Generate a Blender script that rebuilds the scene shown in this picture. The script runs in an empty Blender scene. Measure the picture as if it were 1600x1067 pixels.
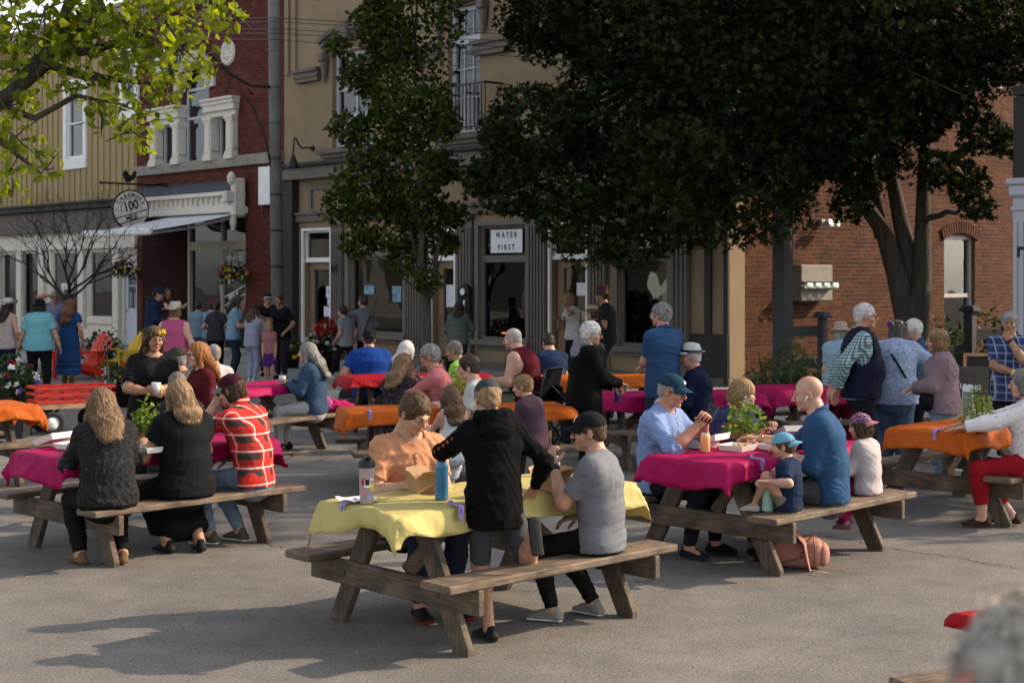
import bpy, bmesh, math, random
import numpy as np
from mathutils import Vector, Matrix, Euler
R = math.radians
S = bpy.context.scene
COL = S.collection
random.seed(7)
RNG = np.random.default_rng(11)

# ---------------------------------------------------------------- camera, sky, sun, exposure
CAMH, FPX, CX, HY = 2.05, 2330.0, 800.0, 430.0
cam = bpy.data.objects.new('camera', bpy.data.cameras.new('camera'))
COL.objects.link(cam)
cam.location = (0, 0, CAMH)
cam.rotation_euler = (R(90), 0, 0)
cam.data.sensor_width = 36.0
cam.data.lens = FPX / 1600 * 36
cam.data.shift_y = -(533.5 - HY) / 1600
cam.data.clip_start = 0.05
cam.data.clip_end = 2000
cam.data.dof.use_dof = True
cam.data.dof.focus_distance = 10.5
cam.data.dof.aperture_fstop = 4.8
S.camera = cam

SUN_AZ, SUN_EL = 13.0, 31.0          # direction to the sun: degrees from +X towards +Y, height
world = bpy.data.worlds.new('World'); S.world = world; world.use_nodes = True
wn = world.node_tree.nodes; wl = world.node_tree.links
sky = wn.new('ShaderNodeTexSky'); sky.sky_type = 'NISHITA'; sky.sun_disc = False
sky.sun_elevation = R(SUN_EL); sky.sun_rotation = R(90 - SUN_AZ)
sky.air_density = 1.0; sky.dust_density = 1.5; sky.ozone_density = 1.0
hsv = wn.new('ShaderNodeHueSaturation'); hsv.inputs['Saturation'].default_value = .38; wl.new(sky.outputs[0], hsv.inputs['Color']); wl.new(hsv.outputs[0], wn['Background'].inputs[0])
wn['Background'].inputs[1].default_value = 0.138
sl = bpy.data.lights.new('sun', 'SUN'); sl.energy = 3.0; sl.angle = R(0.6); sl.color = (1.0, 0.79, 0.56)
sun = bpy.data.objects.new('sun', sl); COL.objects.link(sun)
sd = Vector((math.cos(R(SUN_EL)) * math.cos(R(SUN_AZ)), math.cos(R(SUN_EL)) * math.sin(R(SUN_AZ)), math.sin(R(SUN_EL))))
sun.rotation_euler = (-sd).to_track_quat('-Z', 'Y').to_euler()
sun.location = (30, 10, 30)
S.view_settings.view_transform = 'Standard'
try: S.view_settings.look = 'None'
except Exception: pass
S.view_settings.gamma = 1.0
S.view_settings.use_curve_mapping = False
S.view_settings.exposure = 1.27
S.cycles.max_bounces = 8
S.cycles.transparent_max_bounces = 12
S.cycles.use_denoising = True

# ---------------------------------------------------------------- small helpers
def at(px, py, z=0.0):
 """world point at height z that the photograph shows at pixel (px, py)"""
 Y = FPX * (CAMH - z) / (py - HY)
 return Vector(((px - CX) / FPX * Y, Y, z))
def atY(px, py, Y):
 return Vector(((px - CX) / FPX * Y, Y, CAMH - (py - HY) * Y / FPX))

def tag(o, label=None, cat=None, group=None, kind=None):
 if label: o['label'] = label
 if cat: o['category'] = cat
 if group: o['group'] = group
 if kind: o['kind'] = kind
 return o
def empty(name, loc=(0, 0, 0), rz=0.0, label=None, cat=None, group=None, kind=None):
 o = bpy.data.objects.new(name, None); COL.objects.link(o)
 o.location = loc; o.rotation_euler = (0, 0, rz); o.empty_display_size = 0.2
 return tag(o, label, cat, group, kind)
def link(name, me, parent=None, mats=None):
 o = bpy.data.objects.new(name, me); COL.objects.link(o)
 if parent is not None: o.parent = parent
 if mats is not None:
  for m in (mats if isinstance(mats, (list, tuple)) else [mats]): me.materials.append(m)
 return o
def copy_tree(o, parent=None):
 c = o.copy(); COL.objects.link(c)
 if parent is not None: c.parent = parent
 for ch in KIDS.get(o.name, [x for x in bpy.data.objects if x.parent == o]): copy_tree(ch, c)
 return c
KIDS = {}

class MB:
 """collects shapes, builds them as one mesh object"""
 def __init__(s): s.v = []; s.f = []; s.m = []
 def add(s, vs, fs, mi=0, M=None):
  b = len(s.v)
  if M is not None: vs = [M @ Vector(p) for p in vs]
  s.v += [tuple(p) for p in vs]; s.f += [tuple(b + i for i in f) for f in fs]; s.m += [mi] * len(fs)
  return s
 def box(s, c, d, rz=0.0, mi=0, M=None, bev=0.0):
  x, y, z = d[0] / 2, d[1] / 2, d[2] / 2
  if bev <= 0:
   vs = [(-x,-y,-z),(x,-y,-z),(x,y,-z),(-x,y,-z),(-x,-y,z),(x,-y,z),(x,y,z),(-x,y,z)]
   fs = [(0,3,2,1),(4,5,6,7),(0,1,5,4),(1,2,6,5),(2,3,7,6),(3,0,4,7)]
  else:
   b = min(bev, x * .9, y * .9, z * .9)
   def ring(zz, i):
    return [(-x+b*i,-y,zz),(x-b*i,-y,zz),(x,-y+b*i,zz),(x,y-b*i,zz),(x-b*i,y,zz),(-x+b*i,y,zz),(-x,y-b*i,zz),(-x,-y+b*i,zz)]
   def shr(zz):
    return [(-x+b,-y+b,zz),(x-b,-y+b,zz),(x-b,-y+b,zz),(x-b,y-b,zz),(x-b,y-b,zz),(-x+b,y-b,zz),(-x+b,y-b,zz),(-x+b,-y+b,zz)]
   t1 = [(-x+b,-y+b,-z),(x-b,-y+b,-z),(x-b,y-b,-z),(-x+b,y-b,-z)]
   r1 = ring(-z+b, 1); r2 = ring(z-b, 1)
   t2 = [(-x+b,-y+b,z),(x-b,-y+b,z),(x-b,y-b,z),(-x+b,y-b,z)]
   vs = t1 + r1 + r2 + t2
   fs = [(3,2,1,0),(20,21,22,23)]
   for i in range(8): fs.append((4+i,4+(i+1)%8,12+(i+1)%8,12+i))
   cm = [0,1,1,2,2,3,3,0]
   for i in range(8):
    j = (i+1) % 8; a, c2 = cm[i], cm[j]
    if a == c2: fs.append((a, 4+j, 4+i)); fs.append((20+a, 12+i, 12+j))
    else: fs.append((a, c2, 4+j, 4+i)); fs.append((20+a, 12+i, 12+j, 20+c2))
  T = Matrix.Translation(Vector(c)) @ Matrix.Rotation(rz, 4, 'Z')
  if M is not None: T = M @ T
  return s.add(vs, fs, mi, T)
 def beam(s, p0, p1, w, h, up=(0, 0, 1), mi=0, bev=0.0, ext=0.0):
  p0 = Vector(p0); p1 = Vector(p1); d = p1 - p0; L = d.length
  x = d.normalized(); u = Vector(up); y = u.cross(x)
  if y.length < 1e-6: y = Vector((0, 1, 0)).cross(x)
  y.normalize(); z = x.cross(y)
  M = Matrix((x, y, z)).transposed().to_4x4(); M.translation = (p0 + p1) / 2
  return s.box((0, 0, 0), (L + ext * 2, w, h), mi=mi, M=M, bev=bev)
 def tube(s, pts, rad, n=8, mi=0, cap=True, sq=1.0):
  pts = [Vector(p) for p in pts]; k = len(pts)
  if not isinstance(rad, (list, tuple)): rad = [rad] * k
  vs = []; fs = []
  t = (pts[1] - pts[0]).normalized()
  ref = Vector((0, 0, 1)) if abs(t.z) < .9 else Vector((1, 0, 0))
  nx = ref.cross(t).normalized()
  for i in range(k):
   t = (pts[min(i + 1, k - 1)] - pts[max(i - 1, 0)])
   if t.length < 1e-9: t = Vector((0, 0, 1))
   t.normalize()
   nx = (nx - t * nx.dot(t))
   if nx.length < 1e-6: nx = t.orthogonal()
   nx.normalize(); ny = t.cross(nx)
   for j in range(n):
    a = 2 * math.pi * j / n
    vs.append(pts[i] + nx * (math.cos(a) * rad[i]) + ny * (math.sin(a) * rad[i] * sq))
  for i in range(k - 1):
   for j in range(n):
    fs.append((i*n+j, i*n+(j+1)%n, (i+1)*n+(j+1)%n, (i+1)*n+j))
  if cap:
   fs.append(tuple(reversed(range(n)))); fs.append(tuple((k-1)*n + j for j in range(n)))
  return s.add(vs, fs, mi)
 def lathe(s, prof, n=16, mi=0, M=None, sx=1.0, sy=1.0, cap=False):
  vs = []; fs = []; k = len(prof)
  for r, z in prof:
   for j in range(n):
    a = 2 * math.pi * j / n
    vs.append((r * math.cos(a) * sx, r * math.sin(a) * sy, z))
  for i in range(k - 1):
   for j in range(n):
    fs.append((i*n+j, i*n+(j+1)%n, (i+1)*n+(j+1)%n, (i+1)*n+j))
  if cap:
   fs.append(tuple(reversed(range(n)))); fs.append(tuple((k-1)*n + j for j in range(n)))
  return s.add(vs, fs, mi, M)
 def grid(s, P, mi=0, close=False):
  """P: rows of points"""
  n = len(P[0]); vs = [p for r in P for p in r]; fs = []
  for i in range(len(P) - 1):
   for j in range(n - (0 if close else 1)):
    fs.append((i*n+j, i*n+(j+1)%n, (i+1)*n+(j+1)%n, (i+1)*n+j))
  return s.add(vs, fs, mi)
 def mesh(s, name, smooth=False):
  me = bpy.data.meshes.new(name); me.from_pydata(s.v, [], s.f)
  if len(set(s.m)) > 1: me.polygons.foreach_set('material_index', s.m)
  if smooth: me.polygons.foreach_set('use_smooth', [True] * len(s.f))
  me.update(); return me
 def build(s, name, mats, parent=None, smooth=False, loc=None, rz=None):
  o = link(name, s.mesh(name, smooth), parent, mats)
  if loc is not None: o.location = loc
  if rz is not None: o.rotation_euler = (0, 0, rz)
  return o
def fast_mesh(name, V, Q, smooth=True):
 """numpy verts (n,3) and quads (m,4) or tris (m,3)"""
 me = bpy.data.meshes.new(name); k = Q.shape[1]
 me.vertices.add(len(V)); me.vertices.foreach_set('co', np.ascontiguousarray(V, np.float32).ravel())
 me.loops.add(Q.size); me.loops.foreach_set('vertex_index', np.ascontiguousarray(Q, np.int32).ravel())
 me.polygons.add(len(Q)); me.polygons.foreach_set('loop_start', np.arange(0, Q.size, k, dtype=np.int32))
 me.polygons.foreach_set('use_smooth', np.full(len(Q), bool(smooth)))
 me.update(calc_edges=True); return me

# ---------------------------------------------------------------- materials
def new_mat(name):
 m = bpy.data.materials.new(name); m.use_nodes = True
 return m, m.node_tree.nodes, m.node_tree.links, m.node_tree.nodes['Principled BSDF']
def rgb(c): return (c[0], c[1], c[2], 1.0)
MATS = {}
def mat(name, col, rough=.7, var=.25, scale=8.0, bump=.15, bscale=60.0, metal=0.0, spec=.3, col2=None, coord='Object', sheen=0.0, stretch=None, bdist=.01):
 """plain stuff: a base colour that wanders a little, with a fine relief"""
 if name in MATS: return MATS[name]
 m, N, L, B = new_mat(name)
 tc = N.new('ShaderNodeTexCoord'); src = tc.outputs[coord]
 if stretch:
  mp = N.new('ShaderNodeMapping'); mp.inputs['Scale'].default_value = stretch
  L.new(src, mp.inputs[0]); src = mp.outputs[0]
 n1 = N.new('ShaderNodeTexNoise'); n1.inputs['Scale'].default_value = scale; n1.inputs['Detail'].default_value = 6
 n1.inputs['Roughness'].default_value = .65
 L.new(src, n1.inputs['Vector'])
 r = N.new('ShaderNodeValToRGB'); L.new(n1.outputs['Fac'], r.inputs[0])
 c2 = col2 or tuple(min(1, x * (1 + var)) for x in col); c1 = tuple(x * (1 - var) for x in col) if not col2 else col
 r.color_ramp.elements[0].position = .32; r.color_ramp.elements[1].position = .68
 r.color_ramp.elements[0].color = rgb(c1); r.color_ramp.elements[1].color = rgb(c2)
 L.new(r.outputs[0], B.inputs['Base Color'])
 B.inputs['Roughness'].default_value = rough; B.inputs['Metallic'].default_value = metal
 B.inputs['Specular IOR Level'].default_value = spec
 if sheen: B.inputs['Sheen Weight'].default_value = sheen
 if bump > 0:
  n2 = N.new('ShaderNodeTexNoise'); n2.inputs['Scale'].default_value = bscale; n2.inputs['Detail'].default_value = 3
  L.new(src, n2.inputs['Vector'])
  b = N.new('ShaderNodeBump'); b.inputs['Strength'].default_value = bump; b.inputs['Distance'].default_value = bdist
  L.new(n2.outputs['Fac'], b.inputs['Height']); L.new(b.outputs[0], B.inputs['Normal'])
 MATS[name] = m
 return m
def glass_mat(name, tint=(.02, .025, .03), ior=1.75, rough=0.0):
 if name in MATS: return MATS[name]
 m, N, L, B = new_mat(name)
 N.remove(B)
 out = N['Material Output']; mx = N.new('ShaderNodeMixShader'); tr = N.new('ShaderNodeBsdfTransparent'); gl = N.new('ShaderNodeBsdfGlossy')
 fr = N.new('ShaderNodeFresnel'); fr.inputs['IOR'].default_value = ior
 tr.inputs[0].default_value = (.75, .8, .8, 1); gl.inputs['Roughness'].default_value = rough; gl.inputs['Color'].default_value = (.95, .97, 1, 1)
 tc = N.new('ShaderNodeTexCoord'); nz = N.new('ShaderNodeTexNoise'); nz.inputs['Scale'].default_value = 1.3; nz.inputs['Detail'].default_value = 1
 bp = N.new('ShaderNodeBump'); bp.inputs['Strength'].default_value = .05; bp.inputs['Distance'].default_value = .1
 L.new(tc.outputs['Object'], nz.inputs['Vector']); L.new(nz.outputs['Fac'], bp.inputs['Height']); L.new(bp.outputs[0], gl.inputs['Normal'])
 L.new(fr.outputs[0], mx.inputs[0]); L.new(tr.outputs[0], mx.inputs[1]); L.new(gl.outputs[0], mx.inputs[2]); L.new(mx.outputs[0], out.inputs[0])
 MATS[name] = m; return m
def leaf_mat(name, c1, c2, trans=.35, rough=.5, scale=1.5):
 if name in MATS: return MATS[name]
 m, N, L, B = new_mat(name)
 g = N.new('ShaderNodeNewGeometry'); r = N.new('ShaderNodeValToRGB')
 r.color_ramp.elements[0].color = rgb(c1); r.color_ramp.elements[1].color = rgb(c2)
 L.new(g.outputs['Random Per Island'], r.inputs[0])
 L.new(r.outputs[0], B.inputs['Base Color']); B.inputs['Roughness'].default_value = rough; B.inputs['Specular IOR Level'].default_value = .12
 t = N.new('ShaderNodeBsdfTranslucent'); mx = N.new('ShaderNodeMixShader'); mx.inputs[0].default_value = trans
 hs = N.new('ShaderNodeHueSaturation'); hs.inputs['Value'].default_value = 1.6; hs.inputs['Hue'].default_value = .485; hs.inputs['Saturation'].default_value = 1.1
 L.new(r.outputs[0], hs.inputs['Color']); L.new(hs.outputs[0], t.inputs[0])
 L.new(B.outputs[0], mx.inputs[1]); L.new(t.outputs[0], mx.inputs[2]); L.new(mx.outputs[0], N['Material Output'].inputs[0])
 MATS[name] = m; return m
def wood_mat(name, c1, c2, rough=.8, axis=0, k=14.0):
 if name in MATS: return MATS[name]
 m, N, L, B = new_mat(name)
 tc = N.new('ShaderNodeTexCoord'); mp = N.new('ShaderNodeMapping')
 sc = [k * 1.6] * 3; sc[axis] = k * .12; mp.inputs['Scale'].default_value = sc
 oi = N.new('ShaderNodeObjectInfo'); ad = N.new('ShaderNodeVectorMath'); ad.operation = 'MULTIPLY_ADD'
 ad.inputs[1].default_value = (1, 1, 1)
 cmb = N.new('ShaderNodeCombineXYZ'); mul = N.new('ShaderNodeMath'); mul.operation = 'MULTIPLY'; mul.inputs[1].default_value = 37
 L.new(oi.outputs['Random'], mul.inputs[0])
 for i in range(3): L.new(mul.outputs[0], cmb.inputs[i])
 L.new(tc.outputs['Object'], ad.inputs[0]); L.new(cmb.outputs[0], ad.inputs[2]); L.new(ad.outputs[0], mp.inputs[0])
 n1 = N.new('ShaderNodeTexNoise'); n1.inputs['Scale'].default_value = 3; n1.inputs['Detail'].default_value = 7; n1.inputs['Roughness'].default_value = .7
 L.new(mp.outputs[0], n1.inputs['Vector'])
 n3 = N.new('ShaderNodeTexNoise'); n3.inputs['Scale'].default_value = 5; n3.inputs['Detail'].default_value = 3
 L.new(tc.outputs['Object'], n3.inputs['Vector'])
 r = N.new('ShaderNodeValToRGB'); r.color_ramp.elements[0].color = rgb(c1); r.color_ramp.elements[1].color = rgb(c2)
 r.color_ramp.elements[0].position = .3; r.color_ramp.elements[1].position = .72
 L.new(n1.outputs['Fac'], r.inputs[0])
 r3 = N.new('ShaderNodeValToRGB'); r3.color_ramp.elements[0].color = (.45, .45, .45, 1); r3.color_ramp.elements[0].position = .3
 r3.color_ramp.elements[1].color = (1.15, 1.12, 1.08, 1); r3.color_ramp.elements[1].position = .62
 L.new(n3.outputs['Fac'], r3.inputs[0])
 mx = N.new('ShaderNodeMix'); mx.data_type = 'RGBA'; mx.blend_type = 'MULTIPLY'; mx.inputs[0].default_value = 1
 L.new(r.outputs[0], mx.inputs[6]); L.new(r3.outputs[0], mx.inputs[7])
 L.new(mx.outputs[2], B.inputs['Base Color'])
 B.inputs['Roughness'].default_value = rough; B.inputs['Specular IOR Level'].default_value = .25
 b = N.new('ShaderNodeBump'); b.inputs['Strength'].default_value = .5; b.inputs['Distance'].default_value = .004
 L.new(n1.outputs['Fac'], b.inputs['Height']); L.new(b.outputs[0], B.inputs['Normal'])
 MATS[name] = m; return m
def text(name, body, size, mt, parent=None, loc=(0, 0, 0), rot=(0, 0, 0), ext=.004, align='CENTER', sx=1.0, spacing=1.0):
 """lettering, turned into a mesh"""
 cu = bpy.data.curves.new(name, 'FONT'); cu.body = body; cu.size = size; cu.extrude = ext
 cu.align_x = align; cu.align_y = 'CENTER'; cu.resolution_u = 3; cu.space_character = spacing; cu.offset = size * .028
 tmp = bpy.data.objects.new('tmp', cu); COL.objects.link(tmp)
 dg = bpy.context.evaluated_depsgraph_get(); dg.update()
 me = bpy.data.meshes.new_from_object(tmp.evaluated_get(dg)); bpy.data.objects.remove(tmp); bpy.data.curves.remove(cu)
 me.name = name; me.materials.clear()
 o = link(name, me, parent, mt); o.location = loc; o.rotation_euler = rot; o.scale = (sx, 1, 1)
 return o
# ---------------------------------------------------------------- setting: ground, pavement
F0 = Vector((-5.0, 35.4, 0)); U = Vector((.66943, -.74275, 0)); NV = Vector((.74275, .66943, 0))
FA = math.atan2(U.y, U.x)
CT = 13.06                                    # the corner of the tan building
def F(px, py, d=0.0):
 """(along, up) on the street front for a photograph pixel; d = distance behind (+) or before (-) the front"""
 k = (px - CX) / FPX; o = F0 + NV * d
 t = (o.y * k - o.x) / (U.x - U.y * k); Y = o.y + U.y * t
 return t, CAMH - (py - HY) * Y / FPX
WC = F0 + U * CT
def W(px, py):
 """(along, up) on the brick side wall"""
 k = (px - CX) / FPX; s = (WC.y * k - WC.x) / (NV.x - NV.y * k); Y = WC.y + NV.y * s
 return s, CAMH - (py - HY) * Y / FPX
def fw(t, d, z=0.0): p = F0 + U * t + NV * d; return Vector((p.x, p.y, z))

def asphalt():
 m, N, L, B = new_mat('asphalt')
 tc = N.new('ShaderNodeTexCoord')
 def noise(s, d=2, r=.5):
  n = N.new('ShaderNodeTexNoise'); n.inputs['Scale'].default_value = s; n.inputs['Detail'].default_value = d; n.inputs['Roughness'].default_value = r
  L.new(tc.outputs['Object'], n.inputs['Vector']); return n
 a = noise(62, 4, .8); big = noise(.35, 5, .6); mid = noise(2.6, 5, .7)
 vo = N.new('ShaderNodeTexVoronoi'); vo.inputs['Scale'].default_value = 70; L.new(tc.outputs['Object'], vo.inputs['Vector'])
 r = N.new('ShaderNodeValToRGB'); r.color_ramp.elements[0].position = .33; r.color_ramp.elements[1].position = .68
 r.color_ramp.elements[0].color = (.072, .068, .064, 1); r.color_ramp.elements[1].color = (.285, .268, .250, 1)
 L.new(a.outputs['Fac'], r.inputs[0])
 r2 = N.new('ShaderNodeValToRGB'); r2.color_ramp.elements[0].position = .3; r2.color_ramp.elements[1].position = .7
 r2.color_ramp.elements[0].color = (.44, .44, .45, 1); r2.color_ramp.elements[1].color = (1.12, 1.1, 1.06, 1)
 ml = N.new('ShaderNodeMix'); ml.data_type = 'FLOAT'; ml.inputs[0].default_value = .5
 L.new(big.outputs['Fac'], ml.inputs[2]); L.new(mid.outputs['Fac'], ml.inputs[3]); L.new(ml.outputs[0], r2.inputs[0])
 mx = N.new('ShaderNodeMix'); mx.data_type = 'RGBA'; mx.blend_type = 'MULTIPLY'; mx.inputs[0].default_value = 1
 L.new(r.outputs[0], mx.inputs[6]); L.new(r2.outputs[0], mx.inputs[7])
 r3 = N.new('ShaderNodeValToRGB'); r3.color_ramp.elements[0].position = .03; r3.color_ramp.elements[1].position = .3
 r3.color_ramp.elements[0].color = (.5, .5, .5, 1); r3.color_ramp.elements[1].color = (1, 1, 1, 1)
 L.new(vo.outputs['Distance'], r3.inputs[0])
 mx2 = N.new('ShaderNodeMix'); mx2.data_type = 'RGBA'; mx2.blend_type = 'MULTIPLY'; mx2.inputs[0].default_value = .3
 L.new(mx.outputs[2], mx2.inputs[6]); L.new(r3.outputs[0], mx2.inputs[7])
 L.new(mx2.outputs[2], B.inputs['Base Color']); B.inputs['Roughness'].default_value = .85; B.inputs['Specular IOR Level'].default_value = .25
 b = N.new('ShaderNodeBump'); b.inputs['Strength'].default_value = .8; b.inputs['Distance'].default_value = .008
 L.new(a.outputs['Fac'], b.inputs['Height']); L.new(b.outputs[0], B.inputs['Normal'])
 return m
g = MB(); g.add([(-150, -40, 0), (150, -40, 0), (150, 260, 0), (-150, 260, 0)], [(0, 1, 2, 3)])
tag(g.build('road', asphalt()), kind='structure')
# cracks in the asphalt: narrow tarred seams that lie on it
crk = mat('tar', (.018, .017, .016), .9, .3, 30, .3)
rr = random.Random(3)
def crack(p0, p1, w=.014, n=40, wob=.05):
 mb = MB(); P = []; d = (p1 - p0); nn = Vector((-d.y, d.x, 0)).normalized(); o = 0
 for i in range(n + 1):
  o = o * .8 + rr.uniform(-wob, wob) * .6
  c = p0 + d * (i / n) + nn * o; ww = w * rr.uniform(.25, 1)
  P.append([c - nn * ww / 2 + Vector((0, 0, .004)), c + nn * ww / 2 + Vector((0, 0, .004))])
 mb.grid(P); tag(mb.build('road_crack', crk), kind='structure')
crack(at(880, 790), at(1200, 812)); crack(at(960, 850), at(1190, 838)); crack(at(1390, 857), at(1605, 890)); crack(at(1280, 832), at(1400, 860))
crack(at(0, 905), at(210, 872)); crack(at(410, 845), at(540, 880)); crack(at(560, 700), at(330, 770)); crack(at(0, 760), at(60, 790))
crack(at(820, 925), at(1010, 905)); crack(at(330, 800), at(470, 700), .015)
conc = mat('concrete', (.26, .25, .235), .85, .3, 3, .25, 90)
conc_l = mat('curb_concrete', (.33, .315, .29), .85, .3, 4, .3, 70)
pv = empty('pavement', F0, FA, kind='structure')
base = MB(); base.box((0, -2.8, .05), (60, 5.5, .1)); base.build('bed', mat('mortar_grey', (.16, .15, .14)), pv)
rs = random.Random(5)
slab_me = []
for k in range(3):
 b = MB(); b.box((0, 0, 0), (1.482 - k * .004, 1.362, .06), bev=.008); slab_me.append(b.mesh('paving_slab')); slab_me[-1].materials.append(conc)
for i in range(-17, 16):
 for j in range(4):
  o = link('paving_slab', slab_me[(i + j) % 3], pv); o.location = (i * 1.49, -.7 - j * 1.37, .093 + rs.uniform(-.004, .003)); o.rotation_euler = (rs.uniform(-.004, .004), rs.uniform(-.003, .003), 0)
kb = MB(); kb.box((0, 0, .065), (1.482, .2, .14), bev=.015); km = kb.mesh('curb_stone'); km.materials.append(conc_l)
for i in range(-17, 16):
 o = link('curb_stone', km, pv); o.location = (i * 1.49, -5.62 + rs.uniform(-.006, .006), rs.uniform(-.004, .004))

# ---------------------------------------------------------------- building helpers
def cells(x0, x1, z0, z1, ops):
 xs = sorted({x0, x1, *[min(max(o[0], x0), x1) for o in ops], *[min(max(o[1], x0), x1) for o in ops]})
 out = []
 for a, b in zip(xs, xs[1:]):
  if b - a < 1e-5: continue
  m = (a + b) / 2; segs = sorted((o[2], o[3]) for o in ops if o[0] < m < o[1]); z = z0
  for s0, s1 in segs:
   if s0 > z + 1e-4: out.append((a, b, z, s0))
   z = max(z, s1)
  if z < z1 - 1e-4: out.append((a, b, z, z1))
 return out
def wall(mb, x0, x1, z0, z1, ops, d0=0.0, th=.3, mi=0):
 for a, b, c, d in cells(x0, x1, z0, z1, ops): mb.box(((a + b) / 2, d0 + th / 2, (c + d) / 2), (b - a, th, d - c), mi=mi)
def frame_mb(t0, t1, z0, z1, d, w, th, bars=(), mi=0, bot=None):
 mb = MB(); b = bot or w
 mb.box((t0 + w / 2, d, (z0 + z1) / 2), (w, th, z1 - z0), mi=mi); mb.box((t1 - w / 2, d, (z0 + z1) / 2), (w, th, z1 - z0), mi=mi)
 mb.box(((t0 + t1) / 2, d, z1 - w / 2), (t1 - t0 - 2 * w, th, w), mi=mi); mb.box(((t0 + t1) / 2, d, z0 + b / 2), (t1 - t0 - 2 * w, th, b), mi=mi)
 for kind, v, bw in bars:
  if kind == 'h': mb.box(((t0 + t1) / 2, d + .004, v), (t1 - t0 - 2 * w, th * .8, bw), mi=mi)
  else: mb.box((v, d + .007, (z0 + z1) / 2), (bw, th * .7, z1 - z0 - w - b), mi=mi)
 return mb
def window(par, t0, t1, z0, z1, fm, d=.08, w=.06, th=.07, bars=(), gl=None, bot=None, name='window'):
 o = frame_mb(t0, t1, z0, z1, d, w, th, bars, bot=bot).build(name, fm, par)
 g = MB(); g.box(((t0 + t1) / 2, d + .012, (z0 + z1) / 2), (t1 - t0 - 2 * w + .01, .008, z1 - z0 - w - (bot or w) + .01))
 g.build('pane', gl or GL, o); return o
GL = glass_mat('window_glass', ior=1.5); GLD = glass_mat('window_glass_dim', ior=1.4)
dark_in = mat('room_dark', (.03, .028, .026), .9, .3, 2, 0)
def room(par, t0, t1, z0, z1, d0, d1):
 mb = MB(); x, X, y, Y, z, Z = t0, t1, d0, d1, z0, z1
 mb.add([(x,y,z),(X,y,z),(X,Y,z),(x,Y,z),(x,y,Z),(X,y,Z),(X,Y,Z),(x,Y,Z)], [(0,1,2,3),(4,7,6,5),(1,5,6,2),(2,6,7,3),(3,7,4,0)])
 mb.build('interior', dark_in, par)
def brick_mat(name, cs, spread=.25):
 m, N, L, B = new_mat(name)
 g = N.new('ShaderNodeNewGeometry'); oi = N.new('ShaderNodeObjectInfo'); ad = N.new('ShaderNodeMath'); ad.operation = 'ADD'
 fr = N.new('ShaderNodeMath'); fr.operation = 'FRACT'
 L.new(g.outputs['Random Per Island'], ad.inputs[0]); L.new(oi.outputs['Random'], ad.inputs[1]); L.new(ad.outputs[0], fr.inputs[0])
 r = N.new('ShaderNodeValToRGB'); el = r.color_ramp.elements
 el[0].color = rgb(cs[0]); el[1].color = rgb(cs[-1])
 for i, c in enumerate(cs[1:-1]): e = el.new((i + 1) / (len(cs) - 1)); e.color = rgb(c)
 L.new(fr.outputs[0], r.inputs[0])
 tc = N.new('ShaderNodeTexCoord'); n = N.new('ShaderNodeTexNoise'); n.inputs['Scale'].default_value = 2.0; n.inputs['Detail'].default_value = 8; n.inputs['Roughness'].default_value = .75
 L.new(g.outputs['Position'], n.inputs['Vector'])
 r2 = N.new('ShaderNodeValToRGB'); r2.color_ramp.elements[0].position = .3; r2.color_ramp.elements[1].position = .7
 r2.color_ramp.elements[0].color = (.55, .5, .48, 1); r2.color_ramp.elements[1].color = (1.2, 1.15, 1.1, 1); L.new(n.outputs['Fac'], r2.inputs[0])
 mx = N.new('ShaderNodeMix'); mx.data_type = 'RGBA'; mx.blend_type = 'MULTIPLY'; mx.inputs[0].default_value = 1
 L.new(r.outputs[0], mx.inputs[6]); L.new(r2.outputs[0], mx.inputs[7]); L.new(mx.outputs[2], B.inputs['Base Color'])
 B.inputs['Roughness'].default_value = .9; B.inputs['Specular IOR Level'].default_value = .15
 n2 = N.new('ShaderNodeTexNoise'); n2.inputs['Scale'].default_value = 40; L.new(g.outputs['Position'], n2.inputs['Vector'])
 b = N.new('ShaderNodeBump'); b.inputs['Strength'].default_value = .25; b.inputs['Distance'].default_value = .004
 L.new(n2.outputs['Fac'], b.inputs['Height']); L.new(b.outputs[0], B.inputs['Normal'])
 MATS[name] = m; return m
def brick_list(x0, x1, z0, z1, ops, bw=.225, bh=.066, j=.011, seed=1):
 q = random.Random(seed); out = []; row = 0; z = z0
 while z < z1 - .02:
  x = x0 - (row % 2) * (bw + j) / 2 - q.uniform(0, .05)
  w_ = bw
  while x < x1:
   a, b = max(x, x0), min(x + w_, x1)
   zc = z + bh / 2
   for o in ops:
    if o[2] - .02 < zc < o[3] + .02:
     if a < o[0] < b: b = o[0]
     elif a < o[1] < b: a = o[1]
     elif o[0] <= a and b <= o[1]: a = b
   if b - a > .03: out.append((a, b, z, min(z + bh, z1)))
   x += w_ + j * .5
  row += 1; z += bh + j
 return out
def brick_mesh(name, lst, depth=.004, seed=2):
 q = np.random.default_rng(seed); n = len(lst); A = np.array(lst)
 V = np.zeros((n, 8, 3)); jt = q.uniform(-.0015, .0015, (n, 1)); jz = q.uniform(-.002, .002, (n, 1))
 V[:, [0, 3, 4, 7], 0] = A[:, 0:1]; V[:, [1, 2, 5, 6], 0] = A[:, 1:2]
 V[:, [0, 1, 4, 5], 2] = A[:, 2:3]; V[:, [2, 3, 6, 7], 2] = A[:, 3:4]
 V[:, :4, 1] = -depth + jt; V[:, 4:, 1] = .002; V[:, :, 2] += jz; V[:, :4, 1] += q.uniform(-.001, .001, (n, 4))
 ci = np.array([[0, 1, 2, 3], [1, 5, 6, 2], [4, 0, 3, 7], [3, 2, 6, 7], [4, 5, 1, 0]])
 Q = (ci[None] + 8 * np.arange(n)[:, None, None]).reshape(-1, 4)
 return fast_mesh(name, V.reshape(-1, 3), Q, False)
def hood_lamp(par, name, base, out, mt):
 pass

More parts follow.
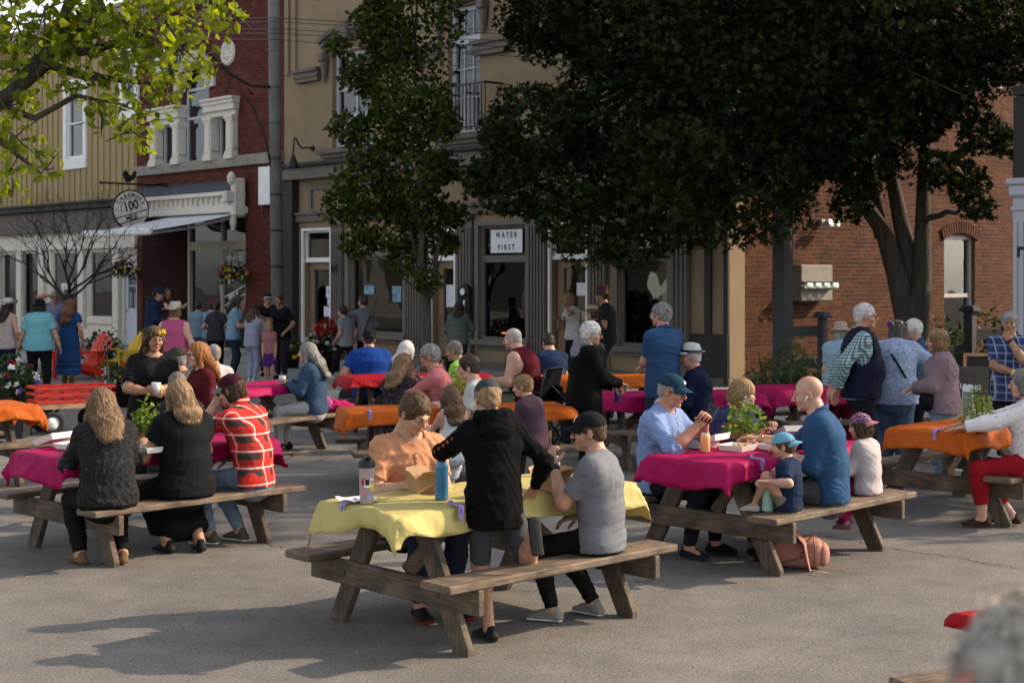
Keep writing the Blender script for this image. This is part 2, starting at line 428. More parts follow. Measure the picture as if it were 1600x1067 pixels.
# ---------------------------------------------------------------- tan stucco building
tan = mat('tan_stucco', (.24, .178, .11), .9, .14, 1.2, .25, 45); taupe = mat('taupe_trim', (.128, .108, .091), .75, .12, 3, .1)
taupe_l = mat('taupe_trim_light', (.15, .132, .112), .75, .12, 3, .1)
slate = mat('slate_trim', (.028, .0265, .025), .7, .15, 3, .1); whitep = mat('white_paint', (.74, .74, .72), .5, .07, 4, .05); blk = mat('black_iron', (.012, .012, .012), .45, .2, 10, .1)
tb = empty('stucco_building', F0, FA, 'two storey tan stucco building with grey trim and fluted pilasters behind the trees', 'building')
T0 = F(444, 430)[0]; ZT = 11.5
zl1 = F(446, 283.6)[1]; zl0 = F(446, 266)[1]
ops = []
def op(x0, y0, x1, y1, ym=None):
 t0, z1 = F(x0, y0); t1, _ = F(x1, y0); z0 = F(x0, y1)[1]; o = (t0, t1, max(z0, .1), z1); ops.append(o); return o
dL = op(476, 361, 518, 600); wA = op(547, 402, 632, 520); dR = op(676, 362, 712, 600)
wB = op(750, 353, 824, 530); dM = op(862, 352, 918, 600); wD = op(967, 352, 1045, 540)
w1 = op(519, 84, 582, 234); w2 = op(700, 14, 750, 213)
body = MB(); wall(body, T0, CT, .0, ZT, ops, 0, .3)
body.box(((T0 + CT) / 2, 4.2, ZT / 2), (CT - T0, 7.8, ZT))          # the bulk behind, seen only as a roof line
body = MB(); wall(body, T0, CT, 0, ZT, ops, 0, .3)
body.build('wall', tan, tb)
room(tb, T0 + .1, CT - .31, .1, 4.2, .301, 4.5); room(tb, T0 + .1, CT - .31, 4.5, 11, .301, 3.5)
bm_ = MB(); bm_.box((T0 + .15, 5.2, ZT / 2), (.3, 9.8, ZT)); bm_.box(((T0 + CT) / 2, 10.2, ZT / 2), (CT - T0, .2, ZT)); bm_.box(((T0 + CT) / 2, 5.2, ZT + .06), (CT - T0 + .1, 10.4, .12)); bm_.build('shell', tan, tb)
m = MB()
m.box(((T0 + CT) / 2, -.13, (zl0 + zl1) / 2), (CT - T0 + .1, .26, zl0 - zl1)); m.build('ledge', taupe_l, tb)
m = MB(); m.box(((T0 + CT) / 2, -.17, zl0 + .05), (CT - T0 + .14, .38, .1), bev=.02); m.build('ledge_cap', slate, tb)
m = MB(); zz = F(468, 345)[1]
m.box(((T0 + CT) / 2, -.05, zz + .05), (CT - T0 - .9, .1, .16)); m.box(((T0 + CT) / 2, -.075, zz + .15), (CT - T0 - .9, .15, .05)); m.build('moulding', taupe, tb)
m = MB(); a, _ = F(468, 430); m.box(((T0 + a) / 2 - .02, -.1, zl1 / 2 - .01), (a - T0, .2, zl1 - .02)); m.build('corner_pilaster', slate, tb)
m = MB(); m.tube([fw(0, 0)] and [(T0 + .02, -.24, .2), (T0 + .02, -.24, zl1 - .05)], .035, 8); m.build('downpipe', whitep, tb)
def panel_frame(x0, x1):
 t0, t1 = F(x0, 430)[0], F(x1, 430)[0]; z1, z0 = F(484, 289)[1], F(484, 336)[1]
 for i, (e, w, dd) in enumerate(((0, .07, .03), (.07, .05, .05))):
  o = frame_mb(t0 + e, t1 - e, z0 + e, z1 - e, -dd / 2, w, dd).build('frieze_panel', taupe if i == 0 else taupe_l, tb)
for x0, x1 in ((484, 655), (672, 842), (862, 1040)): panel_frame(x0, x1)
def pilaster(x0, x1, y0=347):
 t0, t1 = F(x0, 430)[0], F(x1, 430)[0]; z1 = F(x0, y0)[1]
 z1 = zz - .04; mb = MB(); w = t1 - t0; mb.box(((t0 + t1) / 2, -.035, z1 / 2 + .02), (w, .07, z1 - .1)); n = max(2, int(w / .085))
 for i in range(n):
  x = t0 + w * (i + .5) / n; mb.box((x, -.083, z1 / 2 + .1), (w / n * .55, .026, z1 - .75))
 mb.box(((t0 + t1) / 2, -.06, .32), (w + .05, .14, .4)); mb.box(((t0 + t1) / 2, -.06, z1 - .06), (w + .05, .14, .1)); mb.build('pilaster', taupe, tb)
for x0, x1 in ((521, 538), (636, 661), (717, 741), (828, 857), (924, 951), (1052, 1080)): pilaster(x0, x1)
def casing(o, w=.11, mt=None, sill=True):
 t0, t1, z0, z1 = o; mb = MB()
 for x in (t0 - w / 2, t1 + w / 2): mb.box((x, -.03, (z0 + z1) / 2), (w, .06, z1 - z0))
 mb.box(((t0 + t1) / 2, -.033, z1 + w / 2), (t1 - t0 + 2 * w, .066, w))
 if sill: mb.box(((t0 + t1) / 2, -.07, z0 - .05), (t1 - t0 + 2 * w + .06, .16, .1)); mb.box(((t0 + t1) / 2, -.03, z0 - .14), (t1 - t0 + 2 * w, .06, .08))
 mb.build('casing', mt or taupe_l, tb)
tz = F(477, 408)[1]
casing(wA); casing(wB); casing(wD)
for o in (dL, dR, dM): casing(o, .05, whitep, False)
window(tb, *wA, taupe_l, bars=[])
window(tb, *wB, taupe_l, bars=[('h', tz, .14)]); window(tb, *wD, taupe_l, bars=[('h', tz, .14)])
tan_door = mat('tan_door', (.23, .165, .10), .6, .1, 5, .05)
brass = mat('brass', (.35, .22, .07), .3, .1, 5, 0, metal=1.0)
def shop_door(o, gx=.16, par=None, mt=None, notices=True):
 t0, t1, z0, z1 = o; par = par or tb
 window(par, t0, t1, tz + .03, z1, whitep, .06, .05, .06, name='transom')
 mb = MB(); mb.box(((t0 + t1) / 2, .07, tz), (t1 - t0, .1, .06)); mb.build('transom_bar', whitep, par)
 f = frame_mb(t0 + .03, t1 - .03, .16, tz - .035, .16, gx, .05, bot=.75).build('door', mt or tan_door, par)
 g = MB(); g.box(((t0 + t1) / 2, .17, (.16 + .75 + tz - gx) / 2), (t1 - t0 - .06 - 2 * gx + .01, .008, tz - .16 - .75 - gx)); g.build('pane', GLD, f)
 h = MB(); h.tube([(t0 + .1, .13, 1.0), (t0 + .1, .06, 1.0), (t0 + .1, .06, 1.2), (t0 + .1, .13, 1.2)], .012, 6); h.build('handle', brass, f)
for o in (dL, dR, dM): shop_door(o)
# base course and step
m = MB(); m.box(((T0 + CT) / 2, -.02, .2), (CT - T0, .04, .18)); m.build('plinth', taupe, tb)
# right end of the front: two tan strips between dark boards
m = MB()
for x0, x1 in ((1103, 1113), (1133, 1140)):
 t0, t1 = F(x0, 430)[0], F(x1, 430)[0]; m.box(((t0 + t1) / 2, -.025, zl1 / 2), (t1 - t0, .05, zl1 - .02))
t0, t1 = F(1080, 430)[0], F(1140, 430)[0]; m.box(((t0 + t1) / 2 + .0, -.03, .65), (t1 - t0, .06, .75)); m.build('board', slate, tb)
# upper windows with moulded hoods on corbels
def hood(o, arch, name='window_hood'):
 t0, t1, z0, z1 = o; c = (t0 + t1) / 2; h = (t1 - t0) / 2 + .22; mb = MB()
 for i, (r0, dd) in enumerate(((0, .10), (.10, .16), (.20, .22))):
  P = []
  n = 12
  for k in range(n + 1):
   a = k / n * 2 - 1
   zt = z1 + .02 + r0 + (arch * (1 - abs(a) ** 3.2)); P.append((c + a * (h + r0 * .35), zt))
  for (xa, za), (xb, zb) in zip(P, P[1:]): mb.beam((xa, -dd / 2, za + .05), (xb, -dd / 2, zb + .05), dd, .11, ext=.01)
 mb.box((c, -.13, z1 + .2 + arch), (.26, .28, .42), bev=.03)
 for sx in (-1, 1):
  x = c + sx * (h - .02)
  mb.box((x, -.1, z1 - .08), (.2, .24, .2), bev=.03); mb.lathe([(.0, -.55), (.03, -.5), (.05, -.38), (.085, -.2), (.1, 0)], 8, M=Matrix.Translation((x, -.08, z1 - .15)))
 mb.build(name, taupe, tb)
hood(w1, .22); hood(w2, .04)
zs = w1[2]
for o in (w1, w2):
 m = MB(); c = (o[0] + o[1]) / 2; w_ = o[1] - o[0]
 m.box((c, -.12, o[2] - .06), (w_ + .5, .34, .12)); m.box((c, -.09, o[2] - .16), (w_ + .36, .24, .1)); m.box((c, -.06, o[2] - .25), (w_ + .26, .16, .1)); m.build('sill', taupe, tb)
lav = mat('white_window_paint', (.42, .43, .46), .5, .05, 4, .05)
window(tb, *w1, lav, .16, .09, .08, bars=[('h', (w1[2] + w1[3]) / 2 + .25, .05), ('h', w1[2] + .75, .09), ('v', (w1[0] + w1[1]) / 2, .05)])
zm = F(700, 66)[1]
window(tb, *w2, lav, .16, .1, .08, bars=[('h', zm, .16), ('h', zm + .65, .025), ('h', zm - .6, .025), ('h', zm - 1.2, .025), ('h', zm - 1.8, .025), ('v', w2[0] + (w2[1] - w2[0]) * .36, .025), ('v', w2[0] + (w2[1] - w2[0]) * .64, .025)])
for x0, x1, y in ((466, 502, 122), (744, 800, 78), (585, 690, 100)):
 t0, t1 = F(x0, y)[0], F(x1, y)[0]; z = F(x0, y)[1]; m = MB(); m.box(((t0 + t1) / 2, -.06, z), (t1 - t0, .12, .3)); m.box(((t0 + t1) / 2, -.09, z + .12), (t1 - t0 + .05, .18, .08)); m.box(((t0 + t1) / 2, -.075, z - .02), (t1 - t0 + .03, .15, .06)); m.build('belt_course', taupe, tb)
for x0 in (446, 457): t = F(x0, 50)[0]; m = MB(); m.box((t + .12, -.03, 9), (.16, .06, 4.3)); m.build('pilaster_strip', tan, tb)
# balcony railing before the french window
rl = MB(); ta, tb_ = F(678, 200, -.45)[0], F(758, 200, -.45)[0]; zr = F(690, 138, -.45)[1]; z0r = w2[2] + .02
rl.beam((ta, -.45, zr), (tb_, -.45, zr), .05, .04); rl.beam((ta, -.45, z0r + .06), (tb_, -.45, z0r + .06), .04, .03)
for x in (ta, tb_): rl.beam((x, -.45, zr), (x, 0, zr), .05, .04); rl.beam((x, -.45, z0r + .06), (x, 0, z0r + .06), .04, .03)
rail = rl.build('balcony_railing', blk, tb)
bal = MB(); bal.box((0, 0, 0), (.018, .018, zr - z0r - .1)); bme = bal.mesh('baluster'); bme.materials.append(blk)
nb = 15
for i in range(nb):
 o = link('baluster', bme, rail); o.location = (ta + (tb_ - ta) * i / (nb - 1), -.45, (zr + z0r) / 2 + .02)
# WATER FIRST card in the transom, house number, notices
sw = empty('window_sign', F0, FA, 'white card reading WATER FIRST in the transom window', 'sign')
ink = mat('sign_ink', (.02, .02, .022), .6, .1, 5, 0); paper = mat('white_card', (.72, .74, .76), .6, .04, 3, 0)
t0, z1 = F(764, 361); t1, z0 = F(813, 393)
m = MB(); m.box(((t0 + t1) / 2, .055, (z0 + z1) / 2), (t1 - t0, .012, z1 - z0 + .04)); m.build('card', paper, sw)
for k, wd in enumerate(('WATER', 'FIRST')): text('lettering', wd, .16, ink, sw, ((t0 + t1) / 2, .046, (z0 + z1) / 2 + (.12, -.13)[k]), (R(90), 0, 0), .002, sx=.8, spacing=1.75)
sw2 = empty('window_sign', F0, FA, 'white card half hidden by maple leaves in the transom furthest right on the tan front', 'sign')
t0, z1 = F(985, 352); t1, z0 = F(1030, 388); m = MB(); m.box(((t0 + t1) / 2, .055, (z0 + z1) / 2), (t1 - t0, .012, z1 - z0)); m.build('card', paper, sw2)
t, z = F(528, 420); n8 = text('house_number', '178', .22, ink, None, fw(t, -.12, z), (R(90), 0, FA), .01, sx=.8); tag(n8, 'black house number 178 on the fluted pilaster', 'number')
pw = mat('notice_paper', (.6, .63, .66), .7, .2, 25, 0)
def notice(x0, y0, x1, y1, lab, d=.14, mt=None):
 t0, z1 = F(x0, y0); t1, z0 = F(x1, y1); mb = MB(); mb.box(((t0 + t1) / 2, d, (z0 + z1) / 2), (t1 - t0, .004, abs(z1 - z0)))
 o = mb.build('notice', mt or pw); o.location = F0; o.rotation_euler = (0, 0, FA); tag(o, lab, 'notice', 'notices in the shop doors and windows'); return o
n1 = notice(502, 447, 514, 465, 'white number sheet taped inside the left tan door glass'); t, z = F(508, 456); text('lettering', '178', .16, ink, n1, (t, .134, z), (R(90), 0, 0), .001, sx=.7)
notice(504, 466, 513, 477, 'small white slip under the number sheet in the left door'); notice(499, 479, 511, 495, 'clipboard sheet hung low in the left tan door', .13)
bluep = mat('blue_poster', (.16, .28, .38), .6, .5, 9, 0)
notice(609, 447, 623, 472, 'blue and tan poster in the dark window left of the tree', .07, bluep); notice(565, 446, 581, 460, 'pale blue leaflet behind the large dark window', .07, bluep)
notice(893, 442, 913, 462, 'white sheet in the tan door behind the blonde woman')
notice(690, 445, 704, 480, 'pale poster in the door right of the tree trunk', .13)
# swan-neck lamp on the stucco
wl_ = empty('wall_lamp', F0, FA, 'black swan neck lamp on tan stucco near the pole', 'lamp')
t, z = F(489, 232); t2, z2 = F(458, 254, -.7)
m = MB(); m.lathe([(0, -.02), (.07, -.02), (.07, .02), (0, .03)], 10, M=Matrix.Translation((t, -.02, z)) @ Matrix.Rotation(R(90), 4, 'X')); m.build('bracket_plate', blk, wl_)
m = MB(); dt = (t2 - t)
m.tube([(t, 0, z), (t + dt * .25, -.2, z + .0), (t + dt * .45, -.38, z - .03), (t + dt * .65, -.5, z + .06), (t + dt * .8, -.6, z + .2), (t + dt * .93, -.66, z + .17), (t2, -.7, z2 + .2)], .02, 8); m.build('arm', blk, wl_, True)
m = MB(); m.lathe([(.02, .22), (.04, .16), (.07, .08), (.16, -.12), (.165, -.13), (.15, -.12), (.05, .06), (0, .1)], 16, M=Matrix.Translation((t2, -.7, z2))); m.build('lamp_shade', blk, wl_, True)
# old telephone board with an arched top
ph = empty('wall_telephone', F0, FA, 'dark arched telephone board on the pilaster right of the trunk', 'telephone')
t, z = F(729, 480, -.1); m = MB(); m.box((t, -.14, z - .05), (.34, .1, .72), bev=.02); m.lathe([(0, -.05), (.17, -.05), (.17, .05), (0, .05)], 20, M=Matrix.Translation((t, -.14, z + .31)) @ Matrix.Rotation(R(90), 4, 'X')); m.build('board', blk, ph)
m = MB(); m.lathe([(0, .02), (.07, .02), (.07, 0)], 14, M=Matrix.Translation((t, -.2, z + .32)) @ Matrix.Rotation(R(90), 4, 'X')); m.build('dial', paper, ph)
m = MB(); m.tube([(t + .08, -.22, z + .15), (t + .09, -.25, z), (t + .08, -.22, z - .15)], .025, 8); m.box((t - .05, -.21, z - .05), (.14, .05, .2), bev=.01); m.build('handset', mat('steel', (.4, .4, .42), .3, .1, 5, 0, metal=1), ph)

# ---------------------------------------------------------------- brick side wall of that building
bricks = brick_mat('orange_brick', [(.042, .016, .009), (.085, .029, .013), (.062, .021, .011), (.105, .038, .017), (.05, .019, .011), (.092, .033, .014)])
mortar = mat('lime_mortar', (.13, .09, .062), .95, .2, 6, .3, 50)
bwall = empty('brick_wall', WC, FA + R(90), 'sunlit orange brick side wall behind the maple trunks', 'wall')
s0 = W(1163, 430)[0]; S1 = 12.5
sw_ = [W(1475, 430)[0], W(1523, 430)[0], W(1475, 560)[1], W(1475, 366)[1]]; su = [W(1538, 430)[0], W(1577, 430)[0], W(1540, 135)[1], W(1540, 62)[1]]
wops = [tuple(sw_), tuple(su)]
m = MB(); wall(m, s0, S1, 0, ZT, wops, 0, .25); m.build('mortar_bed', mortar, bwall)
m = MB(); m.box((s0 / 2 - .0, .02, zl1 / 2 + .1), (s0, .06, zl1 - .2)); m.build('corner_return', tan, bwall)
m = MB(); wall(m, .0, s0, zl1 + .0, ZT, [], .0, .25); m.build('upper_return', tan, bwall)
bl = brick_list(s0, S1, .02, ZT - .2, wops, seed=4)
sub = [b for b in bl if 1.25 < b[0] < 6.6 and 1.35 < b[2] < 3.9 and b[1] - b[0] > .21]
sub.sort(key=lambda b: abs((b[0] + b[1]) / 2 - 3.4) + abs(b[2] - 2.7) * 1.4); sub = set(sub[:300])
o = link('brickwork', brick_mesh('brickwork', [b for b in bl if b not in sub]), bwall, bricks); o['kind'] = 'stuff'
bme = brick_mesh('brick', [(-.1075, .1075, -.031, .031)]); bme.materials.append(bricks)
q = random.Random(8)
for b in sorted(sub):
 o = link('brick', bme, bwall); o.location = ((b[0] + b[1]) / 2, q.uniform(-.0015, .001), b[2] + .031); o.rotation_euler = (q.uniform(-.01, .01), q.uniform(-.006, .006), q.uniform(-.006, .006))
def brick_arch(s0, s1, z, rise):
 c = (s0 + s1) / 2; w_ = (s1 - s0) / 2; rad = (w_ * w_ + rise * rise) / (2 * rise); zc = z + rise - rad; a0 = math.asin(w_ / rad)
 n = int(2 * a0 * (rad + .12) / .078)
 for k in range(n):
  a = -a0 * 1.12 + 2.24 * a0 * (k + .5) / n; mb = MB()
  mb.box((0, -.02, rad + .12), (.064, .05, .225)); o = mb.build('arch_brick', bricks, bwall); o.location = (c, 0, zc); o.rotation_euler = (0, a, 0)
brick_arch(sw_[0], sw_[1], sw_[3] - .1, .13)
greyw = mat('grey_window_paint', (.33, .325, .31), .6, .1, 5, .05)
for o, zb in ((sw_, W(1480, 462)[1]), (su, (su[2] + su[3]) / 2)):
 wd = window(bwall, o[0], o[1], o[2], o[3], greyw, .12, .1, .1, bars=[('h', zb, .08)], gl=GLD)
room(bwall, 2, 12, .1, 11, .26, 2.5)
m = MB(); m.box(((sw_[0] + sw_[1]) / 2, -.06, sw_[2] - .05), (sw_[1] - sw_[0] + .2, .2, .1)); m.build('sill', conc_l, bwall)
# flood lamp
fl = empty('flood_lamp', WC, FA + R(90), 'white flood lamp fixed high on the brick wall', 'lamp')
s, z = W(1280, 350); m = MB(); m.box((s, -.05, z + .03), (.12, .1, .1), bev=.01); m.tube([(s, -.1, z + .03), (s + .02, -.22, z)], .02, 6); m.build('mount', greyw, fl)
for dx in (-.09, .11): m = MB(); m.lathe([(.03, -.08), (.06, 0), (.075, .09), (0, .07)], 12, M=Matrix.Translation((s + dx, -.24, z - .02)) @ Matrix.Rotation(R(70), 4, 'X')); m.build('lamp_head', whitep, fl, True)
# meter panel
mp = empty('meter_panel', WC, FA + R(90), 'grey panel carrying four glass electricity meters on the brick', 'meter panel')
s, z1 = W(1232, 414); s1, z0 = W(1282, 470); m = MB(); m.box(((s + s1) / 2, -.14, (z0 + z1) / 2), (s1 - s, .28, z1 - z0), bev=.02); m.build('panel_box', mat('panel_grey', (.20, .18, .155), .7, .15, 4, .1), mp)
clear = glass_mat('meter_glass', ior=1.6)
for k in range(4):
 x, z = W(1240 + 13.3 * k, 446); x -= .1
 m = MB(); m.lathe([(.085, 0), (.085, .05), (.075, .06)], 16, M=Matrix.Translation((x, -.28, z)) @ Matrix.Rotation(R(90), 4, 'X')); mo = m.build('meter', mat('steel', (.4, .4, .42), .3, .1, 5, 0, metal=1), mp, True)
 m = MB(); m.lathe([(.075, .0), (.075, .12), (.06, .15), (0, .16)], 16, M=Matrix.Translation((x, -.33, z)) @ Matrix.Rotation(R(90), 4, 'X')); m.build('glass_dome', clear, mo, True)
 m = MB(); m.lathe([(0, .06), (.06, .06), (.06, 0)], 14, M=Matrix.Translation((x, -.33, z)) @ Matrix.Rotation(R(90), 4, 'X')); m.build('meter_face', paper, mo, True)
# ---------------------------------------------------------------- red brick building with the palladian window
rbk = brick_mat('red_brick', [(.07, .020, .016), (.12, .033, .025), (.095, .027, .02), (.14, .043, .03)])
rmort = mat('red_mortar', (.10, .05, .04), .95, .2, 6, .2, 50)
cream = mat('cream_paint', (.60, .56, .48), .6, .08, 5, .08); stone = mat('grey_stone', (.24, .22, .19), .85, .2, 4, .3, 40)
rb = empty('brick_building', F0, FA, 'dark red brick building with cream arched window over an awning', 'building')
r0, r1 = F(214, 430)[0], T0 - .02
RT = 9.6
rops = []
def rop(x0, y0, x1, y1): t0, z1 = F(x0, y0); t1 = F(x1, y0)[0]; z0 = F(x0, y1)[1]; o = (t0, t1, max(z0, .1), z1); rops.append(o); return o
pal = rop(240, 172, 372, 262); pal = (pal[0], pal[1], pal[2], F(345, 160)[1]); rops[0] = pal
cc = F(306, 430)[0]; cw = .62; zsp = F(306, 140)[1]; ctop = zsp + cw
arc = (cc - cw - .05, cc + cw + .05, pal[3] - .01, ctop + .05); rops.append(arc)
shop = rop(288, 338, 384, 560); dr = rop(222, 338, 288, 620)
m = MB(); wall(m, r0, r1, 0, RT, rops, 0, .3); m.box((r0 + .15, 4.5, RT / 2), (.3, 8.4, RT)); m.box((r1 - .15, 4.5, RT / 2), (.3, 8.4, RT)); m.box(((r0 + r1) / 2, 4.4, RT + .05), (r1 - r0, 9, .1)); m.build('mortar_bed', rmort, rb)
o = link('brickwork', brick_mesh('brickwork', brick_list(r0, r1, .05, RT - .5, rops, seed=9)), rb, rbk); o['kind'] = 'stuff'
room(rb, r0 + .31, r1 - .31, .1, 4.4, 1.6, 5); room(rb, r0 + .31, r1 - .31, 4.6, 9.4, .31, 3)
m = MB(); z1, z0 = F(211, 262)[1], F(211, 277)[1]
nst = 7
for k in range(nst):
 a = r0 + (r1 - r0) * k / nst; b = r0 + (r1 - r0) * (k + 1) / nst; mm = MB(); mm.box(((a + b) / 2, -.05, (z0 + z1) / 2), (b - a - .012, .14, z1 - z0), bev=.012); mm.build('stone_block', stone, rb)
m = MB(); m.box(((r0 + r1) / 2, -.15, RT - .1), (r1 - r0, .4, .3)); m.box(((r0 + r1) / 2, -.1, RT - .38), (r1 - r0, .26, .26))
m.build('cornice', stone, rb)
dn = MB(); dn.box((0, 0, 0), (.1, .12, .16)); dme = dn.mesh('dentil'); dme.materials.append(stone)
for k in range(34): o = link('dentil', dme, rb); o.location = (r0 + (k + .5) * (r1 - r0) / 34, -.19, RT - .33)
# palladian window
pw_ = MB(); w_ = (pal[1] - pal[0])
xs = [pal[0], pal[0] + .42, cc - cw - .42, cc + cw, pal[1] - .42]
bays = [(pal[0] + .42, cc - cw - .42), (cc + cw + .42, pal[1] - .42)]
zb = pal[2]
def pilas(x, w=.40):
 mb = MB(); zt = pal[3] - .38
 mb.box((x + w / 2, -.02, (zb + zt) / 2), (w * .8, .24, zt - zb)); mb.box((x + w / 2, -.145, (zb + zt) / 2 + .05), (w * .5, .03, (zt - zb) * .72))
 for q_, (e, h) in enumerate(((.0, .12), (.04, .08), (.08, .06))): mb.box((x + w / 2, -.02 - .0, zb + .06 + q_ * .09), (w - e, .34 - e, h))
 for q_, (e, h) in enumerate(((.0, .08), (.05, .07), (.1, .05))): mb.box((x + w / 2, -.02, zt - .04 - q_ * .07), (w - e, .34 - e, h))
 mb.build('window_pilaster', cream, rb)
for x in (pal[0], cc - cw - .41, cc + cw + .01, pal[1] - .40): pilas(x)
for x0, x1 in ((pal[0] - .08, cc - cw - .02), (cc + cw + .02, pal[1] + .08)):
 mb = MB(); z = pal[3] - .38
 for e, zz0, h in ((.12, 0, .14), (.04, .14, .16), (0, .30, .1), (-.05, .40, .06)): mb.box(((x0 + x1) / 2, -.05 + e / 2, z + zz0 + h / 2), (x1 - x0 - e, .34 - e, h))
 mb.build('entablature', cream, rb)
mb = MB(); n = 18
for r_, dd in ((cw + .06, .22), (cw + .18, .3), (cw + .28, .24)):
 for k in range(n):
  a, b = math.pi * k / n, math.pi * (k + 1) / n
  mb.beam((cc + r_ * math.cos(a), -.03, zsp + r_ * math.sin(a)), (cc + r_ * math.cos(b), -.03, zsp + r_ * math.sin(b)), dd, .11, up=(0, 1, 0), ext=.01)
mb.build('arch', cream, rb)
for x0, x1 in bays: window(rb, x0, x1, zb, pal[3] - .36, lav, .12, .06, .06)
fo = frame_mb(cc - cw, cc + cw, zb, zsp + .05, .12, .07, .06, [('h', zb + (zsp - zb) * .62, .07)]).build('window', lav, rb)
g = MB(); g.box((cc, .13, (zb + zsp) / 2), (2 * cw - .1, .008, zsp - zb));
vs = [(cc, .126, zsp)] + [(cc + (cw - .02) * math.cos(math.pi * k / 16), .126, zsp + (cw - .02) * math.sin(math.pi * k / 16)) for k in range(17)]
g.add(vs, [(0, k + 1, k + 2) for k in range(16)]); g.build('pane', GL, fo)
for x, y in ((358, 83), (250, 108)):
 t, z = F(x, y); mb = MB(); mb.lathe([(0, .05), (.12, .06), (.2, .03), (.24, .07), (.31, .05), (.33, 0)], 24, M=Matrix.Translation((t, -.02, z)) @ Matrix.Rotation(R(90), 4, 'X'));
 for k in range(8): a = k * math.pi / 4; mb.beam((t + .1 * math.cos(a), -.08, z + .1 * math.sin(a)), (t + .2 * math.cos(a), -.07, z + .2 * math.sin(a)), .03, .03)
 mb.build('medallion', cream, rb, True)
# shop window, recessed door, cornice with brackets
sz = F(288, 385)[1]
f = frame_mb(shop[0], shop[1], shop[2], shop[3], .15, .1, .1, [('h', sz, .22), ('v', F(340, 360)[0], .09)]).build('shop_window', mat('beige_paint', (.33, .28, .22), .6, .1, 5, .05), rb)
g = MB(); g.box(((shop[0] + shop[1]) / 2, .19, (shop[2] + shop[3]) / 2), (shop[1] - shop[0] - .2, .008, shop[3] - shop[2] - .2)); g.build('pane', GLD, f)
m = MB(); m.box(((dr[0] + dr[1]) / 2, 1.55, 2.1), (dr[1] - dr[0], .06, 4)); m.build('entrance_back', mat('entrance_brown', (.05, .022, .016), .8, .2, 4, .1), rb)
fd = frame_mb(dr[0] + .2, dr[0] + 1.25, .14, 2.6, 1.48, .14, .05, bot=.6).build('door', mat('entrance_brown', (.05, .02, .016)), rb); g = MB(); g.box((dr[0] + .72, 1.49, 1.6), (.8, .008, 1.75)); g.build('pane', GLD, fd)
m = MB(); z1 = F(380, 291)[1]; za, zb2 = F(380, 300)[1], F(385, 332)[1]; x0, x1 = F(216, 430)[0], F(384, 430)[0]
m.box(((x0 + x1) / 2, -.2, (za + zb2) / 2), (x1 - x0, .4, za - zb2)); m.box(((x0 + x1) / 2, -.27, za - .05), (x1 - x0 + .05, .54, .1)); m.build('shop_fascia', cream, rb)
for k in range(22): mb = MB(); mb.box((x0 + .1 + (x1 - x0 - .2) * k / 21, -.43, za - .2), (.05, .06, .16 if k % 3 else .26)); mb.build('dentil', cream, rb)
m = MB(); m.add([(x0, -.55, za + .02), (x1, -.55, za + .02), (x1, 0, za + .32), (x0, 0, za + .32), (x0, 0, za + .0), (x1, 0, za + .0)], [(0, 1, 2, 3), (0, 4, 5, 1), (1, 5, 2), (0, 3, 4)]); m.build('shop_roof', mat('blue_grey_metal', (.07, .08, .1), .45, .15, 3, .05), rb)
bx = F(386, 430)[0]
m = MB(); m.box((bx, -.26, (za + zb2) / 2 + .1), (.2, .36, za - zb2 + .45), bev=.05); m.box((bx, -.42, za - .15), (.16, .5, .3), bev=.04); m.lathe([(0, -.4), (.05, -.36), (.09, -.2), (.08, 0)], 10, M=Matrix.Translation((bx, -.4, zb2 - .1))); m.lathe([(.04, 0), (.1, .08), (.11, .2), (.06, .3), (0, .34)], 12, M=Matrix.Translation((bx, -.45, za + .15))); m.build('scroll_bracket', cream, rb, False)
m = MB(); t0, z1 = F(413, 262); t1, z0 = F(431, 320); m.box(((t0 + t1) / 2, -.1, (z0 + z1) / 2), (t1 - t0, .16, z1 - z0), bev=.01); m.build('white_panel', whitep, rb)
m = MB(); tx, zx = F(428, 330); m.tube([(tx + .0 + .22 * math.cos(a), -.16, zx + .3 * math.sin(a)) for a in np.linspace(-.5, 4.5, 14)], .018, 6); m.build('cable_loop', blk, rb, True)
# lettering on the shop window: a ring, 100, MILE, STORE
dec = empty('window_decal', F0, FA, 'pale round 100 MILE STORE lettering on the shop window', 'sign')
decm = mat('decal_paint', (.62, .62, .60), .6, .05, 5, 0); t, z = F(355, 442)
rx = .62
m = MB(); P = [(t + rx * math.cos(a), .178, z + .0 + 1.0 * math.sin(a) * .95) for a in np.linspace(0, 2 * math.pi, 49)]; m.tube(P, .03, 4, cap=False, sq=.3)
m.beam((t - .58, .178, z - .42), (t + .6, .178, z - .05), .008, .03); m.beam((t - .5, .178, z - .62), (t + .56, .178, z - .27), .008, .03); m.build('ring', decm, dec)
text('lettering', 'CREEMORE', .17, decm, dec, (t, .174, z + .62), (R(90), 0, 0), .002); text('lettering', '100', .55, decm, dec, (t, .174, z + .22), (R(90), R(-17), 0), .002, sx=.85)
text('lettering', 'MILE', .24, decm, dec, (t + .02, .174, z - .33), (R(90), R(-17), 0), .002); text('lettering', 'STORE', .2, decm, dec, (t + .03, .174, z - .7), (R(90), R(-10), 0), .002)
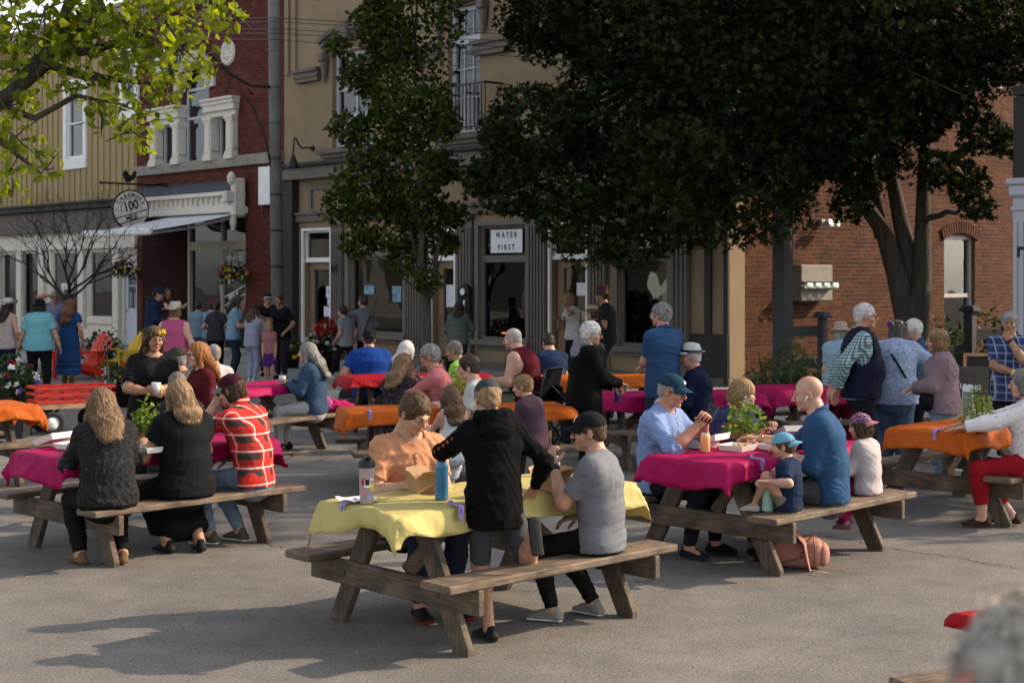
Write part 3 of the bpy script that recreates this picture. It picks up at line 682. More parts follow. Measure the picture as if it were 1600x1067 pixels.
# awning
aw = empty('awning', F0, FA, 'white fold-out awning over the dark red brick shop', 'awning')
canv = mat('awning_canvas', (.62, .62, .64), .8, .06, 6, .1, 80); alu = mat('white_aluminium', (.66, .66, .68), .35, .04, 5, 0)
ta, tbb = -5.85, -2.36
m = MB(); P = []
for k in range(9): f_ = k / 8; P.append([(x, -.12 - 2.5 * f_, 3.62 - .5 * f_ - .03 * math.sin(f_ * math.pi)) for x in np.linspace(ta, tbb, 12)])
m.grid(P); m.grid([[(x, y, z - .012) for x, y, z in r_] for r_ in reversed(P)]); m.build('canopy', canv, aw, True)
m = MB(); m.box(((ta + tbb) / 2, -2.67, 3.09), (tbb - ta + .06, .12, .17), bev=.03); m.build('front_bar', alu, aw)
m = MB(); m.box(((ta + tbb) / 2, -.1, 3.66), (tbb - ta + .1, .2, .2), bev=.04); m.build('cassette', alu, aw)
for x in (ta + .3, tbb - .15):
 m = MB(); m.tube([(x, -.2, 3.52), (x - .35 if x > -4 else x + .35, -1.4, 3.2), (x, -2.6, 3.05)], .035, 8); m.build('folding_arm', alu, aw)
# hanging round sign on an iron bracket with a cockerel
t = F(265, 430)[0]; zs_ = 3.77
hs = empty('hanging_sign', fw(t, 0), FA + R(90), 'round CREEMORE 100 MILE sign hanging from an iron bracket', 'sign')
# local: x = into the building, -y = +u side?  front face looks along -local y
def disc(mb, r, y0, y1, mi, cz=0, cx=-1.15, n=40, a0=0, a1=2 * math.pi):
 v = [(cx + r * math.cos(a), y0, zs_ + cz + r * math.sin(a)) for a in np.linspace(a0, a1, n, endpoint=False)]; w = [(x, y1, z) for x, y, z in v]
 mb.add(v + w, [tuple(range(n)), tuple(reversed(range(n, 2 * n)))] + [(i, n + i, n + (i + 1) % n, (i + 1) % n) for i in range(n)], mi)
signw = mat('sign_cream', (.62, .6, .54), .6, .05, 4, .03)
m = MB(); disc(m, .53, -.02, .02, 0); m.build('rim', blk, hs); m = MB(); disc(m, .49, -.026, .026, 0); m.build('face', signw, hs)
m = MB()
P = [(-1.15 + .29 * math.cos(a), -.03, zs_ + .03 + .29 * math.sin(a)) for a in np.linspace(R(-5), R(205), 30)]; m.tube(P, .014, 4, sq=.4)
P = [(-1.15 + .29 * math.cos(a), -.03, zs_ + .03 + .29 * math.sin(a)) for a in np.linspace(R(245), R(320), 10)]; m.tube(P, .014, 4, sq=.4)
m.beam((-1.62, -.03, zs_ - .25), (-.69, -.03, zs_ + .02), .01, .025); m.beam((-1.5, -.03, zs_ - .39), (-.72, -.03, zs_ - .17), .01, .025); m.build('line', blk, hs)
text('lettering', '100', .34, blk, hs, (-1.15, -.028, zs_ + .1), (R(90), R(-14), 0), .004, sx=.85); text('lettering', 'MILE', .14, blk, hs, (-1.13, -.028, zs_ - .2), (R(90), R(-15), 0), .004, sx=1.2)
for k, ch in enumerate('CREEMORE'):
 a = R(150 - 120 * k / 7); text('lettering', ch, .13, blk, hs, (-1.15 + .39 * math.cos(a), -.028, zs_ + .39 * math.sin(a)), (R(90), -(a - R(90)), 0), .004)
m = MB(); m.tube([(-2.0, 0, zs_ + .68), (-.05, 0, zs_ + .68)], .028, 8); m.lathe([(0, -.05), (.05, 0), (0, .05)], 8, M=Matrix.Translation((-2.0, 0, zs_ + .68))); m.tube([(-.05, 0, zs_ + .75), (-.55, 0, zs_ + .68)], .015, 6)
for x in (-1.5, -.8): m.tube([(x, 0, zs_ + .68), (x, 0, zs_ + .42)], .01, 5)
m.build('bracket', blk, hs, True)
m = MB(); oc = [(0, 0), (.06, .03), (.1, .02), (.13, .06), (.2, .1), (.27, .17), (.25, .24), (.29, .25), (.26, .3), (.21, .33), (.17, .28), (.13, .2), (.06, .2), (.02, .28), (-.04, .33), (-.1, .3), (-.12, .22), (-.09, .1), (-.04, .03)]
n = len(oc); m.add([(-1.25 + x, -.012, zs_ + .71 + z) for x, z in oc] + [(-1.25 + x, .012, zs_ + .71 + z) for x, z in oc], [tuple(range(n)), tuple(reversed(range(n, 2 * n)))] + [(i, n + i, n + (i + 1) % n, (i + 1) % n) for i in range(n)]); m.build('cockerel', blk, hs)

# ---------------------------------------------------------------- yellow board and batten building
yel = mat('yellow_board', (.34, .255, .125), .75, .12, 1.5, .12, 30, stretch=(4, 4, .4))
yb = empty('board_building', F0, FA, 'yellow board and batten building over a cream shop front', 'building')
y0, y1 = -22.0, r0 - .02; YT = 9.5
yops = []
def yop(x0, ya, x1, yb_): t0, z1 = F(x0, ya); t1 = F(x1, ya)[0]; z0 = F(x0, yb_)[1]; o = (t0, t1, max(z0, .12), z1); yops.append(o); return o
yw = yop(106, 140, 132, 250); yw2 = yop(194, 88, 213, 170)
shopw = [yop(-40, 394, -8, 505), yop(0, 394, 27, 505), yop(33, 392, 61, 503), yop(79, 391, 123, 500), yop(137, 390, 177, 498)]
ydr = yop(193, 425, 213, 600)
zfas = F(150, 327)[1]
m = MB(); wall(m, y0, y1, zfas, YT, yops, 0, .25); m.build('siding', yel, yb)
m = MB(); wall(m, y0, y1, 0, zfas, yops, .02, .25); m.build('shop_front', cream, yb)
m = MB(); m.box((y0 + .1, 4, YT / 2), (.2, 7.4, YT)); m.box(((y0 + y1) / 2, 3.5, YT + .02), (y1 - y0, 8, .1)); m.box(((y0 + y1) / 2, 7.6, YT / 2), (y1 - y0, .2, YT)); m.build('shell', yel, yb)
room(yb, y0 + .3, y1 - .1, .1, 3.6, .28, 4); room(yb, y0 + .3, y1 - .1, 4.4, 9, .26, 3)
bt = MB();
nbt = int((y1 - y0) / .37)
for k in range(nbt):
 x = y1 - .1 - k * .37
 for a, b, c, d in cells(x - .025, x + .025, zfas + .1, YT - .2, yops):
  if b - a > .03: mb = MB(); mb.box(((a + b) / 2, -.018, (c + d) / 2), (b - a, .036, d - c)); mb.build('batten', yel, yb)
m = MB(); m.box(((y0 + y1) / 2, -.2, YT - .1), (y1 - y0, .45, .3)); m.build('eave', mat('eave_grey', (.3, .28, .25), .7, .1, 3, .05), yb)
zf0 = F(150, 341)[1]
m = MB(); m.box(((y0 + y1) / 2, -.08, zfas - .32), (y1 - y0, .2, .62)); m.build('shop_fascia', mat('brown_fascia', (.12, .095, .08), .7, .15, 3, .1), yb)
m = MB(); m.box(((y0 + y1) / 2, -.16, zfas + .1), (y1 - y0, .4, .16)); m.box(((y0 + y1) / 2, -.2, zfas + .2), (y1 - y0, .46, .06)); m.build('shop_roof', slate, yb)
m = MB(); m.box(((y0 + y1) / 2, -.03, F(150, 393)[1] + .12), (y1 - y0 - .02, .1, .08)); m.box(((y0 + y1) / 2, -.05, .34), (y1 - y0 - 1.8, .14, .3)); m.build('shop_trim', cream, yb)
for k, o in enumerate(shopw):
 window(yb, *o, cream, .1, .09, .1, gl=GLD)
 mb = MB(); mb.box(((o[0] + o[1]) / 2, -.02, (o[2] + .5) / 2 + .1), (o[1] - o[0], .06, max(.2, o[2] - .75)), bev=.02); mb.build('stall_panel', cream, yb)
 mb = MB(); mb.box((o[1] + .28, -.04, (o[3] + .1) / 2), (.34, .1, o[3] - .1)); mb.build('shop_post', cream, yb)
for o in (yw, yw2):
 window(yb, *o, whitep, .05, .09, .1, bars=[('h', (o[2] + o[3]) / 2, .05)])
 mb = MB(); w_ = .2
 for x in (o[0] - w_ / 2, o[1] + w_ / 2): mb.box((x, -.03, (o[2] + o[3]) / 2), (w_, .07, o[3] - o[2]))
 mb.box(((o[0] + o[1]) / 2, -.03, o[3] + .12), (o[1] - o[0] + .4, .08, .24)); mb.box(((o[0] + o[1]) / 2, -.03, o[2] - .15), (o[1] - o[0] + .4, .08, .3)); mb.build('window_trim', whitep, yb)
bdo = mat('pale_blue_door', (.48, .52, .6), .6, .06, 4, .05)
f = frame_mb(ydr[0], ydr[1], ydr[2], ydr[3], .1, .14, .06, bot=1.0, bars=[('v', (ydr[0] + ydr[1]) / 2 - .12, .03), ('v', (ydr[0] + ydr[1]) / 2 + .12, .03), ('h', 1.75, .03), ('h', 2.1, .03)]).build('door', bdo, yb)
g = MB(); g.box(((ydr[0] + ydr[1]) / 2, .11, (ydr[2] + 1 + ydr[3] - .14) / 2), (ydr[1] - ydr[0] - .27, .008, ydr[3] - ydr[2] - 1.13)); g.build('pane', GL, f)
h = MB(); h.lathe([(0, .06), (.03, .05), (.03, .02), (.01, 0)], 8, M=Matrix.Translation((ydr[0] + .1, .06, 1.05)) @ Matrix.Rotation(R(90), 4, 'X')); h.build('handle', brass, f)
m = MB(); t0, z1 = F(190, 366); t1, z0 = F(212, 388); m.box(((t0 + t1) / 2, -.01, (z0 + z1) / 2 + .1), (t1 - t0, .06, .75), bev=.02); m.build('over_door_panel', cream, yb)
tx, zx = F(101, 446); tl = text('shop_lettering', 'ngom192', .36, whitep, None, fw(tx, .085, zx), (R(90), 0, FA), .003, sx=.62); tag(tl, 'white shop name lettering on the cream front window', 'lettering')
# warm things behind the cream shop windows
redm = mat('red_display', (.30, .03, .02), .7, .3, 3, 0)
m = MB(); t0, z1 = F(40, 430); t1, z0 = F(62, 460); m.box(((t0 + t1) / 2, .9, (z0 + z1) / 2), (.9, .5, .6), bev=.03); m.box(((t0 + t1) / 2 + .1, 1.1, z1 + .5), (1, .05, .6)); o = m.build('shop_display', redm); o.location = F0; o.rotation_euler = (0, 0, FA); tag(o, 'red stand inside the cream shop window', 'display')

# ---------------------------------------------------------------- the far side of the street, seen in the window glass
ob = empty('opposite_building', F0 + NV * -25 + U * -16, FA + R(180), 'pale building across the street mirrored in the windows', 'building')
oc_ = mat('opposite_render', (.21, .20, .185), .9, .1, 1, .1); oo = mat('opposite_shutter', (.06, .055, .05), .7, .1, 2, .05)
oops = [(-16 + k * 4, -14.4 + k * 4, 4.6, 6.8) for k in range(9)] + [(-16.4 + k * 4, -14 + k * 4, .5, 3.2) for k in range(9)]
m = MB(); wall(m, -18, 20, 0, 8.5, oops, 0, .3); m.box((1, .6, 8.7), (38, 2, .4)); m.build('wall', oc_, ob)
for o in oops: mb = MB(); mb.box(((o[0] + o[1]) / 2, .2, (o[2] + o[3]) / 2), (o[1] - o[0], .1, o[3] - o[2])); mb.build('window', oo, ob)

# ---------------------------------------------------------------- house at the right with a porch column
hp = Vector((7.68, 22.2, 0))
ho = empty('porch_house', hp, FA, 'white house porch with a square column at the right edge', 'house')
col_w = mat('porch_white', (.40, .40, .425), .6, .06, 5, .08)
m = MB(); m.box((.0, 0, 1.6), (.32, .32, 3.2), bev=.01); m.box((0, -.17, 1.6), (.05, .03, 2.5)); m.box((.1, -.17, 1.6), (.05, .03, 2.5)); m.box((-.1, -.17, 1.6), (.05, .03, 2.5)); m.box((0, 0, .2), (.42, .42, .4), bev=.02); m.build('column', col_w, ho)
m = MB(); m.box((0, 0, 3.04), (.38, .38, .08), bev=.02); m.box((0, 0, 3.3), (.44, .44, .2), bev=.04); m.box((0, 0, 3.44), (.48, .48, .1), bev=.02); m.build('capital', col_w, ho)
m = MB(); m.box((3.1, 0, 4.1), (6.5, .3, 1.2)); m.build('beam', slate, ho)
m = MB(); m.box((3.25, 3.2, 4.8), (6.9, 6.6, .14)); m.build('roof', slate, ho)
m = MB(); m.box((4.6, 4.4, 3.4), (6.0, .3, 6.8)); m.box((1.75, 7.4, 3.4), (.3, 6, 6.8)); m.build('wall', col_w, ho)
t_ = text('lettering', 'r', .3, blk, ho, (-.02, -.19, 2.42), (R(90), 0, 0), .004)

# ---------------------------------------------------------------- utility pole, street lantern, overhead wires
up = empty('utility_pole', (-4.70, 30.0, 0), 0, 'tall grey concrete pole between brick and stucco fronts', 'pole')
pc = mat('pole_concrete', (.17, .165, .16), .85, .25, 3, .3, 60)
m = MB(); m.tube([(0, 0, 0), (-.1, 0, 8.0), (-.14, 0, 11)], [.135, .115, .1], 12); m.build('pole_shaft', pc, up, True)
for k in range(9):
 z = 2.2 + .72 * k; mb = MB(); mb.lathe([(.142 - z * .004, 0), (.142 - z * .004, .05)], 14, M=Matrix.Translation((-z * .0125, 0, z))); mb.build('band', slate, up)
la = empty('street_lantern', (-4.70, 30.0, 0), 0, 'black lantern on a long curved arm from the concrete pole', 'lamp')
L_ = 2.2; pt = lambda f, z: (-.07 - .743 * L_ * f - .1 * f, -.669 * L_ * f, z)
z0 = 2.05 + (430 - 137) * 30 / FPX; z1 = 2.05 + (430 - 82) * 30 / FPX
m = MB(); m.tube([pt(0, z0), pt(.25, z0 + .0), pt(.45, z0 + .18), pt(.62, z0 + .5), pt(.75, z0 + .72), pt(.88, z0 + .82), pt(1.0, z0 + .78)], .032, 8); m.tube([pt(0.02, z0 - 1.8), pt(.1, z0 - 1.0), pt(.22, z0 - .45), pt(.32, z0 - .2), pt(.27, z0 - .08), pt(.22, z0 - .2)], .02, 6); m.build('arm', slate, la, True)
c = pt(1.0, z0 + .78)
m = MB(); T = Matrix.Translation(c); m.lathe([(0, 0), (.05, -.04), (.1, -.1), (.2, -.2), (.21, -.24), (.19, -.24)], 6, M=T); m.lathe([(.10, -.62), (.12, -.58), (.12, -.66), (.05, -.74), (0, -.78)], 6, M=T)
for k in range(6): a = k * math.pi / 3; m.beam(Vector(c) + Vector((.19 * math.cos(a), .19 * math.sin(a), -.24)), Vector(c) + Vector((.11 * math.cos(a), .11 * math.sin(a), -.6)), .02, .02)
m.build('lantern_cage', blk, la); m = MB(); m.lathe([(.18, -.25), (.105, -.59)], 6, M=T); m.build('lantern_glass', glass_mat('lantern_glass', ior=1.3), la)
def wire(a, b, sag, lab, r=.008):
 mb = MB(); P = [a.lerp(b, f) - Vector((0, 0, sag * 4 * f * (1 - f))) for f in np.linspace(0, 1, 25)]; mb.tube(P, r, 5, cap=False)
 tag(mb.build('overhead_cable', blk), lab, 'cable', 'overhead cables')
for k, (ya, yb_) in enumerate(((28, 52), (34, 56), (45, 68), (52, 78), (62, 96))):
 nth = ('highest', 'second', 'third', 'fourth', 'lowest')[k]; a = atY(427, ya, 29.8); b = atY(1110, yb_, 26.0); wire(a, b + (b - a) * 1.2, .12, nth + ' overhead cable from the top, running right from the pole past the trees')
 c2 = atY(60, ya - 26 - k * 2, 40); wire(c2 + (c2 - a) * .2, a, .2, nth + ' overhead cable from the top, running left from the pole behind the leaves')

# ---------------------------------------------------------------- garden posts and rails before the brick wall
gp = mat('charcoal_timber', (.045, .045, .047), .75, .2, 5, .2, 30, stretch=(3, 3, .6))
def post(px, y, w, ztop, lab, cap=True):
 X = (px - CX) / FPX * y; e = empty('garden_post', (X, y, 0), FA + R(90), lab, 'post'); mb = MB(); mb.box((0, 0, ztop / 2), (w, w, ztop), bev=.01); mb.build('shaft', gp, e)
 if cap: mb = MB(); mb.box((0, 0, ztop + .03), (w * 1.9, w * 1.9, .05), bev=.01); mb.box((0, 0, ztop + .08), (w * 1.5, w * 1.5, .06), bev=.01); mb.build('post_cap', gp, e)
 return Vector((X, y, 0))
pA = post(1223, 25.0, .25, 3.4, 'thick charcoal pergola post before the meter panel', False); pB = post(1285, 25.4, .13, 1.32, 'short charcoal post with wide cap by the tan hat'); pC = post(1516, 26.6, .16, 1.4, 'charcoal post with wide cap under the brick window')
def rail(a, b, z, h, lab):
 mb = MB(); d = (b - a); mid = (a + b) / 2; mb.box((0, 0, 0), (d.length, .05, h), bev=.005); o = mb.build('garden_rail', gp); o.location = (mid.x, mid.y, z); o.rotation_euler = (0, 0, math.atan2(d.y, d.x)); tag(o, lab, 'rail')
pA2 = pA + Vector((.14, .02, 0)); pB2 = pB - Vector((.07, 0, 0))
rail(pA2, pB2, 1.1, .17, 'upper charcoal rail between the pergola post and short post'); rail(pA2, pB2, .55, .17, 'lower charcoal rail between the pergola post and short post')
rail(pC + Vector((.09, .05, 0)), pC + Vector((1.6, .7, 0)), 1.0, .2, 'charcoal fence rail right of the capped post'); rail(pC - Vector((1.6, .7, 0)), pC - Vector((.09, .05, 0)), .55, .5, 'broad charcoal fence board left of the capped post')
mb = MB(); ga = Vector((at(1180, 640).x, at(1180, 640).y, 0)); gb = Vector((5.6, 21.6, 0)); d = gb - ga
for k in range(10): q1 = ga + d * (k / 10); q2 = ga + d * ((k + 1) / 10); mb = MB(); mb.beam(q1 + Vector((0, 0, .13)), q2 + Vector((0, 0, .13)), .25, .24, ext=-.01, bev=.03); tag(mb.build('garden_edging', stone), kind='structure')
gs = MB(); n_ = Vector((-d.y, d.x, 0)).normalized(); q0, q3 = ga + n_ * .1, gb + n_ * .1
gs.add([q0 + Vector((0, 0, .19)), q3 + Vector((0, 0, .19)), q3 + n_ * 5 + Vector((0, 0, .2)), q0 + n_ * 5.6 + Vector((0, 0, .2))], [(0, 1, 2, 3)]); tag(gs.build('garden_soil', mat('soil', (.035, .026, .018), .95, .4, 12, .6, 40)), kind='structure')
whitep = mat("white_paint", (.74, .74, .72)); blk = mat("black_iron", (.012, .012, .012))
# ---------------------------------------------------------------- bodies and clothes as smooth distance fields
def V3(*a): return np.array(a, float)
def nrm(v): n = np.linalg.norm(v); return v / n if n > 1e-9 else v
class Field:
 def __init__(s, k=.02): s.p = []; s.c = []; s.k = k
 def cone(s, a, b, ra, rb, flat=False, k=None, flat0=False): s.p.append(('c', np.array(a, float), np.array(b, float), ra, rb, flat, k or s.k, flat0)); return s
 def ball(s, a, r, k=None): return s.cone(a, np.array(a, float) + [0, 0, 1e-4], r, r, k=k)
 def ell(s, c, r, M=None, k=None): s.p.append(('e', np.array(c, float), np.array(r, float), np.eye(3) if M is None else np.array(M, float), k or s.k)); return s
 def seg(s, a, b, ua, va, ub, vb, right, fwd, k=None, flat=False): s.p.append(('s', np.array(a, float), np.array(b, float), ua, va, ub, vb, nrm(np.array(right, float)), nrm(np.array(fwd, float)), k or s.k, flat)); return s
 def cut(s, fn, k=.006): s.c.append(('f', fn, k)); return s
 def cut_ball(s, c, r, k=.008): c = np.array(c, float); return s.cut(lambda X, Y, Z: np.sqrt((X-c[0])**2 + (Y-c[1])**2 + (Z-c[2])**2) - r, k)
 def cut_ell(s, c, r, k=.008):
  c = np.array(c, float); r = np.array(r, float)
  return s.cut(lambda X, Y, Z: (np.sqrt(((X-c[0])/r[0])**2 + ((Y-c[1])/r[1])**2 + ((Z-c[2])/r[2])**2) - 1) * r.min(), k)
 def cut_plane(s, p, n, k=.004): p = np.array(p, float); n = nrm(np.array(n, float)); return s.cut(lambda X, Y, Z: -((X-p[0])*n[0] + (Y-p[1])*n[1] + (Z-p[2])*n[2]), k)   # removes the side n points to
 def bounds(s):
  lo = np.full(3, 1e9); hi = np.full(3, -1e9); bb = []
  for q in s.p:
   if q[0] == 'c': r = max(q[3], q[4]); l = np.minimum(q[1], q[2]) - r; h = np.maximum(q[1], q[2]) + r
   elif q[0] == 'e': r = q[2].max(); l = q[1] - r; h = q[1] + r
   else: r = max(q[3], q[4], q[5], q[6]); l = np.minimum(q[1], q[2]) - r; h = np.maximum(q[1], q[2]) + r
   bb.append((l, h)); lo = np.minimum(lo, l); hi = np.maximum(hi, h)
  return lo, hi, bb
 def mesh(s, cell, smooth_it=0):
  lo, hi, bb = s.bounds(); lo = lo - cell * 2.5; n = np.ceil((hi + cell * 2.5 - lo) / cell).astype(int) + 1
  D = np.full(n, 1.0, np.float32)
  ax = [(lo[i] + cell * np.arange(n[i])).astype(np.float32) for i in range(3)]
  for q, (l, h) in zip(s.p, bb):
   kk = q[6] if q[0] == 'c' else (q[4] if q[0] == 'e' else q[9])
   m = kk + cell * 2
   i0 = np.maximum(0, np.floor((l - m - lo) / cell).astype(int)); i1 = np.minimum(n, np.ceil((h + m - lo) / cell).astype(int) + 1)
   X = ax[0][i0[0]:i1[0], None, None]; Y = ax[1][None, i0[1]:i1[1], None]; Z = ax[2][None, None, i0[2]:i1[2]]
   if q[0] == 'c':
    a, b, ra, rb = q[1], q[2], q[3], q[4]; d = b - a; L2 = float(d @ d)
    t = ((X - a[0]) * d[0] + (Y - a[1]) * d[1] + (Z - a[2]) * d[2]) / L2; tc = np.clip(t, 0, 1)
    E = np.sqrt((X - a[0] - tc * d[0])**2 + (Y - a[1] - tc * d[1])**2 + (Z - a[2] - tc * d[2])**2) - (ra + tc * (rb - ra))
    if q[5]: E = np.maximum(E, (t - 1) * math.sqrt(L2))
    if q[7]: E = np.maximum(E, -t * math.sqrt(L2))
   elif q[0] == 'e':
    c, r, M = q[1], q[2], q[3]; x, y, z = X - c[0], Y - c[1], Z - c[2]
    u = (M[0,0]*x + M[0,1]*y + M[0,2]*z) / r[0]; v = (M[1,0]*x + M[1,1]*y + M[1,2]*z) / r[1]; w = (M[2,0]*x + M[2,1]*y + M[2,2]*z) / r[2]
    k0 = np.sqrt(u*u + v*v + w*w) + 1e-6; k1 = np.sqrt((u/r[0])**2 + (v/r[1])**2 + (w/r[2])**2) + 1e-6
    E = k0 * (k0 - 1) / k1
   else:
    a, b, ua, va, ub, vb, rt, fw_ = q[1:9]; d = b - a; L = float(np.linalg.norm(d)); dn = d / L
    x, y, z = X - a[0], Y - a[1], Z - a[2]
    h_ = x*dn[0] + y*dn[1] + z*dn[2]; t = np.clip(h_ / L, 0, 1); dw = h_ - t * L
    x, y, z = x - h_*dn[0], y - h_*dn[1], z - h_*dn[2]
    uu = x*rt[0] + y*rt[1] + z*rt[2]; vv = x*fw_[0] + y*fw_[1] + z*fw_[2]
    Ua = ua + t*(ub-ua); Va = va + t*(vb-va); W_ = np.minimum(Ua, Va)
    if q[10]:
     qq = np.sqrt((uu/Ua)**2 + (vv/Va)**2); E = np.maximum((qq - 1) * W_, np.abs(dw) - .0)
     E = np.where(np.abs(dw) > 0, np.maximum((qq - 1) * W_, np.abs(dw)), (qq - 1) * W_)
    else:
     qq = np.sqrt((uu/Ua)**2 + (vv/Va)**2 + (dw/W_)**2); E = (qq - 1) * W_
   sub = D[i0[0]:i1[0], i0[1]:i1[1], i0[2]:i1[2]]
   hh = np.maximum(kk - np.abs(sub - E), 0) / kk
   D[i0[0]:i1[0], i0[1]:i1[1], i0[2]:i1[2]] = np.minimum(sub, E) - hh * hh * kk * .25
  if s.c:
   X = ax[0][:, None, None]; Y = ax[1][None, :, None]; Z = ax[2][None, None, :]
   for _, fn, k in s.c:
    E = -fn(X, Y, Z); hh = np.maximum(k - np.abs(D - E), 0) / k; D = np.maximum(D, E) + hh * hh * k * .25
  return nets(D.astype(np.float32), lo, cell)
_CO = [(0,0,0),(1,0,0),(0,1,0),(1,1,0),(0,0,1),(1,0,1),(0,1,1),(1,1,1)]
_ED = [(a, b) for a in range(8) for b in range(a + 1, 8) if sum(abs(_CO[a][i] - _CO[b][i]) for i in range(3)) == 1]
def nets(D, lo, cell):
 nx, ny, nz = D.shape; s = D < 0
 cnt = np.zeros((nx-1, ny-1, nz-1), np.int8)
 for o in _CO: cnt += s[o[0]:nx-1+o[0], o[1]:ny-1+o[1], o[2]:nz-1+o[2]]
 act = np.argwhere((cnt > 0) & (cnt < 8)); N = len(act)
 idx = np.full((nx-1, ny-1, nz-1), -1, np.int32); idx[act[:,0], act[:,1], act[:,2]] = np.arange(N)
 val = np.stack([D[act[:,0]+o[0], act[:,1]+o[1], act[:,2]+o[2]] for o in _CO], 1)
 P = np.zeros((N, 3)); C = np.zeros(N); co = np.array(_CO, float)
 for a, b in _ED:
  va, vb = val[:, a], val[:, b]; m = (va < 0) != (vb < 0)
  t = np.where(m, va / np.where(m, va - vb, 1), 0)
  P += np.where(m[:, None], co[a] + t[:, None] * (co[b] - co[a]), 0); C += m
 P = (P / C[:, None] + act) * cell + lo
 Q = []
 for axis in range(3):
  o1, o2 = [(1, 2), (2, 0), (0, 1)][axis]
  sl0 = [slice(1, -1)] * 3; sl0[axis] = slice(0, -1); sl1 = [slice(1, -1)] * 3; sl1[axis] = slice(1, None)
  A, B = s[tuple(sl0)], s[tuple(sl1)]
  for flag, ii in ((A & ~B, True), (~A & B, False)):
   e = np.argwhere(flag)
   if not len(e): continue
   off = np.ones(3, int); off[axis] = 0; e = e + off
   d1 = np.zeros(3, int); d1[o1] = 1; d2 = np.zeros(3, int); d2[o2] = 1
   q = [idx[tuple((e - d1 - d2).T)], idx[tuple((e - d2).T)], idx[tuple(e.T)], idx[tuple((e - d1).T)]]
   q = np.stack(q if ii else q[::-1], 1); Q.append(q[(q >= 0).all(1)])
 return P, np.concatenate(Q) if Q else np.zeros((0, 4), int)
def vnormals(P, Q):
 n = np.cross(P[Q[:,2]] - P[Q[:,0]], P[Q[:,3]] - P[Q[:,1]]); N = np.zeros_like(P)
 for i in range(4): np.add.at(N, Q[:, i], n)
 return N / (np.linalg.norm(N, axis=1, keepdims=True) + 1e-12)
def wrinkle(P, Q, amp=.005, seed=0, wl=.09):
 r = np.random.default_rng(seed); N = vnormals(P, Q); d = np.zeros(len(P))
 for i in range(5):
  k = r.normal(size=3); k[2] *= 1.5; k = k / np.linalg.norm(k) * (2 * math.pi / (wl * r.uniform(.6, 1.7)))
  k2 = r.normal(size=3) * 14
  w = np.sin(P @ k + 2.2 * np.sin(P @ k2 + r.uniform(0, 6)) + r.uniform(0, 6)); m = .5 + .5 * np.sin(P @ (r.normal(size=3) * 9) + r.uniform(0, 6))
  d += (1 - np.abs(w)) ** 1.5 * m - .3
 return P + N * (d * amp)[:, None]
def to_obj(name, P, Q, m, parent, M=None):
 if M is not None: P = P @ M[:3, :3].T + M[:3, 3]
 return link(name, fast_mesh(name, P, Q), parent, m)
# ---- heads
def head_field(kind):
 f = Field(.016); fem = kind == 'f'; ch = kind == 'c'
 jw = .88 if fem else (.86 if ch else 1.0)
 f.ell((0, -.018, .032), (.075, .094, .088)); f.ell((0, .026, -.034), (.061 * (.97 if fem else 1), .060, .078 if not ch else .07))
 f.ell((0, .028, -.078 if not ch else -.07), (.051 * jw, .050, .034)); f.ball((0, .067 if not ch else .06, -.097 if not ch else -.086), .019 * jw)
 for s in (-1, 1):
  f.ball((s * .037, .055, -.032), .027); f.cone((s * .042, .07, .018), (s * .01, .083, .017), .010, .012, k=.012)
  f.ell((s * .077, -.012, -.012), (.009, .019, .031), k=.008)
 f.cone((0, -.022, -.05), (0, -.04, -.2), .054 * (.86 if fem or ch else 1.05), .056 * (.86 if fem or ch else 1.08), k=.02)
 for s in (-1, 1): f.ball((s * .031, .074, -.001), .0125, k=.004)
 f.cone((0, .088, .006), (0, .108 if not ch else .1, -.028), .008, .0125 * (.9 if fem else 1), k=.010)
 for s in (-1, 1): f.ball((s * .0125, .095, -.033), .0085, k=.007)
 f.cone((-.019, .080, -.061), (0, .0895, -.0585), .004, .0048, k=.006); f.cone((.019, .080, -.061), (0, .0895, -.0585), .004, .0048, k=.006)
 f.cone((-.014, .0815, -.0685), (.014, .0815, -.0685), .005, .005, k=.006)
 for s in (-1, 1): f.cut_ball((s * .032, .108, .001), .024, .012); f.cut_ball((s * .092, -.006, -.010), .012, .008)
 f.cut(lambda X, Y, Z: np.sqrt(np.maximum(np.abs(X) - .021, 0)**2 + (Y - .1)**2 * .3 + (Z + .0645)**2) - .0022, .003)
 return f
HEADS = {}
def head_mesh(kind, cell):
 if (kind, cell) not in HEADS:
  P, Q = head_field(kind).mesh(cell)
  # tint: lips, cheeks, nose, ears
  T = np.ones((len(P), 3)); x, y, z = P.T
  lip = (np.abs(x) < .024) & (z < -.053) & (z > -.077) & (y > .074); T[lip] = (.88, .66, .63)
  ck = np.exp(-(((np.abs(x) - .042) / .02)**2 + ((z + .032) / .02)**2)) * (y > .03); T -= ck[:, None] * np.array([.0, .13, .12])
  ns = np.exp(-((x / .02)**2 + ((z + .028) / .018)**2)) * (y > .08); T -= ns[:, None] * np.array([.0, .12, .1])
  er = (np.abs(x) > .068) & (np.abs(z + .01) < .04); T[er] *= (1, .85, .83)
  sk = np.exp(-(((np.abs(x) - .031) / .016)**2 + (z / .011)**2)) * (y > .06); T -= sk[:, None] * np.array([.08, .10, .10])
  HEADS[(kind, cell)] = (P, Q, T)
 return HEADS[(kind, cell)]
def uv_ball(c, r, n=10, m=7):
 V = []; F_ = []
 for i in range(m + 1):
  a = math.pi * i / m
  for j in range(n): b = 2 * math.pi * j / n; V.append((c[0] + r * math.sin(a) * math.cos(b), c[1] + r * math.cos(a), c[2] + r * math.sin(a) * math.sin(b)))
 for i in range(m):
  for j in range(n): F_.append((i*n+j, i*n+(j+1)%n, (i+1)*n+(j+1)%n, (i+1)*n+j))
 return np.array(V), np.array(F_)
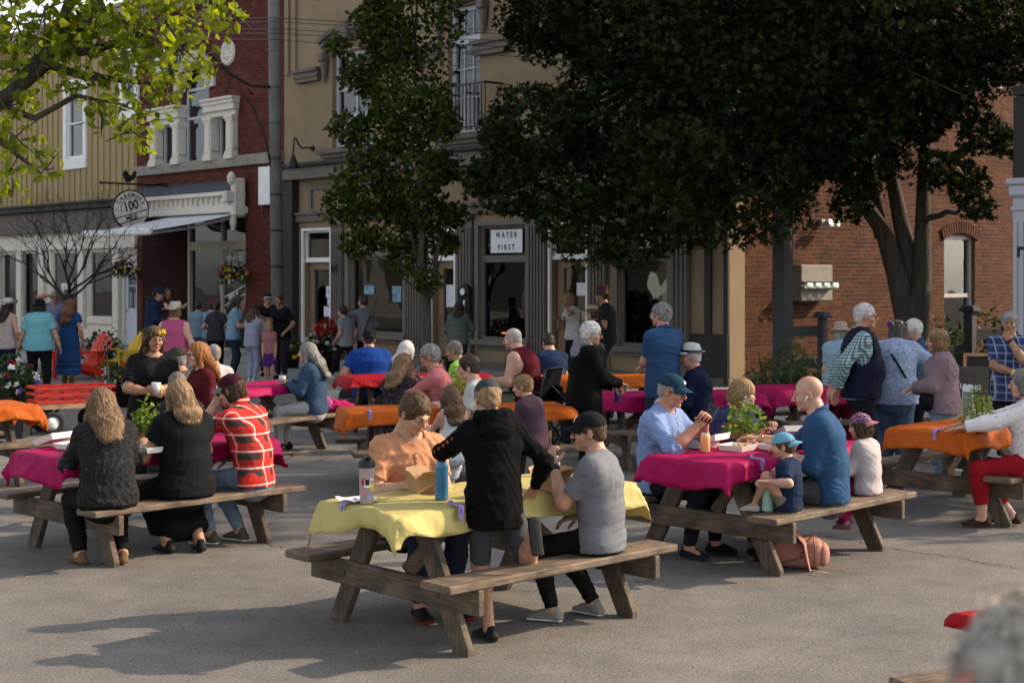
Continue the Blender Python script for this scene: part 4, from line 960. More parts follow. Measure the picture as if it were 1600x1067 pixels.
# ---- hands (right hand: fingers +y, palm -z, thumb towards -x)
HANDS = {}
def hand_mesh(pose, cell):
 if (pose, cell) in HANDS: return HANDS[(pose, cell)]
 curl, spread, th = {'relax': (.38, .05, .5), 'grip': (.95, .03, .95), 'flat': (.10, .09, .25), 'fist': (1.35, .0, 1.1), 'pinch': (.75, .04, 1.0)}[pose]
 f = Field(.011); base = [(-.029, .086), (-.010, .092), (.010, .090), (.028, .082)]; Ls = [.072, .080, .075, .058]
 f.seg((0, -.035, 0), (0, .02, 0), .028, .020, .031, .017, (1, 0, 0), (0, 0, 1))
 for i, ((bx, by), L) in enumerate(zip(base, Ls)):
  f.cone((bx * .55, .012, 0), (bx, by, 0), .0145, .0115)
  p = V3(bx, by, 0); a = 0; sp = (i - 1.4) * spread; r = .0092 if i < 3 else .008
  for j, (fr, cj) in enumerate(((.45, .75), (.31, 1.1), (.24, .8))):
   a += curl * cj * (1 + .08 * i); d = V3(math.sin(sp) * math.cos(a), math.cos(a) * math.cos(sp), -math.sin(a)); q = p + d * L * fr
   f.cone(p, q, r, r * .9, k=.004); p = q; r *= .9
 p = V3(-.02, .022, -.006); a = V3(-.75, .62, -.2 - .5 * th);
 for L, r in ((.036, .0145), (.030, .0105), (.024, .009)):
  q = p + nrm(a) * L; f.cone(p, q, r, r * .88, k=.008); p = q; a = a + V3(.5 * th, .25, -.25 * th)
 HANDS[(pose, cell)] = f.mesh(cell); return HANDS[(pose, cell)]
# ---- materials of people
def skin_mat(name, col):
 key = 'skin_' + name
 if key in MATS: return MATS[key]
 m, N, L, B = new_mat(key)
 at_ = N.new('ShaderNodeVertexColor'); at_.layer_name = 'tint'
 tc = N.new('ShaderNodeTexCoord'); n = N.new('ShaderNodeTexNoise'); n.inputs['Scale'].default_value = 18; n.inputs['Detail'].default_value = 5
 L.new(tc.outputs['Object'], n.inputs['Vector'])
 r = N.new('ShaderNodeValToRGB'); r.color_ramp.elements[0].color = rgb([c * f for c, f in zip(col, (.86, .78, .76))]); r.color_ramp.elements[1].color = rgb([min(1, c * 1.1) for c in col])
 r.color_ramp.elements[0].position = .3; r.color_ramp.elements[1].position = .7; L.new(n.outputs['Fac'], r.inputs[0])
 mx = N.new('ShaderNodeMix'); mx.data_type = 'RGBA'; mx.blend_type = 'MULTIPLY'; mx.inputs[0].default_value = 1
 L.new(r.outputs[0], mx.inputs[6]); L.new(at_.outputs[0], mx.inputs[7]); L.new(mx.outputs[2], B.inputs['Base Color'])
 B.inputs['Roughness'].default_value = .5; B.inputs['Specular IOR Level'].default_value = .35
 B.inputs['Subsurface Weight'].default_value = .12; B.inputs['Subsurface Radius'].default_value = (.012, .005, .003); B.inputs['Subsurface Scale'].default_value = 1.0
 MATS[key] = m; return m
def hair_mat(name, c1, c2, rough=.58):
 key = 'hair_' + name
 if key in MATS: return MATS[key]
 m, N, L, B = new_mat(key)
 tc = N.new('ShaderNodeTexCoord'); mp = N.new('ShaderNodeMapping'); mp.inputs['Scale'].default_value = (60, 60, 7); L.new(tc.outputs['Object'], mp.inputs[0])
 n = N.new('ShaderNodeTexNoise'); n.inputs['Scale'].default_value = 1.6; n.inputs['Detail'].default_value = 5; n.inputs['Distortion'].default_value = .6; L.new(mp.outputs[0], n.inputs['Vector'])
 g = N.new('ShaderNodeNewGeometry'); ad = N.new('ShaderNodeMath'); ad.operation = 'MULTIPLY_ADD'; ad.inputs[1].default_value = .35; L.new(g.outputs['Random Per Island'], ad.inputs[0]); L.new(n.outputs['Fac'], ad.inputs[2])
 r = N.new('ShaderNodeValToRGB'); r.color_ramp.elements[0].position = .34; r.color_ramp.elements[1].position = .8; r.color_ramp.elements[0].color = rgb(c1); r.color_ramp.elements[1].color = rgb(c2)
 L.new(ad.outputs[0], r.inputs[0]); L.new(r.outputs[0], B.inputs['Base Color']); B.inputs['Roughness'].default_value = rough; B.inputs['Specular IOR Level'].default_value = .22
 b = N.new('ShaderNodeBump'); b.inputs['Strength'].default_value = .8; b.inputs['Distance'].default_value = .006; L.new(n.outputs['Fac'], b.inputs['Height']); L.new(b.outputs[0], B.inputs['Normal'])
 MATS[key] = m; return m
def cloth(name, col, var=.07, rough=.85, weave=22, bump=.2, col2=None, scale=5):
 weave = min(weave, 24)
 col = tuple(c * .68 for c in col)
 return mat('cloth_' + name, col, rough, var, scale, bump, weave, spec=.08, col2=col2, sheen=0, bdist=.018)
def ramp_const(N, stops):
 r = N.new('ShaderNodeValToRGB'); r.color_ramp.interpolation = 'CONSTANT'; e = r.color_ramp.elements
 e[0].position = stops[0][0]; e[0].color = rgb(stops[0][1]); e[1].position = stops[1][0]; e[1].color = rgb(stops[1][1])
 for p, c in stops[2:]: x = e.new(p); x.color = rgb(c)
 return r
def plaid(name, va, hb, fx, fz, mode='MULTIPLY', fac=1.0, ang=0.0):
 key = 'plaid_' + name
 if key in MATS: return MATS[key]
 m, N, L, B = new_mat(key)
 tc = N.new('ShaderNodeTexCoord'); mp = N.new('ShaderNodeMapping'); mp.inputs['Rotation'].default_value = (0, 0, R(ang)); L.new(tc.outputs['Object'], mp.inputs[0])
 sp = N.new('ShaderNodeSeparateXYZ'); L.new(mp.outputs[0], sp.inputs[0])
 # across: x + y so that sides and sleeves are striped too
 a = N.new('ShaderNodeMath'); a.operation = 'MULTIPLY_ADD'; a.inputs[1].default_value = .8; L.new(sp.outputs[1], a.inputs[0]); L.new(sp.outputs[0], a.inputs[2])
 outs = []
 for src, f, st in ((a.outputs[0], fx, va), (sp.outputs[2], fz, hb)):
  q = N.new('ShaderNodeMath'); q.operation = 'MULTIPLY'; q.inputs[1].default_value = f; L.new(src, q.inputs[0]); fr = N.new('ShaderNodeMath'); fr.operation = 'FRACT'; L.new(q.outputs[0], fr.inputs[0])
  r = ramp_const(N, st); L.new(fr.outputs[0], r.inputs[0]); outs.append(r.outputs[0])
 mx = N.new('ShaderNodeMix'); mx.data_type = 'RGBA'; mx.blend_type = mode; mx.inputs[0].default_value = fac
 L.new(outs[0], mx.inputs[6]); L.new(outs[1], mx.inputs[7]); L.new(mx.outputs[2], B.inputs['Base Color']); B.inputs['Roughness'].default_value = .85; B.inputs['Specular IOR Level'].default_value = .08
 MATS[key] = m; return m
def spots(name, bg, cols, scale=18, size=.45, rough=.85):
 key = 'spots_' + name
 if key in MATS: return MATS[key]
 m, N, L, B = new_mat(key)
 tc = N.new('ShaderNodeTexCoord'); v = N.new('ShaderNodeTexVoronoi'); v.inputs['Scale'].default_value = scale; L.new(tc.outputs['Object'], v.inputs['Vector'])
 nz = N.new('ShaderNodeTexNoise'); nz.inputs['Scale'].default_value = scale * 2.5; L.new(tc.outputs['Object'], nz.inputs['Vector'])
 sp = N.new('ShaderNodeSeparateColor'); L.new(v.outputs['Color'], sp.inputs[0])
 r = ramp_const(N, [(i / len(cols), c) for i, c in enumerate(cols)]); L.new(sp.outputs[0], r.inputs[0])
 ad = N.new('ShaderNodeMath'); ad.operation = 'MULTIPLY_ADD'; ad.inputs[1].default_value = .5; L.new(nz.outputs['Fac'], ad.inputs[0]); L.new(v.outputs['Distance'], ad.inputs[2])
 lt = N.new('ShaderNodeMath'); lt.operation = 'LESS_THAN'; lt.inputs[1].default_value = size + .2; L.new(ad.outputs[0], lt.inputs[0])
 mx = N.new('ShaderNodeMix'); mx.data_type = 'RGBA'; L.new(lt.outputs[0], mx.inputs[0]); mx.inputs[6].default_value = rgb(bg); L.new(r.outputs[0], mx.inputs[7])
 L.new(mx.outputs[2], B.inputs['Base Color']); B.inputs['Roughness'].default_value = rough; B.inputs['Specular IOR Level'].default_value = .08
 MATS[key] = m; return m
EYEW = mat('eye_white', (.34, .30, .27), .3, .05, 5, 0); IRIS = mat('eye_dark', (.02, .014, .01), .2, .1, 5, 0)
SK = {'light': (.40, .225, .15), 'fair': (.45, .26, .185), 'tan': (.31, .165, .10), 'ruddy': (.41, .20, .135), 'dark': (.12, .06, .035), 'pale': (.48, .31, .24)}
HR = {'warm': ((.15, .13, .11), (.44, .39, .33)), 'brown': ((0.0216, 0.0122, 0.00648), (0.0936, 0.054, 0.0288)), 'dark': ((0.005, 0.004, 0.0035), (0.042, 0.030, 0.022)), 'blond': ((0.115, 0.0648, 0.0288), (0.396, 0.259, 0.137)), 'dirty': ((0.0576, 0.0324, 0.0158), (0.245, 0.151, 0.0792)),
      'red': ((0.115, 0.036, 0.0108), (0.346, 0.137, 0.0432)), 'auburn': ((0.0432, 0.0158, 0.00864), (0.144, 0.0576, 0.0288)), 'grey': ((0.072, 0.0684, 0.0648), (0.302, 0.288, 0.274)), 'white': ((0.274, 0.266, 0.259), (0.54, 0.526, 0.504)), 'ash': ((0.036, 0.0302, 0.0252), (0.144, 0.122, 0.101)), 'silver': ((0.07, 0.065, 0.06), (0.25, 0.235, 0.21))}
def rotm(yaw=0, nod=0, tilt=0): return np.array(Euler((R(-nod), R(tilt), R(yaw)), 'XYZ').to_matrix())
def ik(a, t, l1, l2, hint):
 d = t - a; L = np.linalg.norm(d); Lc = min(max(L, abs(l1 - l2) + .01), (l1 + l2) * .995); dn = d / max(L, 1e-6); t = a + dn * Lc
 x = (l1*l1 - l2*l2 + Lc*Lc) / (2 * Lc); h = math.sqrt(max(l1*l1 - x*x, 0)); hv = hint - dn * (hint @ dn)
 return a + dn * x + nrm(hv) * h, t
LOD = {0: (.0115, .0042, .0036), 1: (.0145, .0052, .0048), 2: (.019, .0065, .0062)}
PCOUNT = [0]
def person(label, pos, face, H=1.72, sex='m', sit=False, seat=.43, lean=6, side=0, twist=0, head=(0, 0, 0), build=1.0, belly=0.0, skin='light', lod=1,
           hl=None, hr=None, hpl='relax', hpr='relax', pl=None, pr=None, el=None, er=None, feet=None, knees=None, top=None, bot=None, shoes=None, hair=None, hat=None, glasses=None,
           beard=None, group='people at the street gathering', ground=0.0, extra=None, base_z=None):
 PCOUNT[0] += 1; seed = PCOUNT[0]; cell, hcell, fcell = LOD[lod]
 k = H / 1.75; hh = .235 * k ** (.5 if H < 1.5 else .8); hs = hh / .235; fem = sex == 'f'; ch = H < 1.42
 f_ = build
 root = empty('person', (pos[0], pos[1], ground), R(face - 90), label, 'person', group)
 hipz = (seat + .088 * k * (1 if not ch else .85)) if sit else .515 * H
 if base_z: hipz += base_z
 hip = V3(0, 0, hipz)
 up = lambda a, s=0: V3(math.sin(R(s)), math.sin(R(a)) * math.cos(R(s)), math.cos(R(a)) * math.cos(R(s)))
 TL = .305 * H
 waist = hip + up(lean * .35, side * .4) * TL * .36; chest = waist + up(lean, side) * TL * .34; neck = chest + up(lean * 1.15, side) * TL * .30
 upv = nrm(neck - chest); rt = nrm(V3(math.cos(R(twist)), math.sin(R(twist)), 0)); rt = nrm(rt - upv * (rt @ upv)); fwv = nrm(np.cross(upv, rt))
 rtp = V3(1, 0, 0); fwp = V3(0, 1, 0)
 sw = (.094 if not fem else .083) * H * (.9 if ch else 1) * (1 + (f_ - 1) * .5); sh = neck - upv * .038 * H
 sL, sR = sh - rt * sw, sh + rt * sw
 hw = .052 * H * (1.05 if fem else 1); HL, HR_ = hip - rtp * hw, hip + rtp * hw
 ua, fa = .168 * H, .148 * H
 def hand_t(t, s):
  if t is None: return (sR if s > 0 else sL) + V3(s * .05 * k, .03, -(ua + fa) * .985)
  if isinstance(t, Vector):
   a_ = R(face - 90); c_, s_ = math.cos(a_), math.sin(a_); dx, dy = t.x - pos[0], t.y - pos[1]; t = (c_ * dx + s_ * dy, -s_ * dx + c_ * dy, t.z - ground)
  return np.array(t, float)
 tL, tR = hand_t(hl, -1), hand_t(hr, 1)
 hintL = np.array(el, float) if el is not None else V3(-.5, -.6, -.6); hintR = np.array(er, float) if er is not None else V3(.5, -.6, -.6)
 eL, wL = ik(sL, tL, ua, fa, hintL); eR, wR = ik(sR, tR, ua, fa, hintR)
 th, shn = .245 * H, .235 * H; ankz = .045 * H
 if feet is None:
  if sit: feet = ((-.10 * k, th * .95 + .02, ankz + .01), (.10 * k, th * .85 + .02, ankz + .01))
  else: feet = ((-.075 * k, .0, ankz), (.085 * k, -.03, ankz))
 kn = knees or ((-.12, 1, .6), (.12, 1, .6))
 kL, aL = ik(HL, np.array(feet[0], float), th, shn, np.array(kn[0], float)); kR, aR = ik(HR_, np.array(feet[1], float), th, shn, np.array(kn[1], float))
 # torso sections
 if fem: hipS, waiS, cheS, shoS = (.103, .072), (.083, .060), (.088, .062), (.084, .050)
 else: hipS, waiS, cheS, shoS = (.094, .068), (.088, .064), (.100, .068), (.094, .052)
 if ch: hipS, waiS, cheS, shoS = (.088, .066), (.082, .064), (.086, .062), (.078, .050)
 sc = lambda s_, o=0, g=1: (s_[0] * H * (1 + (f_ - 1) * g) + o, s_[1] * H * (1 + (f_ - 1) * 1.25 * g) + o)
 def torso(F_, o=0.0, lo_=True, hi_=True):
  a, b, c, d = sc(hipS, o), sc(waiS, o), sc(cheS, o), sc(shoS, o, .6)
  if lo_: F_.seg(hip - V3(0, 0, .035 * H), waist, *a, *b, rtp, fwp, k=.05)
  F_.seg(waist, chest, *b, *c, nrm(rtp + rt), nrm(fwp + fwv), k=.05)
  if hi_: F_.seg(chest, sh - upv * .012 * H, *c, *d, rt, fwv, k=.05)
  if belly: F_.ell(waist + fwv * .045 * H * belly - V3(0, 0, .02), (.085 * H * f_ + o, .075 * H * (1 + belly * .4) + o, .09 * H + o), k=.06)
  if fem and not ch:
   for s in (-1, 1): F_.ball(chest + rt * s * .046 * H + fwv * .045 * H * f_ - upv * .005, .047 * H * f_ + o * .8, k=.05)
  for s_, S_ in ((-1, sL), (1, sR)): F_.ball(S_ - upv * .010 * H, .0335 * H * (1 + (f_ - 1) * .5) + o, k=.045); F_.cone(S_, neck - upv * .004 * H, .026 * H + o * .7, .029 * H + o * .3, k=.05)
 ar = .0255 * H * (1 + (f_ - 1) * .8) * (.92 if fem else 1.05)
 def arm(F_, s, o1=0.0, o2=0.0, upper=1.0, fore=1.0, flat=True):
  S_, E_, W_ = (sL, eL, wL) if s < 0 else (sR, eR, wR)
  if upper < 1: F_.cone(S_, S_ + (E_ - S_) * upper, ar * 1.12 + o1, ar * 1.02 + o1 * 1.25, flat=flat, k=.03)
  else: F_.cone(S_, E_, ar * 1.12 + o1, ar * .93 + o1, k=.03)
  if upper >= 1 and fore > 0:
   mid = E_ + (W_ - E_) * .35
   if fore >= .35: F_.cone(E_, mid, ar * .93 + o2, ar * .95 + o2, k=.03); F_.cone(mid, E_ + (W_ - E_) * fore, ar * .95 + o2, (ar * .95 + (ar * .66 - ar * .95) * (fore - .35) / .65) + o2, flat=flat, k=.03)
   else: F_.cone(E_, E_ + (W_ - E_) * fore, ar * .93 + o2, ar * .95 + o2, flat=flat, k=.03)
 tr = .046 * H * (1 + (f_ - 1) * .9) * (1.06 if fem else 1)
 def leg(F_, s, o1=0.0, o2=0.0, upto=2.0, flare=0.0, flat=True):
  P_, K_, A_ = (HL, kL, aL) if s < 0 else (HR_, kR, aR)
  if upto <= 1: F_.cone(P_, P_ + (K_ - P_) * upto, tr * 1.08 + o1, tr * (1.08 - .32 * upto) + o1 * 1.6, flat=flat, k=.04); return
  F_.cone(P_, K_, tr * 1.08 + o1, tr * .74 + o1, k=.04); q = upto - 1; mid = K_ + (A_ - K_) * .33
  F_.cone(K_, mid, tr * .72 + o2, tr * .70 + o2, k=.03); F_.cone(mid, K_ + (A_ - K_) * q, tr * .70 + o2, tr * (.70 - .28 * (q - .33) / .67) + o2 + flare, flat=flat, k=.03)
 nk = .0315 * H * (.88 if fem else 1.05) * (1 + (f_ - 1) * .4)
 hR = rotm(*head); fwd_neck = np.array([0, 1, 0])
 hc = neck + nrm(upv + V3(0, .25, 0) * (0 if lean > 35 else 1)) * (.034 * H + .095 * hs) + fwv * .012 * k
 HM = np.eye(4); HM[:3, :3] = np.column_stack([rtp, fwp, V3(0, 0, 1)]) @ hR * hs; HM[:3, 3] = hc
 chin_neck = hc + hR @ (V3(0, -.03, -.07) * hs)
 # --- the body: one mesh
 B = Field(.03); torso(B, -.004)
 for s in (-1, 1): arm(B, s, flat=False); leg(B, s, flat=False)
 B.cone(neck - upv * .03, chin_neck, nk * 1.12, nk, k=.03)
 for A_, K_ in ((aL, kL), (aR, kR)):
  d = nrm(V3(A_[0] - K_[0], 0, 0) * .0 + V3((A_[0]) * .6, .30, 0)); B.cone(A_ + V3(0, 0, -.012), A_ + d * .11 * k - V3(0, 0, ankz * .55), .033 * k, .024 * k)
 P, Q = B.mesh(cell * (1.15 if lod < 2 else 1.0)); T = np.ones((len(P), 3)); mi = np.zeros(len(Q), int)
 Ps, Qs, Ts, Ms = [P], [Q], [T], [mi]
 def addm(P2, Q2, T2=None, m=0):
  b = sum(len(p) for p in Ps); Ps.append(P2); Qs.append(Q2 + b); Ts.append(np.ones((len(P2), 3)) if T2 is None else T2); Ms.append(np.full(len(Q2), m))
 hp_, hq_, ht_ = head_mesh('c' if ch else sex, hcell)
 addm(hp_ @ HM[:3, :3].T + HM[:3, 3], hq_, ht_)
 for s in (-1, 1):
  ep, eq = uv_ball((s * .031, .0768, -.001), .0125); ep[:, 2] = (ep[:, 2] + .001) * .62 - .001; addm(ep @ HM[:3, :3].T + HM[:3, 3], eq[eq[:, 0] >= 20], None, 1); addm(ep @ HM[:3, :3].T + HM[:3, 3], eq[eq[:, 0] < 20], None, 2)
  bq = Field(.004).cone((s * .016, .088, .019), (s * .033, .084, .024), .0045, .0042).cone((s * .033, .084, .024), (s * .048, .069, .018), .0042, .003) if False else None
  bp = []; n_ = 7
  for i in range(n_):
   t = i / (n_ - 1); c = V3(s * (.014 + .036 * t), .0915 - .006 * t - .016 * t * t, .017 + .009 * math.sin(t * 2.4)); w = .0042 * (1 - .55 * t)
   bp += [c + V3(0, -.004, w), c + V3(0, .003, 0), c + V3(0, -.004, -w)]
  bq = np.array([(3*i+j, 3*i+j+1, 3*i+j+4, 3*i+j+3) for i in range(n_ - 1) for j in range(2)]); addm(np.array(bp) @ HM[:3, :3].T + HM[:3, 3], bq, None, 3)
 hk = .19 / .178 * k ** .8 * (.9 if fem else 1)
 info = {}
 for s, W_, E_, ps, pd in ((-1, wL, eL, hpl, pl), (1, wR, eR, hpr, pr)):
  vp, vq = hand_mesh(ps, fcell); vp = vp * hk
  if s < 0: vp = vp * [-1, 1, 1]; vq = vq[:, ::-1]
  y = nrm(W_ - E_) if not (isinstance(pd, tuple) and len(pd) == 2) else nrm(np.array(pd[1], float))
  pn = np.array(pd[0] if (isinstance(pd, tuple) and len(pd) == 2) else (pd if pd is not None else ((-s * .8, -.1, -.1) if hl is None and s < 0 or hr is None and s > 0 else (0, .0, -1))), float)
  z = -nrm(pn - y * (pn @ y)); x = np.cross(y, z); Mh = np.column_stack([x, y, z])
  addm(vp @ Mh.T + W_, vq); info['hl' if s < 0 else 'hr'] = W_ + y * .085 * hk - z * .02
 Pa, Qa, Ta, Ma = np.concatenate(Ps), np.concatenate(Qs), np.concatenate(Ts), np.concatenate(Ms)
 hm = hair_mat(hair[1], *HR[hair[1]]) if hair else None
 sm = skin_mat(skin, SK[skin])
 me = fast_mesh('body', Pa, Qa); me.polygons.foreach_set('material_index', Ma.astype(np.int32))
 ca = me.color_attributes.new('tint', 'FLOAT_COLOR', 'POINT'); ca.data.foreach_set('color', np.column_stack([Ta, np.ones(len(Ta))]).astype(np.float32).ravel())
 link('body', me, root, [sm, EYEW, IRIS, hm or hair_mat('grey', *HR['grey'])])
 # --- clothes
 def hem_plane(drop): return hip - V3(0, 0, drop * H)
 if bot:
  o1, o2 = bot.get('fit', (.010, .012)); Fb = Field(.03); ln = bot.get('len', 1.97); ty = bot.get('type', 'trousers')
  if ty in ('trousers', 'shorts'):
   Fb.seg(hip - V3(0, 0, .035 * H), waist, *sc(hipS, o1), *sc(waiS, o1 * .8), rtp, fwp, k=.05, )
   for s in (-1, 1): leg(Fb, s, o1, o2, ln, bot.get('flare', 0))
   wl_ = hip + (waist - hip) * .75; Fb.cut_plane(wl_, waist - hip)
  else:
   Fb.seg(hip - V3(0, 0, .03 * H), waist, *sc(hipS, o1), *sc(waiS, o1), rtp, fwp, k=.05)
   if sit:
    for s in (-1, 1): leg(Fb, s, .03, .03, ln, .02)
    Fb.k = .09; Fb.cone(hip + V3(0, .05, .0), (kL + kR) / 2, tr * 1.15, tr * .8, k=.12)
    kk_ = (kL + kR) / 2; aa = (aL + aR) / 2; q_ = max(0, ln - 1)
    if q_ > 0: Fb.seg(kk_, kk_ + (aa - kk_) * q_, .12 * k, .07 * k, .16 * k, .09 * k, rtp, fwp, k=.08, flat=False)
   else:
    zb = hip[2] - ln * .49 * H; Fb.seg((0, 0, zb), hip - V3(0, 0, .02), sc(hipS)[0] * 1.05 + .09 * ln, sc(hipS)[1] + .08 * ln, *sc(hipS, o1 + .01), rtp, fwp, k=.05, flat=True)
  p_, q_ = Fb.mesh(cell); p_ = wrinkle(p_, q_, bot.get('wr', .004), seed * 3 + 1, .11)
  to_obj(bot.get('name', ty if ty != 'dress' else 'skirt'), p_, q_, bot['m'], root)
 if top:
  o = top.get('fit', .014); Ft = Field(.03); torso(Ft, o)
  sl = top.get('sleeve', 'short'); os_ = top.get('so', .012)
  for s in (-1, 1):
   if sl == 'short': arm(Ft, s, os_, 0, top.get('sl', .62), 0)
   elif sl == 'long': arm(Ft, s, os_, os_, 1, .97)
   elif sl == 'roll': arm(Ft, s, os_, os_ + .004, 1, .22)
  drop = top.get('drop', .055)
  if not sit and drop > .03: a_ = sc(hipS, o + .008 + top.get('flare', 0)); Ft.seg(hip - V3(0, 0, drop * H + .02), hip + V3(0, 0, .03), *a_, *sc(hipS, o), rtp, fwp, k=.05)
  if sit:
   for s in (-1, 1):
    P_, K_ = (HL, kL) if s < 0 else (HR_, kR); Ft.cone(P_, P_ + (K_ - P_) * top.get('lap', .14), tr * 1.05 + o + .004, tr * 1.02 + o + .004, flat=True, k=.04)
   Ft.cut_plane(hip - V3(0, 0, .085 * k - .012), (0, 0, -1))
  else: Ft.cut_plane(hip - V3(0, 0, drop * H), (0, 0.05, -1))
  nr = top.get('neck', .046) * H * (1 if not ch else .9); Ft.cut_ell(neck + upv * .028 * H + fwv * .018 * H * top.get('vee', 1), (nr, nr * .95, nr * (.8 + .4 * (top.get('vee', 1) - 1))), .006)
  if sl == 'none':
   for s, S_ in ((-1, sL), (1, sR)): Ft.cut_ell(S_ + rt * s * .028 * H - upv * .03 * H, (.034 * H, .075 * H, .085 * H), .01)
  if top.get('hood'): Ft.seg(neck - fwv * .055 * H - upv * .03 * H, neck - fwv * .05 * H + upv * .02 * H, .085 * H, .03 * H, .075 * H, .022 * H, rt, fwv, k=.03)
  p_, q_ = Ft.mesh(cell); p_ = wrinkle(p_, q_, top.get('wr', .0036), seed * 3 + 2, top.get('wl', .14))
  so = to_obj(top.get('name', 'shirt'), p_, q_, top['m'], root); info['shirt'] = (p_, q_, so)
  cl = top.get('collar')
  if cl:
   C = Field(.008); n_ = 11; pts = []
   for i in range(n_):
    a = R(-70 + 140 * i / (n_ - 1)) + math.pi / 2 + math.pi
    pts.append(neck + upv * (.016 * H + .010 * H * (1 - abs(2 * i / (n_ - 1) - 1))) + rt * math.cos(a) * nk * 1.42 + fwv * (math.sin(a) * nk * 1.35 + .004 * H))
   pts = [pts[0] + fwv * .035 * H - upv * .022 * H + rt * .0] + pts + [pts[-1] + fwv * .035 * H - upv * .022 * H]
   pts.sort(key=lambda v: 0) if False else None
   for a, b in zip(pts, pts[1:]): C.seg(a, b, .013 * H, .0055, .013 * H, .0055, upv, nrm(np.cross(b - a, upv)), k=.006)
   p_, q_ = C.mesh(min(cell * .7, .009)); to_obj('collar', p_, q_, cl if not isinstance(cl, bool) else top['m'], root)
  if top.get('hoodcol'):
   C = Field(.02); n_ = 12
   pts = [neck + upv * (.02 * H) + rt * math.cos(a) * nk * 1.9 + fwv * (math.sin(a) * nk * 1.75 - .012 * H) - upv * (.028 * H if math.sin(a) > .2 else -.004 * H) for a in np.linspace(0, 2 * math.pi, n_)]
   for a, b in zip(pts, pts[1:]): C.cone(a, b, .020 * H, .020 * H, k=.02)
   C.ell(neck - fwv * .062 * H - upv * .035 * H, (.075 * H, .035 * H, .055 * H), k=.03)
   p_, q_ = C.mesh(cell * .9); p_ = wrinkle(p_, q_, .004, seed + 91, .06); to_obj('hood', p_, q_, top['hoodcol'], root)
  vs = top.get('vest')
  if vs:
   Fv = Field(.03); torso(Fv, o + .024);
   Fv.seg(hip - V3(0, 0, .04 * H + .02), hip + V3(0, 0, .03), *sc(hipS, o + .03), *sc(hipS, o + .024), rtp, fwp, k=.05); Fv.cut_plane(hip - V3(0, 0, .05 * H), (0, 0, -1))
   for s, S_ in ((-1, sL), (1, sR)): Fv.cut_ell(S_ + rt * s * .03 * H - upv * .04 * H, (.036 * H, .075 * H, .10 * H), .01)
   Fv.cut_ell(neck + upv * .01 * H + fwv * .10 * H - upv * .07 * H, (.022 * H, .075 * H, .13 * H), .008); Fv.cut_ell(neck + upv * .05 * H, (.045 * H, .045 * H, .05 * H), .006)
   p_, q_ = Fv.mesh(cell); p_ = wrinkle(p_, q_, .004, seed + 5, .12); to_obj('vest', p_, q_, vs, root)
 if shoes:
  for s, A_, K_ in ((-1, aL, kL), (1, aR, kR)):
   fd = shoes.get('dirs', {}).get(s); lv = nrm(K_ - A_)
   d = np.array(fd, float) if fd is not None else V3(s * .22, 1, -.0)
   d = nrm(d);
   if fd is None: d = nrm(V3(s * .2, 1, 0))
   un = nrm(V3(0, 0, 1) - d * d[2]) if abs(d[2]) < .95 else nrm(-np.array([0, 1, 0]))
   if fd is not None: un = nrm(lv - d * (lv @ d))
   rr_ = np.cross(d, un); base = A_ - un * ankz * .98; L_ = .155 * k; Fs = Field(.02)
   Fs.seg(base - d * .045 * k + un * .028 * k, base + d * L_ * .98 + un * .022 * k, .036 * k, .030 * k, .040 * k, .021 * k, rr_, un); Fs.cone(base - d * .03 * k + un * .03 * k, base - d * .012 * k + un * (.075 if not shoes.get('boot') else .2) * k, .036 * k, .036 * k * (1 if not shoes.get('boot') else 1.35)); Fs.cone(base + d * .02 * k + un * .055 * k, base + d * .10 * k + un * .036 * k, .034 * k, .028 * k)
   Fs.cut_plane(base + un * .012 * k, -un)
   if not shoes.get('boot'): Fs.cut_plane(A_ + un * .03 * k, un)
   p_, q_ = Fs.mesh(.0085 if lod == 0 else .012); ob = to_obj('shoe', p_, q_, shoes['m'], root)
   if shoes.get('sole'):
    G = Field(.01); G.seg(base - d * .055 * k + un * .010 * k, base + d * L_ * 1.05 + un * .010 * k, .037 * k, .012 * k, .042 * k, .012 * k, rr_, un); p_, q_ = G.mesh(.007 if lod == 0 else .011); to_obj('sole', p_, q_, shoes['sole'], ob)
 # --- hair
 if hair: make_hair(root, hair, hm, HM, hs, lod, seed, neck, chest, waist, fwv, rt, upv, bool(hat), H)
 if beard:
  Fh = Field(.012); Fh.ell((0, .028, -.076), (.056, .055, .038)); Fh.ell((0, .058, -.088), (.028, .026, .026)); Fh.cut_plane((0, .03, -.045), (0, .0, 1)); Fh.cut_ell((0, .1, -.062), (.021, .03, .010)); p_, q_ = Fh.mesh(hcell * 1.2); to_obj('beard', p_, q_, hair_mat(beard, *HR[beard]), root, HM)
 if glasses:
  gm = glasses if not isinstance(glasses, bool) else blk; mb = MB()
  for s in (-1, 1):
   mb.tube([(s * .032 + .023 * math.cos(a), .099 - abs(.012 * math.cos(a)) * (1 if s * math.cos(a) > 0 else .2), -.003 + .0185 * math.sin(a)) for a in np.linspace(0, 2 * math.pi, 15)], .0024, 5, cap=False); mb.tube([(s * .055, .09, .004), (s * .077, .04, .004), (s * .08, -.01, .0)], .0022, 5)
  mb.tube([(-.01, .104, .002), (0, .106, .005), (.01, .104, .002)], .002, 5)
  o = mb.build('glasses', gm, root); o.matrix_local = Matrix(HM.tolist())
  if glasses == SHADES:
   for s in (-1, 1): mb = MB(); mb.lathe([(0, .003), (.012, .002), (.022, 0)], 14, M=Matrix.Translation((s * .032, .098, -.003)) @ Matrix.Rotation(R(-90), 4, 'X'), sy=.82); l_ = mb.build('lens', SHADES, o)
 if hat: make_hat(root, hat, HM, lod, seed)
